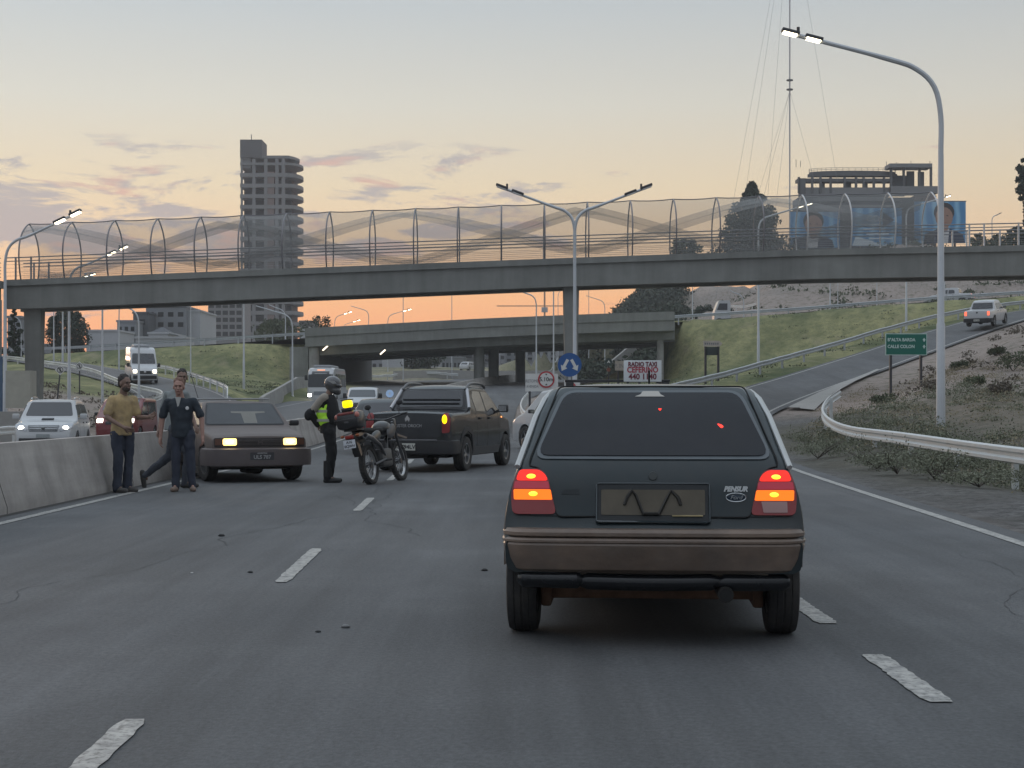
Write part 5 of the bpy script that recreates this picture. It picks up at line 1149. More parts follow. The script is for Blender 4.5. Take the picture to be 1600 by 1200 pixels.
# ------------------------------------------------ dusty sedan facing us
dust = mat('dusty_paint', (.135, .108, .098), .55, var=.12, vs=2, dirt=(.11, .09, .085), dscale=2, damt=.6)
def sedan():
    L, Ht = 4.05, 1.36
    top = [(0, .5), (.03, .8), (.1, .9), (.72, .93), (1.2, Ht-.07), (1.42, Ht-.01), (1.7, Ht), (2.3, Ht-.005), (2.48, Ht-.05), (2.98, .93), (3.1, .9), (3.5, .86), (3.9, .80), (3.97, .765), (3.985, .72), (4.0, .5), (L-.04, .46), (L, .42)]
    side = [(.2, .76), (.35, .80), (.55, .825), (.8, .82), (.9, .80), (1.3, .625), (1.36, .60)]
    plan = [(0, .93), (.3, .98), (1, 1), (3.2, 1), (3.8, .975), (L, .955)]
    hd = -67; fx, fy = math.cos(R(hd)), math.sin(R(hd)); fc = Vector((-4.16, 25.45, 0)); pos = fc-Vector((fx, fy, 0))*L
    c_ = Car('sedan_car', 'dusty brownish boxy sedan facing the camera with yellow headlights lit', 'car', pos, hd, L, top, [(0, .3), (.4, .24), (3.5, .22), (L, .26)], side, plan, dust, rc=.06, crown=.03, kr=.05, kf=.05)
    c_.body([(.75, .30), (3.30, .30)])
    f = c_.m_end(True)
    gsd = mat('sedan_glass', (.035, .04, .045), .12, var=.2, vs=3, spec=.5)
    c_.patch('window_frame', [(-.70, .935), (.70, .935), (.585, 1.315), (-.585, 1.315)], f, plast, off=.004, r=.05)
    ws = c_.patch('windshield', [(-.675, .95), (.675, .95), (.56, 1.30), (-.56, 1.30)], f, gsd, off=.008, r=.05)
    seat = mat('seat_back', (.19, .185, .165), .6); c_.patch('parcel_view', [(-.02, .965), (.21, .965), (.22, 1.13), (.40, 1.14), (.40, 1.165), (-.20, 1.165), (-.20, 1.14), (-.03, 1.13)], f, seat, ws, off=.009, th=.002, r=.01)
    c_.both('side_window', [(.78, .93), (1.62, .92), (1.62, 1.28), (1.32, 1.28)], glass, r=.03); c_.both('side_window', [(1.7, .92), (2.9, .92), (2.45, 1.27), (1.7, 1.28)], glass, r=.03)
    # frontal panel
    dk = mat('grille_dark', (.035, .028, .028), .6, var=.3, vs=6)
    gp = c_.patch('grille_panel', [(-.76, .59), (.76, .59), (.76, .735), (-.76, .735)], f, dk, off=.01, r=.015)
    for z in (.62, .645, .67, .695): MB().tube([f(y, z, .014) for y in np.linspace(-.36, .36, 7)], .006, 5).build('grille_bar', mat('grille_bar', (.09, .075, .072), .5), gp)
    MB().tube([f(a, b_, .02) for a, b_ in ((-.03, .625), (-.03, .70))], .007, 5).build('emblem', mat('grille_bar', (0, 0, 0)), gp); MB().tube([f(a, b_, .02) for a, b_ in ((.03, .625), (.03, .70))], .007, 5).build('emblem', MATS['grille_bar'], gp); MB().tube([f(a, b_, .02) for a, b_ in ((-.03, .66), (.03, .66))], .007, 5).build('emblem', MATS['grille_bar'], gp)
    yl = mat('yellow_headlamp', (1, .75, .35), .3, emit=(1, .62, .16), estr=3.6); yc = mat('yellow_core', (1, .9, .6), .3, emit=(1, .85, .5), estr=8)
    for sg in (1, -1):
        o = c_.patch('headlight', [(sg*.395, .615), (sg*.62, .615), (sg*.62, .725), (sg*.395, .725)], f, yl, off=.02, r=.03, step=.05)
        p = f(sg*.507, .672, .018); MB().ell(p, (.012, .07, .03)).build('bulb', yc, o)
        c_.patch('indicator', [(sg*.65, .62), (sg*.75, .62), (sg*.75, .72), (sg*.65, .72)], f, mat('indicator_off', (.12, .05, .03), .4), off=.018, r=.01)
    # bumper
    P_ = [(.55, .845), (.2, .845), (.06, .80), (0, .70), (-.03, .4), (-.035, 0)]; P_ = P_+[(a, -b_) for a, b_ in reversed(P_[:-1])]
    MB().sweep(catmull([(L-.0-a, b_, 0) for a, b_ in P_], 5), [(-.03, .30), (.05, .28), (.06, .40), (.05, .55), (-.03, .57)]).build('bumper', mat('sedan_bumper', (.12, .10, .10), .6, var=.15, vs=3, dirt=(.08, .065, .06), dscale=3, damt=.6), c_.root, sharp=30)
    pm = Matrix(((0, 0, 1, 0), (1, 0, 0, 0), (0, 1, 0, 0), (0, 0, 0, 1)))
    pl = MB().box(L+.087, L+.095, -.20, .20, .375, .50).build('number_plate', mat('plate_black', (.05, .05, .055), .5), c_.root)
    text('plate_text', 'ULS 787', .085, mat('plate_grey', (.34, .34, .34), .5), pl, Matrix.Translation((L+.097, 0, .42)) @ pm, bold=.002); text('plate_country', 'ARGENTINA', .03, MATS['plate_grey'], pl, Matrix.Translation((L+.097, 0, .485)) @ pm, bold=.001)
    sill_under(c_, .5, 3.6, .6, .2, .3); MB().box(3.0, 3.5, -.12, .12, .13, .25, b=.03).build('sump', under_m, c_.root)
    c_.wheel(.75, .30, .81, spokes=0, m=hub_m); c_.wheel(3.30, .30, .81, spokes=0, m=hub_m, steer=8)
    c_.seams((1.66, 2.85), .3, .92); c_.handles((1.8,), .82); c_.mirrors(2.75, .95, w=.16, h=.1)
    MB().tube([(1.2, -.45, Ht), (.7, -.5, Ht+.5)], .008, 5).build('antenna', plast, c_.root)
    # roof bars
    for x in (1.5, 2.25): MB().tube([(x, -.58, Ht+.03), (x, .58, Ht+.03)], .014, 6).build('roof_bar', mat('bar_pale', (.3, .3, .3), .4), c_.root)
sedan()

# ------------------------------------------------ dark pickup seen from behind
blackp = mat('black_paint', (.009, .011, .014), .24, metal=0, coat=.3, spec=.4, var=.1, vs=2, dirt=(.03, .032, .034), dscale=2, damt=.2)
def pickup(name, label, pos, head, paint, Ht=1.69, L=4.7, half=.90, lit='amber', cover=True, group=None, plate='AF794LV', hi=True, wr=.335):
    bt = 1.14
    top = [(0, .60), (.03, .95), (.06, bt-.01), (.12, bt+.02), (1.28, bt+.05), (1.36, bt+.07), (1.62, Ht-.10), (1.78, Ht-.03), (2.0, Ht), (2.7, Ht-.01), (2.95, Ht-.06), (3.55, 1.18), (3.75, 1.10), (4.3, 1.02), (4.55, .88), (4.66, .7), (L, .5)]
    if not cover: top[6] = (1.42, Ht-.08); top[5] = (1.32, bt+.07); top[7] = (1.55, Ht-.02)
    side = [(.25, half*.93), (.45, half*.98), (.75, half), (1.0, half*.975), (bt, half*.94), (Ht-.1, half*.76), (Ht, half*.72)]
    plan = [(0, .965), (.2, .99), (1, 1), (3.4, .99), (4.2, .95), (4.55, .88), (L, .78)]
    c_ = Car(name, label, 'pickup', pos, head, L, top, [(0, .42), (.5, .32), (4.2, .28), (L, .32)], side, plan, paint, rc=.08, crown=.03, kr=.05, kf=.12, group=group)
    XR = 1.0; c_.body([(XR, wr), (XR+2.83 if hi else XR+2.9, wr)], arch=.06)
    e = c_.m_end(False)
    c_.patch('tailgate', [(-.66, .66), (.66, .66), (.66, 1.10), (-.66, 1.10)], e, paint, off=.01, r=.03)
    # rear cab window
    c_.patch('window_surround', [(-.73, 1.20), (.73, 1.20), (.66, 1.60), (-.66, 1.60)] if cover else [(-.7, 1.25), (.7, 1.25), (.63, 1.6), (-.63, 1.6)], e, plast, off=.008, r=.05)
    c_.patch('rear_window', [(-.68, 1.235), (.68, 1.235), (.61, 1.565), (-.61, 1.565)] if cover else [(-.64, 1.3), (.64, 1.3), (.58, 1.56), (-.58, 1.56)], e, glass, off=.012, r=.05)
    c_.both('side_window', [(1.78, 1.16), (2.42, 1.15), (2.42, 1.56), (1.95, 1.56), (1.78, 1.45)], glass, r=.03); c_.both('side_window', [(2.5, 1.15), (3.42, 1.15), (2.98, 1.54), (2.5, 1.56)], glass, r=.03)
    c_.patch('windshield', [(-.7, 1.2), (.7, 1.2), (.6, 1.58), (-.6, 1.58)], c_.m_end(True), glass, r=.05)
    c_.seams((1.72, 2.46, 3.3), .4, 1.14); c_.handles((1.95, 2.62), 1.02, m=plast); c_.mirrors(3.3, 1.18, w=.2, h=.16)
    if hi:
        for sg in (1, -1):
            rl = [c_.bend((x, sg*(c_.W(x, Ht-.1)-.02), z)) for x, z in ((1.62, Ht-.10), (1.85, Ht+.0), (2.1, Ht+.03), (2.7, Ht+.02), (2.95, Ht-.05))]; MB().tube(catmull(rl, 4), .028, 8).build('roof_rail', mat('rail_dk', (.10, .10, .105), .3, metal=.5) , c_.root)
            MB().tube([c_.bend((x, sg*(c_.W(x, z)+.0), z)) for x, z in ((1.36, 1.22), (1.5, 1.38), (1.62, 1.55), (1.66, 1.60))], .035, 8).build('sport_bar', mat('pale_bar', (.42, .43, .45), .3, metal=.5), c_.root)
        for z_ in (1.30, 1.38): MB().tube([e(y, z_, .03) for y in np.linspace(-.6, .6, 7)], .012, 6).build('window_bar', plast, c_.root)
        c_.both('wheel_arch_trim', [(XR-wr-.16, .35), (XR-wr-.06, .35), (XR-wr*.75-.03, .70), (XR, .80-.02), (XR+wr*.75+.03, .70), (XR+wr+.06, .35), (XR+wr+.16, .35), (XR+wr+.03, .72), (XR+.12, .86), (XR-.12, .86), (XR-wr-.03, .72)], plast, off=.014, r=.02)
        c_.both('sill_trim', [(1.45, .30), (3.35, .30), (3.35, .46), (1.45, .46)], mat('sill_grey', (.07, .07, .072), .5), off=.012, r=.02)
        BT = Matrix(((0, 0, -1, 0), (-1, 0, 0, 0), (0, 1, 0, 0), (0, 0, 0, 1)))
        p = e(0, .98, .0); MB().prism([(-.035, -.06), (0, -.02), (.035, -.06), (.05, .0), (0, .07), (-.05, 0)], -.004, .004, Matrix.Translation((p.x-.016, 0, 1.02)) @ Matrix.Rotation(R(90), 4, 'Z')).build('emblem', chrome, c_.root, smooth=False)
        text('badge_text', 'DUSTER OROCH', .085, mat('badge_silver', (.5, .5, .5), .3, metal=.5), c_.root, Matrix.Translation((e(0, .9, 0).x-.013, 0, .885)) @ BT, sx=.9)
        yl = mat('amber_glow', (1, .6, .02), .3, emit=(1, .56, .0), estr=2.4)
        for sg in (1, -1):
            o = c_.patch('tail_light', [(sg*.69, .74), (sg*.84, .76), (sg*.85, 1.02), (sg*.80, 1.12), (sg*.69, 1.10)], e, TAILRED, off=.02, r=.04, step=.05)
            if sg < 0: p = e(sg*.735, 1.0, .02); MB().ell(p, (.02, .05, .095)).build('indicator_bulb', yl, o)
        o = c_.patch('side_repeater', [(3.52, 1.02), (3.58, 1.02), (3.58, 1.05), (3.52, 1.05)], c_.m_side(-1), mat('amber_small', (1, .4, .1), .3, emit=(1, .35, .1), estr=2), off=.01, r=.01)
        MB().lathe([(0, -.1), (.33, -.1), (.36, -.06), (.36, .06), (.33, .1), (0, .1)], 24, Matrix.Translation((.45, .1, .36)) @ Matrix.Rotation(R(90), 4, 'X')).build('spare_wheel', tyre_m, c_.root)
    else:
        rl_ = mat('tail_lit_far', (.9, .1, .05), .3, emit=(1, .16, .08), estr=1.3)
        for sg in (1, -1): c_.patch('tail_light', [(sg*.70, .80), (sg*.86, .80), (sg*.86, 1.08), (sg*.70, 1.08)], e, rl_, off=.02, r=.03)
        c_.patch('emblem', [(-.06, .95), (.06, .95), (.06, 1.06), (-.06, 1.06)], e, plast, off=.014, r=.04)
    # rear bumper
    P_ = [(.40, half+.0), (.12, half-.02), (.02, half-.12), (-.04, .4), (-.045, 0)]; P_ = P_+[(a, -b_) for a, b_ in reversed(P_[:-1])]
    MB().sweep(catmull([(a, b_, 0) for a, b_ in P_], 5), [(.03, .34), (-.04, .36), (-.05, .5), (-.04, .6), (.03, .62)]).build('bumper', plast, c_.root, sharp=30)
    MB().box(-.09, -.045, -.62, .62, .60, .63, b=.008).build('bumper_step', mat('step_grey', (.16, .16, .165), .4, metal=.4), c_.root)
    BT = Matrix(((0, 0, -1, 0), (-1, 0, 0, 0), (0, 1, 0, 0), (0, 0, 0, 1)))
    pl = MB().box(-.108, -.10, -.20, .20, .42, .555).build('number_plate', plate_w, c_.root)
    text('plate_text', plate, .11, plate_t, pl, Matrix.Translation((-.111, 0, .485)) @ BT, bold=.002)
    sill_under(c_, .6, 4.2, .6, .26, .4); c_.wheel(XR, wr, half-.0, w=.21, spokes=5); c_.wheel(XR+2.83, wr, half-.0, w=.21, spokes=5)
    MB().tube([(XR, -.7, wr), (XR, .7, wr)], .07, 8).build('rear_axle', under_m, c_.root)
    return c_
hd = 90-15.5
pickup('pickup_truck', 'black double cab pickup stopped across the lane with its right amber light glowing', (-2.0, 29.25, 0), hd, blackp)
hp = 90-33; pickup('pickup_truck', 'white pickup driving up the exit ramp with red tail lights lit', (32.1, 106.0, 6.65), hp, white_p, Ht=1.80, L=4.9, half=.95, cover=True, hi=False, plate='AC 214', wr=.37).root.rotation_euler[1] = R(-6)
c2 = pickup('pickup_truck', 'white double cab pickup on the overpass road seen from its left side', (P(1521, 470, 162).x, 162, 11.9), 152, white_p, Ht=1.80, L=5.1, half=.95, cover=False, hi=False, plate='', wr=.37)

# ------------------------------------------------ other traffic
def suv():
    c_ = simple_car('suv_car', 'large white off-road vehicle with roof rails and headlights on, left of the barrier', 'car', (0, 0, 0), -84, white_p, L=4.7, Ht=1.80, half=.925, kind='suv', hood=1.12, beltz=1.12)
    c_.top = [(0, .6), (.03, .9), (.1, 1.2), (.2, 1.35), (.45, 1.65), (.6, 1.74), (1, 1.80), (2.4, 1.80), (2.75, 1.75), (3.35, 1.24), (3.5, 1.17), (4.2, 1.10), (4.5, 1.0), (4.62, .9), (4.68, .7), (4.7, .45)]
    c_.root.location = (-15.05, 51.5, -.33); c_.root.rotation_euler[2] = R(-81)
    c_.body([(.95, .38), (3.7, .38)], arch=.07); f = c_.m_end(True)
    c_.patch('windshield', [(-.72, 1.27), (.72, 1.27), (.61, 1.70), (-.61, 1.70)], f, glass, r=.06)
    for a in ([(.4, 1.2), (1.05, 1.2), (1.05, 1.62), (.65, 1.62)], [(1.12, 1.2), (2.0, 1.19), (2.0, 1.64), (1.12, 1.63)], [(2.08, 1.19), (3.3, 1.19), (2.85, 1.62), (2.08, 1.64)]): c_.both('side_window', a, glass, r=.04)
    c_.patch('grille', [(-.42, .80), (.42, .80), (.47, .985), (-.47, .985)], f, mat('grille_mid', (.16, .17, .18), .4, metal=.4), off=.012, r=.03)
    for z in (.835, .88, .925): MB().tube([f(y, z, .02) for y in np.linspace(-.4, .4, 7)], .010, 5).build('grille_bar', chrome, c_.root)
    p = f(0, .89, .02); MB().ell(p, (.02, .06, .045)).build('emblem', mat('lock_metal', (0, 0, 0)), c_.root)
    c_.patch('scoop', [(-.18, 1.145), (.18, 1.145), (.18, 1.18), (-.18, 1.18)], f, plast, off=.03, th=.05, r=.01)
    c_.patch('lower_grille', [(-.72, .47), (.72, .47), (.72, .60), (-.72, .60)], f, plast, off=.012, r=.04)
    pl = c_.patch('number_plate', [(-.2, .62), (.2, .62), (.2, .72), (-.2, .72)], f, mat('plate_grey2', (.25, .27, .27), .5), off=.02, r=.005)
    hlm = mat('headlamp_glass', (.35, .36, .38), .15, metal=.4); lit = mat('headlamp_white', (1, 1, .95), .3, emit=(1, .95, .82), estr=12)
    for sg in (1, -1):
        o = c_.patch('headlight', [(sg*.48, .80), (sg*.84, .90), (sg*.86, 1.03), (sg*.70, 1.04), (sg*.5, .96)], f, hlm, off=.015, r=.04)
        p = f(sg*.66, .90, .02); MB().ell(p, (.03, .085, .065)).build('bulb', lit, o)
        MB().tube(catmull([(1.0, sg*.66, 1.80), (1.2, sg*.67, 1.85), (2.2, sg*.67, 1.85), (2.4, sg*.66, 1.80)], 4), .02, 6).build('roof_rail', chrome, c_.root)
    c_.mirrors(3.15, 1.22, m=white_p, w=.22, h=.17); c_.wheel(.95, .38, .93, w=.24); c_.wheel(3.7, .38, .93, w=.24); c_.seams((2.04, 3.1), .4, 1.18); c_.handles((1.3, 2.2), 1.05)
suv()
redp = mat('red_paint', (.16, .02, .022), .35, var=.1, coat=.3)
c_ = simple_car('red_car', 'dark red van-like car behind the man in the yellow shirt, headlights on', 'car', (-15.5-.1, 60+4.1, -.2), -89, redp, L=4.1, Ht=1.78, half=.88, kind='van', beltz=1.05)
c_.body([(.75, .31), (3.35, .31)]); f = c_.m_end(True); c_.patch('windshield', [(-.7, 1.28), (.7, 1.28), (.62, 1.72), (-.62, 1.72)], f, glass, r=.05); c_.both('side_window', [(2.0, 1.1), (3.2, 1.1), (2.6, 1.6), (2.0, 1.6)], glass, r=.04); c_.both('side_window', [(.4, 1.1), (1.9, 1.1), (1.9, 1.6), (.4, 1.6)], glass, r=.04)
hl(c_, .48, .72, .80, .95, True, str_=9, col=(1, .94, .8)); c_.patch('grille', [(-.36, .72), (.36, .72), (.36, .84), (-.36, .84)], f, plast, off=.012, r=.02); c_.wheel(.75, .31, .85); c_.wheel(3.35, .31, .85); c_.mirrors(2.95, 1.12)
MB().tube([f(y, 1.755, .01) for y in np.linspace(-.6, .6, 9)], .025, 6).build('roof_edge_trim', mat('trim_white', (.4, .4, .4), .5), c_.root)

def van(name, label, pos, head, L, Ht, half, lit=True, pitch=0, low=plast, str_=7):
    c_ = simple_car(name, label, 'van', pos, head, white_p, L=L, Ht=Ht, half=half, kind='van', beltz=1.2)
    if Ht > 2.3: c_.top = [(0, .6), (.03, 1.9), (.1, Ht-.15), (.25, Ht-.02), (1, Ht), (L-2.3, Ht), (L-1.9, Ht-.12), (L-1.6, Ht-.38), (L-.95, 1.42), (L-.3, 1.15), (L-.05, .95), (L, .55)]
    c_.body([(1.1, .34), (L-1.0, .34)]); f = c_.m_end(True)
    zt = Ht-.45 if Ht > 2.3 else Ht-.16
    c_.patch('windshield', [(-half*.86, 1.45 if Ht > 2.3 else 1.28), (half*.86, 1.45 if Ht > 2.3 else 1.28), (half*.78, zt), (-half*.78, zt)], f, glass, r=.08)
    c_.patch('grille', [(-.5, .72), (.5, .72), (.42, .95), (-.42, .95)], f, plast, off=.012, r=.03); c_.patch('lower_bumper', [(-.85, .36), (.85, .36), (.85, .62), (-.85, .62)], f, low, off=.014, r=.04)
    hl(c_, .58, .84, .80, 1.02, lit, str_=str_, col=(1, .9, .7))
    xw = L-1.15
    for a, b_ in (((.3, 1.4),), ((1.5, 2.7),), ((2.8, xw-1.0),)) if 0 else [(q, None) for q in ((.3, 1.4), (1.5, 2.7), (2.8, xw-.95))]:
        if a[1]-a[0] > .3: c_.both('side_window', [(a[0], 1.25), (a[1], 1.25), (a[1], min(Ht-.35, 1.95)), (a[0], min(Ht-.35, 1.95))], glass, r=.05)
    c_.both('side_window', [(xw-.9, 1.22), (xw+.1, 1.22), (xw-.35, min(Ht-.38, 1.9)), (xw-.9, min(Ht-.35, 1.92))], glass, r=.05)
    c_.mirrors(xw, 1.3, w=.2, h=.28); c_.wheel(1.1, .34, half, w=.2, spokes=0, m=hub_m); c_.wheel(L-1.0, .34, half, w=.2, spokes=0, m=hub_m)
    p = f(0, .84, .03); MB().ell(p, (.02, .09, .09)).build('emblem', chrome, c_.root)
    return c_
v = van('minibus', 'white high-roofed minibus coming down the curving slip road at left', (-28.9, 118.5, 3.15), -71, 5.9, 2.65, 1.0); v.root.rotation_euler[1] = R(3)
MB().box(1.2, 3.6, -.55, .55, 2.63, 2.83, b=.07).build('air_conditioner', mat('ac_grey', (.3, .31, .33), .5), v.root)
van('small_van', 'small white van behind the helmet of the traffic officer', (P(563, 0, 85).x-.1, 85+4.3, .45), -88, 4.3, 1.85, .88, lit=False)
def bus():
    L, Ht, half = 7.4, 3.0, 1.12
    c_ = simple_car('coach_bus', 'white small coach with headlights on coming from under the overpass', 'bus', (-15.0+.2, 120+L, 1.25), -91.5, white_p, L=L, Ht=Ht, half=half, kind='bus', beltz=1.3)
    c_.side = [(.2, 1.04), (.5, 1.1), (1.2, 1.12), (2.6, 1.05), (3, .98)]
    c_.body([(1.6, .42), (L-1.6, .42)]); f = c_.m_end(True)
    c_.patch('windshield', [(-1.0, 1.42), (1.0, 1.42), (.96, 2.68), (-.96, 2.68)], f, glass, r=.12); c_.patch('destination_glow', [(-.3, 2.74), (.3, 2.74), (.3, 2.80), (-.3, 2.80)], f, mat('dest_orange', (1, .4, .2), .4, emit=(1, .4, .2), estr=.9), off=.03, r=.02)
    c_.patch('grille', [(-.5, .80), (.5, .80), (.5, 1.1), (-.5, 1.1)], f, mat('bus_grille', (.2, .22, .24), .5), off=.012, r=.04)
    for z in (.7, .75): pass
    hl(c_, .70, .98, .70, .92, True, str_=9, col=(1, .97, .9)); 
    for sg in (1,-1): p = f(sg*.86, 1.2, .02); MB().ell(p, (.02, .08, .08)).build('upper_lamp', mat('lamp_off', (.55, .55, .55), .3), c_.root)
    for a in ((.3, 1.9), (2.0, 3.6), (3.7, 5.3), (5.4, 6.3)): c_.both('side_window', [(a[0], 1.5), (a[1], 1.5), (a[1], 2.5), (a[0], 2.5)], glass, r=.08)
    c_.mirrors(L-.6, 2.1, w=.22, h=.4); c_.wheel(1.6, .42, half, w=.25, spokes=0, m=hub_m); c_.wheel(L-1.6, .42, half, w=.25, spokes=0, m=hub_m)
    MB().box(2, 6.2, -.7, .7, Ht-.02, Ht+.2, b=.08).build('roof_unit', MATS['ac_grey'], c_.root)
bus()
# dark car behind the officer
c_ = simple_car('dark_car', 'dark car behind the officer and motorcycle, left of the black pickup', 'car', (-3.25, 39.0, 0), 92, blackp, Ht=1.46, kind='hatch', L=4.0)
c_.body([(.7, .3), (3.2, .3)]); c_.patch('rear_window', [(-.6, 1.0), (.6, 1.0), (.52, 1.32), (-.52, 1.32)], c_.m_end(False), glass, r=.05); std_windows(c_, 1.46, .95, .85, .35, 3.0, (1.0, 1.9)); c_.wheel(.7, .3, .84); c_.wheel(3.2, .3, .84); hl(c_, .5, .78, .7, .88, False, front=False, m=TAILRED, name='tail_light'); c_.mirrors(2.8, 1.0)
# white crossover heading for the ramp
c_ = simple_car('white_car', 'white crossover turned across the fork, half hidden behind the left roof pillar of the hatchback', 'car', (2.85, 41.4, 0), 122, white_p, Ht=1.76, kind='suv', L=4.3, hood=1.02, beltz=1.0)
c_.body([(.8, .34), (3.35, .34)], arch=.06); c_.patch('rear_window', [(-.6, 1.12), (.6, 1.12), (.55, 1.5), (-.55, 1.5)], c_.m_end(False), glass, r=.05)
lg = mat('glass_bright_view', (.20, .2, .17), .15, var=.9, vs=1.2, spec=.5)  # opaque; the bright view through the windows is put into the colour
for a in ([(.42, 1.05), (.95, 1.04), (.95, 1.45), (.7, 1.45)], [(1.02, 1.04), (1.85, 1.03), (1.85, 1.5), (1.02, 1.48)], [(1.93, 1.03), (3.0, 1.03), (2.6, 1.48), (1.93, 1.5)]): c_.both('side_window', a, lg, r=.05)
c_.wheel(.8, .34, .85, w=.21); c_.wheel(3.35, .34, .85, w=.21); c_.handles((1.15, 2.05), .93); c_.seams((1.88, 2.95), .4, 1.0); hl(c_, .58, .80, .82, 1.0, False, front=False, m=TAILRED, name='tail_light'); c_.mirrors(2.85, 1.08)
MB().tube(catmull([(.5, .62, 1.58), (.9, .66, 1.69), (2.1, .66, 1.69), (2.6, .62, 1.58)], 4), .018, 6).build('roof_rail', mat('bar_pale', (1, 1, 1)), c_.root)
# far white hatchback beyond the overpass
yy = 255; c_ = simple_car('white_hatchback', 'small distant white hatchback seen under the overpass', 'car', (P(724, 0, yy).x, yy, H(P(724, 0, yy).x, yy)), 65, white_p, Ht=1.5, kind='hatch', L=4.0)
c_.root.location.z = P(724, 579, yy).z; c_.body([(.7, .3), (3.2, .3)]); c_.patch('rear_window', [(-.6, 1.0), (.6, 1.0), (.52, 1.36), (-.52, 1.36)], c_.m_end(False), glass, r=.05); std_windows(c_, 1.5, .95, .85, .35, 3.0, (1.0, 1.9)); c_.wheel(.7, .3, .84); c_.wheel(3.2, .3, .84)
# truck cab on the overpass road
tk = empty('truck', (P(1129, 0, 172).x, 172, 10.0), R(180), 'white truck cab on the overpass road below the bare hill', 'truck')
MB().prism([(-.75, .6), (1.05, .6), (1.0, 1.75), (.62, 2.75), (.5, 2.92), (-.6, 2.95), (-.75, 2.7)], -1.05, 1.05).build('cab', white_p, tk, sharp=25)
for y in (-1.053, 1.053): MB().prism([(-.4, 1.85), (.78, 1.85), (.48, 2.6), (-.4, 2.6)], y-.01, y+.01).build('side_window', glass, tk, smooth=False)
MB().box(-6.5, -.8, -1.0, 1.0, .7, .95, b=.05).build('flatbed', plast, tk)
for x in (.5, -4.8): MB().lathe([(0, -1.1), (.48, -1.1), (.5, -.8), (.5, .8), (.48, 1.1), (0, 1.1)], 20, Matrix.Translation((x, 0, .48))).build('wheel', tyre_m, tk)
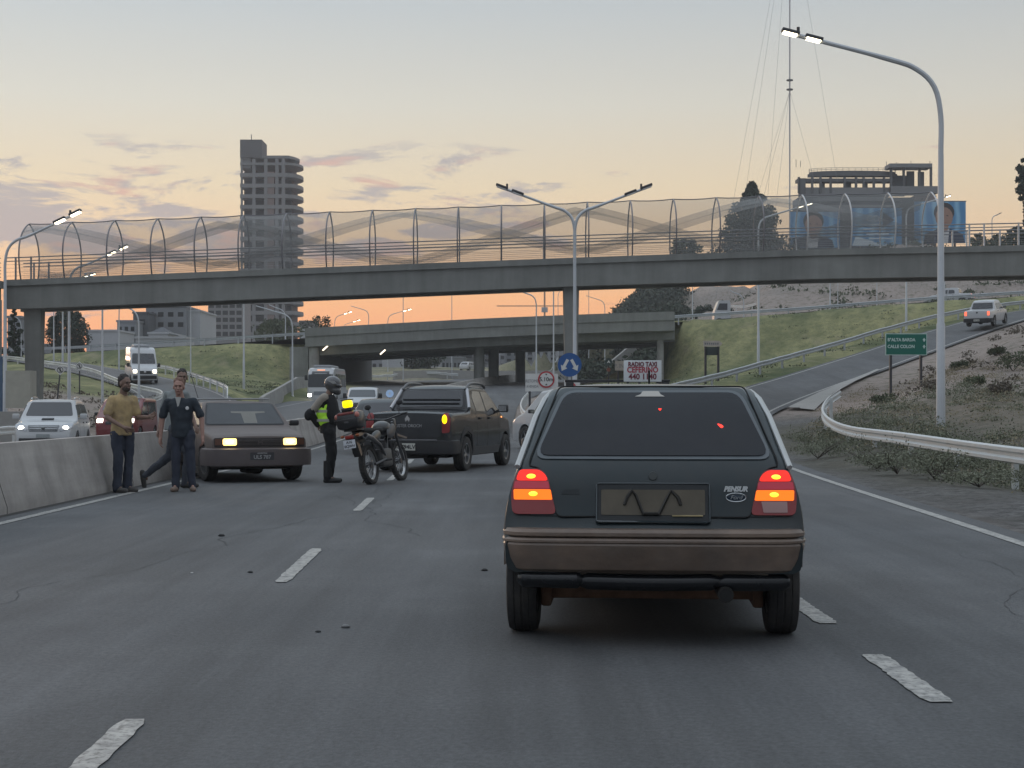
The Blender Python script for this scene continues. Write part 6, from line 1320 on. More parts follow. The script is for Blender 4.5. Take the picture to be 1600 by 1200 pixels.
# ============================================================ MOTORCYCLE
def moto():
    XY = Vector((-2.27, 24.85, 0)); hd = 90-17
    r_ = empty('police_motorcycle', XY, R(hd), 'black trail motorcycle with top box and yellow beacon, leaning on its stand', 'motorcycle')
    r_.rotation_euler = (R(-9), 0, R(hd))   # x forward, y left : leaning to the left stand
    blackg = mat('moto_black', (.018, .018, .02), .3, coat=.4); gr = mat('moto_grey', (.075, .075, .08), .35, metal=.4); sil = mat('moto_silver', (.5, .5, .5), .3, metal=.7)
    def wheel(x, r0, w, nm='wheel'):
        M = Matrix.Translation((x, 0, r0)); k = w/2
        o = MB().lathe([(r0*.78, -k*.8), (r0*.9, -k), (r0*.97, -k*.7), (r0, 0), (r0*.97, k*.7), (r0*.9, k), (r0*.78, k*.8)], 40, M, closed=True).build(nm, tyre_m, r_)
        kn = MB()
        for i in range(36): kn.box(-.014, .014, -k*.75, k*.75, r0*.965, r0*1.015, M @ Matrix.Rotation(2*math.pi*i/36, 4, 'Y'))
        kn.build('tread', tyre_m, o)
        MB().lathe([(r0*.79, -k*.5), (r0*.79, k*.5), (r0*.74, k*.45), (r0*.73, 0), (r0*.74, -k*.45)], 40, M, closed=True).build('rim', sil, o)
        sp_ = MB()
        for i in range(28):
            a = 2*math.pi*i/28; s_ = 1 if i % 2 else -1; sp_.tube([M @ Vector((.04*math.cos(a+.5*s_), .03*s_, .04*math.sin(a+.5*s_))), M @ Vector((r0*.75*math.cos(a), 0, r0*.75*math.sin(a)))], .0022, 4)
        sp_.build('spokes', sil, o); MB().lathe([(.0, -.05), (.05, -.05), (.05, .05), (0, .05)], 14, M).build('hub', gr, o)
    wheel(0, .315, .115); wheel(1.34, .335, .095)
    MB().tube([(0, .11, .315), (.45, .13, .38)], .022, 8).build('swing_arm', gr, r_); MB().tube([(0, -.11, .315), (.45, -.13, .38)], .022, 8).build('swing_arm', gr, r_)
    for s_ in (1, -1): MB().tube([(1.34, s_*.09, .335), (1.14, s_*.09, .82), (1.05, s_*.09, 1.0)], [.024, .026, .022], 8).build('fork_leg', gr, r_)
    MB().box(.34, .78, -.13, .13, .26, .56, b=.04).build('engine', mat('engine', (.09, .09, .09), .5, metal=.5), r_)
    MB().tube([(.25, 0, .78), (.55, 0, .80), (1.0, 0, .92), (1.06, 0, 1.0)], .028, 8).build('frame', blackg, r_); MB().tube([(1.0, 0, .9), (.8, 0, .3), (.4, 0, .27), (.25, 0, .7)], .022, 8).build('frame', blackg, r_)
    MB().ell((.78, 0, .90), (.27, .15, .13)).build('fuel_tank', blackg, r_)
    for s_ in (1, -1):
        MB().ell((.86, s_*.13, .84), (.22, .03, .11), Matrix.Rotation(R(-18), 3, 'Y')).build('tank_shroud', gr, r_); MB().ell((.15, s_*.13, .76), (.24, .03, .09), Matrix.Rotation(R(-12), 3, 'Y')).build('side_cover', blackg, r_)
    MB().box(-.25, .58, -.12, .12, .84, .91, b=.03).build('seat', mat('seat_black', (.02, .02, .02), .8), r_)
    MB().prism([(-.62, .80), (-.25, .86), (.2, .80), (.2, .74), (-.25, .80), (-.6, .74)], -.07, .07).build('rear_fender', blackg, r_, sharp=30)
    MB().prism([(-.55, .76), (-.42, .76), (-.34, .50), (-.40, .46)], -.06, .06).build('mudguard', blackg, r_, sharp=30)
    MB().prism([(.98, .74), (1.3, .80), (1.75, .73), (1.72, .70), (1.3, .76), (.98, .70)], -.06, .06).build('front_fender', blackg, r_, sharp=30)
    MB().box(1.12, 1.24, -.1, .1, .86, 1.06, b=.03).build('headlamp_cowl', blackg, r_)
    MB().tube(catmull([(.98, .40, 1.10), (1.02, .2, 1.08), (1.05, 0, 1.05), (1.02, -.2, 1.08), (.98, -.40, 1.10)], 4), .014, 8).build('handlebar', blackg, r_)
    for s_ in (1, -1):
        MB().tube([(.99, s_*.30, 1.10), (.97, s_*.42, 1.10)], .019, 8).build('grip', plast, r_); m_ = MB().tube([(1.02, s_*.25, 1.1), (1.02, s_*.28, 1.26)], .007, 6).build('mirror_stalk', plast, r_); MB().ell((1.02, s_*.29, 1.30), (.015, .06, .045)).build('mirror', plast, m_)
    MB().tube([(.45, -.13, .45), (.2, -.16, .62), (-.15, -.17, .74), (-.38, -.17, .78)], [.02, .03, .045, .045], 12).build('exhaust', mat('moto_exhaust', (.16, .16, .165), .3, metal=.7), r_)
    MB().tube([(-.382, -.17, .78), (-.386, -.17, .78)], .03, 12).build('exhaust_mouth', inner, r_)
    MB().tube([(.45, .14, .3), (.4, .34, .02)], .012, 6).build('side_stand', blackg, r_)
    for s_ in (1, -1): MB().tube([(.42, s_*.12, .36), (.42, s_*.26, .36)], .014, 6).build('footpeg', gr, r_)
    # plate with red light above
    BT = Matrix(((0, 0, -1, 0), (-1, 0, 0, 0), (0, 1, 0, 0), (0, 0, 0, 1)))
    pl = MB().box(-.668, -.66, -.10, .10, .60, .735).build('number_plate', mat('plate_white2', (.58, .60, .64), .5), r_)
    text('plate_text', 'A16', .06, plate_t, pl, Matrix.Translation((-.67, 0, .70)) @ BT, bold=.001); text('plate_text', '0CJWH', .055, plate_t, pl, Matrix.Translation((-.67, 0, .637)) @ BT, bold=.001)
    MB().box(-.66, -.58, -.07, .07, .75, .81, b=.015).build('tail_light', mat('moto_red', (.25, .015, .01), .3), r_)
    for s_ in (1, -1): MB().ell((-.6, s_*.13, .80), (.03, .035, .025)).build('indicator', mat('moto_amber', (.3, .09, .03), .3), r_)
    MB().box(-.55, -.1, -.11, .11, .88, .905).build('rack', plast, r_)
    # top box
    bx = MB().box(-.66, -.29, -.205, .205, .905, 1.20, b=.08).build('top_box', blackg, r_)
    MB().box(-.662, -.3, -.206, .206, 1.06, 1.072, b=.003).build('lid_seam', gr, bx)
    MB().box(-.668, -.60, -.14, .14, 1.135, 1.18, b=.018).build('red_reflector', mat('box_red', (.20, .035, .03), .35, coat=.3), bx)
    for s_ in (1, -1): MB().ell((-.60, s_*.172, 1.12), (.065, .035, .05)).build('side_reflector', mat('box_pink', (.42, .14, .11), .35), bx)
    MB().box(-.674, -.66, -.035, .035, 1.0, 1.03, b=.004).build('lock', gr, bx)
    pb_ = MB().box(-.60, -.42, -.085, .085, 1.195, 1.25, b=.01).build('beacon_base', plast, r_)
    MB().box(-.585, -.435, -.07, .07, 1.255, 1.37, b=.03).build('beacon', mat('beacon_yellow', (1, .8, 0), .3, emit=(1, .78, 0), estr=1.25), r_)
    MB().box(-.59, -.43, -.075, .075, 1.372, 1.385).build('beacon_cap', plast, r_)
moto()

# ============================================================ PEOPLE
def remesh(mb, name, m, parent, vox, smooth=3, noise=0, nsc=8, seed=0):
    o = mb.build('tmp', None, None, smooth=False)
    md = o.modifiers.new('r', 'REMESH'); md.mode = 'VOXEL'; md.voxel_size = vox; md.use_smooth_shade = True
    if smooth: s_ = o.modifiers.new('s', 'SMOOTH'); s_.iterations = smooth; s_.factor = .5
    bpy.context.view_layer.update()
    me = bpy.data.meshes.new_from_object(o.evaluated_get(bpy.context.evaluated_depsgraph_get())); bpy.data.objects.remove(o)
    if noise:
        from mathutils import noise as nz_
        for v in me.vertices:
            q = Vector((v.co.x*nsc, v.co.y*nsc, v.co.z*nsc*.7+seed)); v.co += v.normal*noise*(nz_.noise(q)+.5*nz_.noise(q*2.3))
    return link(name, me, m, parent, None)
def V(*a): return Vector(a)
def hand(mb, wr, d, side, palm, curl=.5, sp=1.0):
    d = d.normalized(); palm = (palm-d*palm.dot(d)).normalized(); ac = d.cross(palm)*side   # ac: towards thumb
    mb.cap(wr, wr+d*.03, .027, .03); 
    for k in (-.5, .5): mb.cap(wr+d*.03+ac*k*.032, wr+d*.085+ac*k*.046, .021, .019)
    lens = (.070, .078, .073, .058)
    for i, L in enumerate(lens):
        k = (1.5-i)*.0215*sp; b0 = wr+d*.088+ac*k; d1 = (d+palm*curl*.5).normalized(); d2 = (d+palm*curl*1.5).normalized(); d3 = (d+palm*curl*2.6).normalized()
        p1 = b0+d1*L*.45; p2 = p1+d2*L*.32; p3 = p2+d3*L*.25; mb.cap(b0-d*.01, p1, .0098, .0092, 8); mb.cap(p1, p2, .0092, .0086, 8); mb.cap(p2, p3, .0086, .0075, 8)
    t0 = wr+d*.03+ac*.03; t1 = t0+(d*.7+ac*.8+palm*.2).normalized()*.04; t2 = t1+(d+ac*.25+palm*.3).normalized()*.035; mb.cap(t0, t1, .0135, .012, 8); mb.cap(t1, t2, .0115, .009, 8)
def basis(f, up=V(0, 0, 1)):
    f = f.normalized(); l = up.cross(f).normalized(); u = f.cross(l); return Matrix((f, l, u)).transposed()
def person(pos, label, J, skin, hairm, shirt, trouser, shoe, hair='short', sleeves=True, name='person', shirt_len=0, jacket=None, helmet=None, stubble=None, hem=.06):
    root = empty(name, pos, 0, label, 'person')
    g = {k: V(*v) for k, v in J.items() if isinstance(v, tuple)}
    face = basis(g['face']); hc = g['head']; pel, ch, nk = g['pel'], g['ch'], g['nk']
    lat = (g['shL']-g['shR']).normalized(); hl_ = (g['hipL']-g['hipR']).normalized()
    tb = basis(lat.cross(V(0, 0, 1))*1.0); TB = Matrix.Identity(3); TB = basis(lat.cross((nk-pel).normalized()), (nk-pel).normalized())
    b = MB(); F = lambda x, y, z: hc+face @ V(x, y, z)
    # head
    b.ell(F(-.012, 0, .035), (.098, .076, .090), face, 20, 14); b.ell(F(.018, 0, -.035), (.070, .060, .075), face, 16, 10); b.ell(F(.05, 0, -.085), (.032, .034, .028), face)
    b.cap(F(.085, 0, .015), F(.108, 0, -.022), .010, .015, 10); b.ell(F(.078, 0, .038), (.018, .05, .012), face); b.ell(F(.080, 0, -.052), (.018, .026, .012), face)
    for s_ in (1, -1): b.ell(F(-.005, s_*.078, -.005), (.020, .010, .032), face); b.ell(F(.062, s_*.04, -.02), (.022, .020, .022), face)
    b.cap(hc+face @ V(-.01, 0, -.06), nk-V(0, 0, .03), .056, .062)
    # torso and limbs
    b.ell((ch+nk)/2-V(0, 0, .05), (.105, .165, .15), TB); b.ell(ch-(nk-pel).normalized()*.04, (.105, .15, .16), TB); b.ell((pel+ch)/2, (.10, .14, .15), TB); b.ell(pel, (.105, .155, .11), TB)
    b.cap(g['shL']-V(0, 0, .03), g['shR']-V(0, 0, .03), .046, .046)
    for s in 'LR':
        sg = 1 if s == 'L' else -1
        b.cap(g['sh'+s]-V(0, 0, .025), g['el'+s], .046, .040); b.cap(g['el'+s], g['wr'+s], .040, .026)
        hd_ = g['hd'+s] if 'hd'+s in g else (g['wr'+s]-g['el'+s]); pm = g['pm'+s] if 'pm'+s in g else -lat*sg
        hand(b, g['wr'+s], hd_, sg, pm, J.get('curl', .5))
        b.cap(g['hip'+s], g['kn'+s], .085, .055); b.cap(g['kn'+s], g['an'+s], .055, .036); b.cap(g['an'+s], g['an'+s].lerp(g['to'+s], .5), .026, .018)
    body = remesh(b, 'body', skin, root, .0068, 2)
    # eyes, brows, mouth
    e_m = mat('eye_dark', (.02, .015, .012), .4); lip = mat('lip', (.22, .09, .07), .6)
    if helmet is None:
        for s_ in (1, -1):
            MB().ell(F(.081, s_*.031, .018), (.006, .014, .006), face).build('eye', e_m, body); MB().ell(F(.090, s_*.032, .036), (.005, .020, .005), face).build('eyebrow', hairm, body)
        MB().ell(F(.093, 0, -.053), (.005, .022, .005), face).build('mouth', lip, body)
        if stubble: MB_ = MB(); MB_.ell(F(.03, 0, -.066), (.064, .0615, .052), face); MB_.build('beard', stubble, body)
    if hair == 'short':
        h = MB(); h.ell(F(-.032, 0, .062), (.096, .082, .080), face, 18, 12); h.ell(F(-.05, 0, .0), (.068, .078, .07), face)
        for i in range(26):
            a = random.uniform(0, 6.28); t_ = random.uniform(.15, 1.2); h.ell(F(-.03+.088*math.cos(a)*math.sin(t_), .076*math.sin(a)*math.sin(t_), .062+.08*math.cos(t_)), (.02, .02, .014), face, 8, 5)
        remesh(h, 'hair', hairm, body, .008, 1, .003, 40)
    if helmet:
        h = MB(); h.ell(F(-.01, 0, .03), (.142, .122, .135), face, 22, 14); h.ell(F(.05, 0, -.055), (.112, .10, .075), face, 18, 10); h.ell(F(.10, 0, -.075), (.07, .075, .05), face)
        ho = remesh(h, 'helmet', helmet, body, .009, 3)
        MB().ell(F(.038, 0, .035), (.112, .112, .055), face, 22, 12).build('visor', mat('visor', (.05, .05, .055), .08, coat=.6), ho)
        MB().prism([(-.10, .0), (.02, .03), (.07, .0), (.02, -.02)], -.124, .124, Matrix.Translation(F(0, 0, .06)) @ face.to_4x4()).build('decal', mat('helmet_decal', (.28, .28, .28), .3), ho)
    def loft(mb, secs, n=22):
        vs = []; fs = []
        for (c_, wx, wy) in secs:
            for j in range(n): a = 2*math.pi*j/n; vs.append(c_+TB @ V(wx*math.cos(a), wy*math.sin(a), 0))
        for i in range(len(secs)-1):
            for j in range(n): fs.append((i*n+j, i*n+(j+1) % n, (i+1)*n+(j+1) % n, (i+1)*n+j))
        fs += [tuple(range(n-1, -1, -1)), tuple((len(secs)-1)*n+j for j in range(n))]; mb.add(vs, fs)
    # trousers
    t_ = MB(); uu = (nk-pel).normalized(); loft(t_, [(pel-uu*.10, .085, .10), (pel-uu*.06, .115, .165), (pel+uu*.02, .118, .17), (pel+uu*.10, .108, .152)])
    for s in 'LR':
        d = (g['an'+s]-g['kn'+s]).normalized(); t_.cap(g['hip'+s], g['kn'+s], .100, .072); t_.cap(g['kn'+s], g['an'+s]+d*.03, .072, J.get('cuff', .058))
        if J.get('bag'): t_.ell(g['an'+s]-d*.02, (.075, .075, .045))
    remesh(t_, 'trousers', trouser, body, .012, 5, .016, 9, 3)
    # shirt
    s_ = MB(); up = (nk-pel).normalized()
    hw = (g['shL']-g['shR']).length/2; s_.cap(g['shL']-V(0, 0, .02), g['shR']-V(0, 0, .02), .060, .060); s_.cap(nk-up*.05, nk-up*.015, .08, .066)
    loft(s_, [(pel-up*(hem+.02), .132, .178), (pel+up*.06, .128, .170), (pel.lerp(ch, .5), .122, .160), (ch-up*.02, .128, .172), (ch+up*.08, .126, .182), (nk-up*.10, .108, hw+.01), (nk-up*.055, .085, hw*.82), (nk-up*.02, .07, .09)])
    for s in 'LR':
        a, c_, w_ = g['sh'+s], g['el'+s], g['wr'+s]
        if sleeves == 'long': s_.cap(a, c_, .066, .052); s_.cap(c_, w_, .052, .038)
        else: s_.cap(a-V(0, 0, .02), a.lerp(c_, .4), .058, .060, 14); s_.cap(a.lerp(c_, .3), a.lerp(c_, .76), .059, .063, 14)
    so_ = remesh(s_, 'shirt', shirt, body, .011, 6, .016, 8, 1)
    # shoes
    for s in 'LR':
        sh = MB(); d = (g['to'+s]-g['an'+s]); d.z = 0 if abs(d.z) < .1 else d.z; dn = d.normalized(); an = g['an'+s]; sole = V(0, 0, -1) if abs(d.z) < .1 else dn.cross(V(0, 1, 0) if abs(dn.y) < .7 else V(1, 0, 0))
        if 'sole'+s in g: sole = g['sole'+s]
        heel = an+sole*.055-dn*.035
        sh.cap(heel, heel+dn*.12, .040, .044); sh.cap(heel+dn*.1, heel+dn*.225, .045, .036); sh.cap(an, heel+dn*.03, .045, .044); remesh(sh, 'shoe', shoe, body, .009, 2)
    return root, body, g, TB, so_
sk1 = mat('skin_tan', (.20, .125, .095), .6, var=.08, vs=10); sk2 = mat('skin_light', (.33, .19, .15), .6, var=.1, vs=10)
hair_d = mat('hair_dark', (.025, .02, .018), .7, var=.2); hair_r = mat('hair_reddish', (.16, .085, .06), .7, var=.2)
yel = mat('mustard_shirt', (.44, .32, .16), .9, var=.15, vs=5, dirt=(.20, .15, .10), dscale=6, damt=.7); navyp = mat('navy_polo', (.022, .03, .04), .9, var=.12, vs=4)
jean = mat('blue_jeans', (.035, .042, .062), .9, var=.2, vs=6); jean2 = mat('faded_jeans', (.055, .062, .078), .9, var=.25, vs=5); gsh = mat('pale_grey_shirt', (.20, .22, .22), .9, var=.12, vs=5)
shoe_g = mat('grey_shoe', (.08, .075, .07), .8); shoe_t = mat('tan_shoe', (.20, .145, .115), .8); shoe_b = mat('black_boot', (.012, .012, .013), .6)
def std(h=1.72, w=.19, **k):
    s = h/1.72
    J = dict(pel=(0, 0, .93*s), ch=(0, 0, 1.22*s), nk=(0, 0, 1.46*s), head=(0, 0, 1.605*s), face=(0, -1, 0), shL=(w, 0, 1.40*s), shR=(-w, 0, 1.40*s), hipL=(.09, 0, .88*s), hipR=(-.09, 0, .88*s),
             knL=(.1, -.02, .49*s), knR=(-.1, -.02, .49*s), anL=(.11, .02, .09), anR=(-.11, .02, .09), toL=(.15, -.13, .05), toR=(-.14, -.13, .05), elL=(.26, .03, 1.12*s), elR=(-.26, .03, 1.12*s), wrL=(.28, -.04, .88*s), wrR=(-.28, -.04, .88*s))
    J.update(k); return J
# man in yellow: three quarter view towards the right, hands in front
J = std(1.70, face=(.80, -.55, -.05), head=(.045, -.03, 1.59), nk=(.01, 0, 1.445), shL=(.13, .12, 1.385), shR=(-.13, -.12, 1.385), hipL=(.06, .07, .87), hipR=(-.07, -.06, .87), pel=(-.01, 0, .92), ch=(-.01, 0, 1.2),
        knL=(.08, .06, .48), knR=(-.04, -.08, .48), anL=(.05, .08, .09), anR=(-.06, -.07, .09), toL=(.17, .0, .05), toR=(.07, -.16, .05),
        elL=(.20, .10, 1.10), wrL=(.40, -.05, 1.10), elR=(-.17, -.21, 1.10), wrR=(.09, -.27, .955), hdL=(.3, -.1, .15), hdR=(.9, .1, -.35), cuff=.07, bag=True)
person((-5.72, 22.55, 0), 'man in a mustard t-shirt and jeans standing by the barrier with his forearms held forward', J, sk1, hair_d, yel, jean, shoe_g, stubble=mat('stubble', (.06, .045, .038), .9))
# man in navy polo facing us
J = std(1.66, face=(.08, -1, -.04), head=(-.02, -.03, 1.545), nk=(.0, 0, 1.40), shL=(.20, 0, 1.345), shR=(-.20, 0, 1.345), elL=(.315, -.01, 1.07), wrL=(.34, -.06, .82), elR=(-.275, .0, 1.06), wrR=(-.285, -.06, .80), ch=(.01, 0, 1.16),
        pel=(.02, 0, .88), hipL=(.12, 0, .83), hipR=(-.07, 0, .83), knL=(.15, -.02, .47), knR=(-.06, -.04, .47), anL=(.17, .02, .09), anR=(-.06, -.04, .09), toL=(.22, -.13, .05), toR=(-.07, -.2, .05), curl=.7)
r_, b_, g_, TB, so_ = person((-4.93, 22.85, 0), 'man in a navy polo shirt with a white chest badge walking towards the camera', J, sk2, hair_r, navyp, jean, shoe_t)
MB().ell((.125, -.128, 1.235), (.026, .006, .028)).build('chest_badge', mat('badge_w', (.6, .6, .6), .6), so_); MB().prism([(-.055, 1.40), (-.02, 1.25), (.0, 1.27), (.03, 1.40)], -.118, -.10).build('collar', mat('collar_pale', (.42, .42, .40), .8), so_, smooth=False)
# striding man behind him
J = std(1.80, face=(.25, -.95, -.05), head=(.06, 0, 1.70), nk=(.0, 0, 1.53), ch=(-.03, 0, 1.27), pel=(-.05, 0, .96), shL=(.13, -.1, 1.46), shR=(-.19, .1, 1.46), elL=(.2, -.05, 1.16), wrL=(.3, -.18, .98), elR=(-.28, .12, 1.17), wrR=(-.30, .02, .90),
        hipR=(-.06, .08, .91), hipL=(-.04, -.08, .91), knL=(.18, -.12, .53), anL=(.12, -.1, .10), toL=(.30, -.12, .05), knR=(-.14, .10, .50), anR=(-.52, .10, .20), toR=(-.50, .10, .06), soleR=(-1, 0, .1), cuff=.055)
person((-5.16, 23.75, 0), 'tall man in a pale grey shirt striding behind the man in the navy polo', J, sk1, hair_d, gsh, jean2, mat('dk_shoe', (.04, .038, .035), .7))
# traffic officer
off_ = mat('officer_black', (.014, .014, .016), .9, var=.15)
J = std(1.68, face=(.93, -.1, -.32), head=(.055, 0, 1.60), nk=(-.03, 0, 1.435), ch=(-.07, 0, 1.2), pel=(-.02, 0, .90), shL=(-.02, .17, 1.38), shR=(-.06, -.17, 1.38), elR=(-.30, -.13, 1.16), wrR=(-.19, -.03, .96), elL=(.12, .22, 1.13), wrL=(.31, .14, 1.02),
        hipL=(-.0, .08, .86), hipR=(-.0, -.09, .86), knL=(.05, .09, .47), knR=(.04, -.08, .47), anL=(-.02, .09, .09), anR=(-.02, -.08, .09), toL=(.15, .09, .05), toR=(.16, -.08, .05), hdR=(.7, -.1, -.5), cuff=.062)
r_, b_, g_, TB, so_ = person((-3.02, 25.4, 0), 'traffic officer in black with a dark helmet and lime reflective vest, bending towards the motorcycle', J, sk1, hair_d, off_, off_, shoe_b, hair=None, sleeves='long', helmet=mat('helmet_dark', (.07, .07, .075), .18, coat=.6, var=.4, vs=9))
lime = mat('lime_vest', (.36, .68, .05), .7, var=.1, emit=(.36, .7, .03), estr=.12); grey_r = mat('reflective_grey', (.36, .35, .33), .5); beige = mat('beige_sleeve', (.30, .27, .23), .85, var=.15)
v_ = MB(); up = (g_['nk']-g_['pel']).normalized(); v_.ell(g_['ch']-up*.04, (.150, .200, .20), TB); v_.ell((g_['pel']+g_['ch'])/2-up*.0, (.148, .195, .16), TB); v_.ell((g_['ch']+g_['nk'])/2-up*.06, (.142, .19, .12), TB)
vo = remesh(v_, 'vest', lime, b_, .012, 3, .005, 8)
fm = MB(); fm.ell(g_['ch']-up*.03+V(.105, 0, 0), (.12, .205, .30), TB); remesh(fm, 'dark_harness', off_, vo, .012, 2)
for dz_ in (-.02, -.17): c0 = g_['ch']+up*dz_; MB().lathe([(.155, -.022), (.155, .022)], 28, Matrix.Translation(c0) @ Matrix(((1, 0, 0, 0), (0, 0, 1.33, 0), (0, 1, 0, 0), (0, 0, 0, 1)))).build('reflective_band', grey_r, vo)
sl_ = MB(); sl_.cap(g_['shR']+V(-.01, -.01, .02), g_['shR'].lerp(g_['elR'], .75), .075, .062); sl_.cap(g_['shR']+V(0, .02, .03), V(-.06, -.08, 1.42), .07, .06); remesh(sl_, 'sleeve', beige, so_, .012, 2, .005, 9)
gb = MB(); gb.cap(g_['elR'], g_['wrR'], .068, .056); gb.ell(g_['elR']+V(-.03, 0, -.05), (.07, .06, .09)); remesh(gb, 'dark_gauntlet', off_, so_, .012, 2)
for s_ in (1, -1): MB().tube([(-.02, s_*.085, .10), (-.01, s_*.085, .36)], [.070, .078], 12).build('boot_shaft', shoe_b, b_)

# ============================================================ VEGETATION
leaf_d = mat('leaf_dark', (.035, .048, .028), .8, var=.35, vs=.8); leaf_m = mat('leaf_mid', (.085, .10, .055), .85, var=.35, vs=2); leaf_g = mat('weed_green', (.15, .16, .105), .85, var=.35, vs=2.5); leaf_y = mat('weed_straw', (.27, .23, .15), .9, var=.3, vs=2.5); bark = mat('bark', (.07, .055, .045), .9, var=.2, vs=4)
leaf_br = mat('shrub_brown', (.13, .11, .085), .9, var=.3, vs=2)
rng = np.random.default_rng(5)
def leaves(pts, size, name, m, parent=None, tri=True):
    k = len(pts); a = rng.normal(size=(k, 3)); a /= np.linalg.norm(a, axis=1)[:, None]; b_ = np.cross(a, rng.normal(size=(k, 3))); b_ /= np.linalg.norm(b_, axis=1)[:, None]
    sz = size*rng.uniform(.5, 1.5, (k, 1)); vs = np.concatenate([pts-a*sz, pts+b_*sz*.55, pts+a*sz, pts-b_*sz*.55]); i = np.arange(k)
    me = bpy.data.meshes.new(name); me.from_pydata(vs.tolist(), [], np.stack([i, i+k, i+2*k, i+3*k], 1).tolist()); return link(name, me, m, parent, None, False)
def blob_pts(c, r, n):
    d = rng.normal(size=(n, 3)); d /= np.linalg.norm(d, axis=1)[:, None]; return np.array(c)+d*np.array(r)*rng.uniform(.35, 1.05, (n, 1))
def tree(x, y, h, cr, label, m=leaf_d, trunk=.3, nb=26, shape='round', size=.22, n=170, z=None, name='tree'):
    z = H(x, y)-.2 if z is None else z; r_ = empty(name, (x, y, z), 0, label, 'tree'); tk_ = MB(); tk_.tube([(0, 0, 0), (.1, 0, h*.3), (0, .1, h*.6), (.1, 0, h*.85)], [h*.022, h*.018, h*.012, h*.004], 8); P_ = []
    for i in range(nb):
        u = (i+.5)/nb; zz = h*(trunk+(1-trunk)*u*.97)
        if shape == 'round': w = cr*math.sin(math.pi*min(1, max(.12, u*.9+.1)))**.6
        elif shape == 'cone': w = cr*(1.02-u)**.75*(.7+.45*random.random())
        else: w = cr*(.5+.5*math.sin(u*9+1))*(1.1-u*.5)
        a = i*2.4; rad = w*random.uniform(.35, .85); c_ = (rad*math.cos(a), rad*math.sin(a), zz); br = max(w*.38, cr*.07)*random.uniform(.8, 1.2)
        P_.append(blob_pts(c_, (br, br, br*.8), n)); tk_.tube([(0, 0, max(zz-w*.6, h*.12)), (c_[0]*.6, c_[1]*.6, zz-.1*w), c_], [h*.007, h*.005, h*.002], 5)
    tk_.build('trunk', bark, r_); leaves(np.concatenate(P_), size, 'crown', m, r_); return r_
p = P(1175, 392, 235); tree(p.x, 235, 13.5, 6.6, 'big dark conifer-like tree behind the footbridge left of the billboards', shape='cone', trunk=.05, nb=75, n=210, size=.26, z=EYE+(633-420)/2400*235)
p = P(1070, 400, 225); tree(p.x, 225, 3.4, 2.6, 'low spreading tree left of the big dark tree above the footbridge', nb=16, n=120, size=.2, z=EYE+(633-410)/2400*225, m=leaf_m)
tree(P(106, 0, 190).x, 190, 6.6, 3.0, 'round dark tree left of the pale low buildings, behind two thin poles', nb=34, n=260, size=.17, trunk=.08)
tree(P(22, 0, 150).x, 150, 5.4, 1.3, 'narrow dark tree seen between the two left bridge piers', shape='cone', nb=24, n=150, size=.14, trunk=.02)
tree(P(176, 0, 205).x, 205, 4.0, 1.7, 'small dark tree between the white single storey building and the white house', nb=16, n=160, size=.15, trunk=.05)
tree(P(1603, 0, 190).x, 190, 15, 2.5, 'tall dark tree cut by the right edge of the picture', shape='col', nb=40, n=170, size=.22, trunk=.2, z=EYE+(633-430)/2400*190)
for px, yb, h, lab in ((1530, 400, 3.6, 'round dark bush on the ridge just right of the billboards'), (1556, 398, 3.2, 'small pointed tree on the ridge right of the round bush'), (1580, 400, 4.4, 'bushy tree on the ridge near the right edge')):
    p = P(px, yb, 240); tree(p.x, 240, h, h*.5, lab, nb=14, n=110, size=.2, z=p.z, trunk=.05, m=leaf_m)
p = P(655, 0, 280); tree(p.x, 280, 7, 4.4, 'dark tree mass seen under the overpass between the white flats', nb=26, n=180, size=.3, trunk=.02)
p = P(432, 0, 215); tree(p.x, 215, 3.2, 3.6, 'low bushy tree in front of the tower base', nb=16, n=120, size=.2, trunk=.02, m=leaf_m, z=EYE+(633-535)/2400*215)
p = P(500, 0, 200); tree(p.x, 200, 2.2, 2.2, 'small tree peeping over the left end of the overpass', nb=10, n=90, size=.14, trunk=.02, z=EYE+(633-520)/2400*200)
# dark ridge vegetation and hill scrub (a mass)
def ground_z(x, y): return HT(x, y)[0]
def scrub(name, n, xr_, yr_, hgt, size, m, label, cat, mask=None, per=40, spread=.5):
    x = rng.uniform(*xr_, n); y = rng.uniform(*yr_, n)
    if mask is not None: k = mask(x, y); x, y = x[k], y[k]
    z = ground_z(x, y); P_ = []
    for a, b_, c_ in zip(x, y, z):
        s_ = rng.uniform(.45, 1.25); d = rng.normal(size=(per, 3))*np.array([spread, spread, 0])*s_; d[:, 2] = rng.uniform(0, 1, per)**1.3*hgt*s_*np.exp(-(d[:, 0]**2+d[:, 1]**2)/(2*(spread*s_)**2)*.6); P_.append(np.array([a, b_, c_])+d)
    o = leaves(np.concatenate(P_), size, name, m); tag(o, label, cat, kind='stuff'); return o
rx = lambda y: np.interp(y, [p.y for p in rampR], [p.x for p in rampR])
scrub('ridge_scrub', 3000, (8, 37), (190, 335), 2.6, .30, leaf_d, 'dark scrub covering the ridge behind the overpass', 'scrub', lambda x, y: (x > 8+(y-195)*.03) & (x < .108*y+rng.normal(0, .8, len(x))), 60, 1.2)
scrub('hill_scrub', 300, (30, 110), (178, 262), 1.1, .22, leaf_m, 'scattered scrub on the bare hill below the billboards', 'scrub', None, 45, .9)
near = lambda x, y: (x > np.maximum(rx(y)+1.4, 8.0)) & (np.abs(x-9.2) < 60)
scrub('verge_weeds', 200, (7.9, 12.5), (20, 50), .40, .024, leaf_g, 'green weeds growing along the near guardrail', 'weeds', lambda x, y: (np.abs(x-9.2-.6) < 1.6) & (x > rx(y)+1.0), 170, .24)
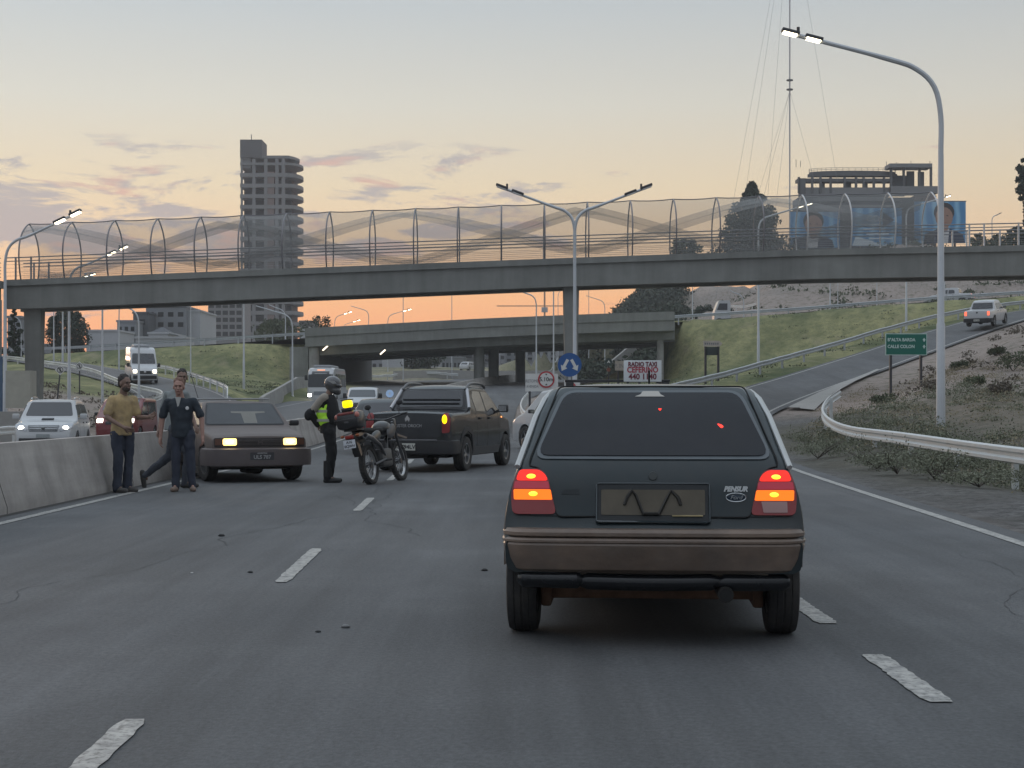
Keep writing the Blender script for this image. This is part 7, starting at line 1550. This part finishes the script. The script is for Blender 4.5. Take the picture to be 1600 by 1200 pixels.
scrub('verge_weeds', 330, (9.6, 21), (26, 60), .38, .032, leaf_g, 'green weeds behind the near guardrail', 'weeds', lambda x, y: (x > rx(y)+2.3) & (x < 9.5+(y-20)*.33), 110, .32)
scrub('dry_grass', 620, (7.6, 26), (22, 74), .30, .026, leaf_y, 'straw coloured dry grass on the right verge and sandy slope', 'dry grass', lambda x, y: (x > rx(y)+1.8), 90, .28)
scrub('slope_scrub', 200, (15, 60), (56, 125), .5, .07, leaf_br, 'low brown scrub on the sandy slope right of the ramp', 'scrub', lambda x, y: x > rx(y)+2.5, 70, .35)
scrub('bank_weeds', 160, (-34, -14), (70, 100), .4, .08, leaf_br, 'dry weeds on the dirt patch at left', 'weeds', lambda x, y: x < -17.6-(y-72)*.20, 50, .4)
scrub('bank_grass', 700, (4, 60), (78, 158), .22, .07, leaf_m, 'grass tufts on the right green bank', 'grass', lambda x, y: (x > 4) & (y > np.interp(x, [p.x for p in rampL], [p.y for p in rampL])+2), 26, .5)
leaf_w = mat('weed_grey_green', (.175, .185, .13), .85, var=.45, vs=6)
scrub('bank_grass', 600, (-58, -16), (98, 160), .22, .07, leaf_m, 'grass tufts on the left green bank', 'grass', lambda x, y: x < -15.5-(y > 0)*0, 26, .5) if 0 else scrub('bank_grass', 600, (-56, -19.5), (104, 160), .2, .07, leaf_m, 'grass tufts on the left green bank', 'grass', lambda x, y: y > np.interp(x, [-56, -38, -28, -22, -19], [162, 146, 130, 114, 107]), 26, .5)
def shrub(px, py, Y, r0, h, label, m=leaf_m, n=420, size=.05):
    x = (px-800)/2400*Y; z = H(x, Y)-.03; o = empty('shrub', (x, Y, z), 0, label, 'shrub')
    stm = MB()
    for i in range(9): a = random.uniform(0, 6.28); stm.tube([(0, 0, 0), (r0*.45*math.cos(a), r0*.45*math.sin(a), h*.5), (r0*.8*math.cos(a+.3), r0*.8*math.sin(a+.3), h*.85)], [.012, .008, .004], 4)
    stm.build('stems', bark, o); P_ = [blob_pts((r0*.5*math.cos(i*2.1), r0*.5*math.sin(i*2.1), h*(.35+.12*(i % 4))), (r0*.55, r0*.55, h*.33), n//7) for i in range(7)]; leaves(np.concatenate(P_), size, 'foliage', m, o); return o
for a in ((1278, 0, 37.5, .8, .5, 'dusty green shrub on the gravel at the left end of the near guardrail'), (1370, 0, 31.5, .75, .4, 'low shrub in front of the middle of the near guardrail'), (1402, 0, 29, .7, .5, 'leafy shrub growing up over the guardrail left of its overlap joint'), (1460, 0, 27.5, .6, .55, 'thin leafy weed growing through the guardrail right of its overlap joint'), (1530, 0, 25, .9, .32, 'flat dry shrub under the right end of the near guardrail')): shrub(*a, m=leaf_w, n=1900, size=.02)
for a in ((1583, 0, 66, .85, 1.0, 'large grey-green shrub at the right edge on the sandy slope'), (1520, 0, 60, .5, .45, 'small green shrub left of the large one at the right edge'), (1498, 0, 72, .5, .5, 'rounded shrub just right of the tall street lamp'), (1560, 0, 54, .5, .45, 'reddish brown shrub in the lower sandy slope'), (1556, 0, 76, .5, .45, 'dark shrub highest on the sandy slope'), (1455, 0, 62, .45, .45, 'brown shrub between the green sign and the street lamp'), (1378, 0, 60, .6, .4, 'flat shrub at the left foot of the green sign')): shrub(*a, m=leaf_br if 'brown' in a[5] else leaf_m, n=700, size=.05)
for a in ((1097, 0, 210, 1.5, 2.0, 'round dark bush on the bare pinkish hillside'), (1133, 0, 208, 1.1, 1.4, 'small dark bush right above the truck cab'), (1330, 0, 195, 1.8, 1.6, 'wide grey-green bush below the middle billboard'), (1440, 0, 215, 2.6, 3.0, 'largest dark bush on the hill left of the tall lamp')): shrub(*a, m=leaf_d, n=900, size=.2)
# stones on the asphalt
st = mat('stone', (.2, .2, .2), .9, var=.2); std_ = mat('stone_dark', (.05, .05, .05), .9)
for (px, py, w, m_, lab) in ((540, 981, 7, st, 'pale pebble on the asphalt in the middle foreground'), (391, 895, 4, std_, 'dark pebble on the asphalt left of the second dash'), (346, 838, 5, std_, 'dark clod on the asphalt in the left lane'), (757, 892, 5, std_, 'dark scrap on the asphalt left of the hatchback'), (300, 896, 2.2, wht, 'tiny white scrap on the asphalt in the left lane'), (497, 988, 4, std_, 'dark flat scrap left of the pale pebble')):
    Y = 2400*EYE/(py-633); q = w/2400*Y; o = MB().ell((0, 0, q*.35), (q, q*.8, q*.5), None, 8, 5); o = o.build('pebble', m_, None, sharp=20)
    for v in o.data.vertices: v.co.x *= 1+.25*math.sin(v.co.z*300+v.co.y*200); 
    o.location = ((px-800)/2400*Y, Y, .0); tag(o, lab, 'pebble')

# ============================================================ EVENING HAZE
hz = MB().box(-420, 560, -70, 620, -3, 140).build('haze', None, None, smooth=False, sharp=None); tag(hz, kind='stuff', label='thin pale evening haze over the whole valley', cat='haze')
hm = bpy.data.materials.new('haze_air'); hm.use_nodes = True; t = hm.node_tree; t.nodes.clear(); o_ = t.nodes.new('ShaderNodeOutputMaterial'); pv = t.nodes.new('ShaderNodeVolumePrincipled')
pv.inputs['Color'].default_value = (.92, .93, .95, 1); pv.inputs['Density'].default_value = .00042; pv.inputs['Anisotropy'].default_value = .2; t.links.new(pv.outputs[0], o_.inputs['Volume']); hz.data.materials.clear(); hz.data.materials.append(hm)
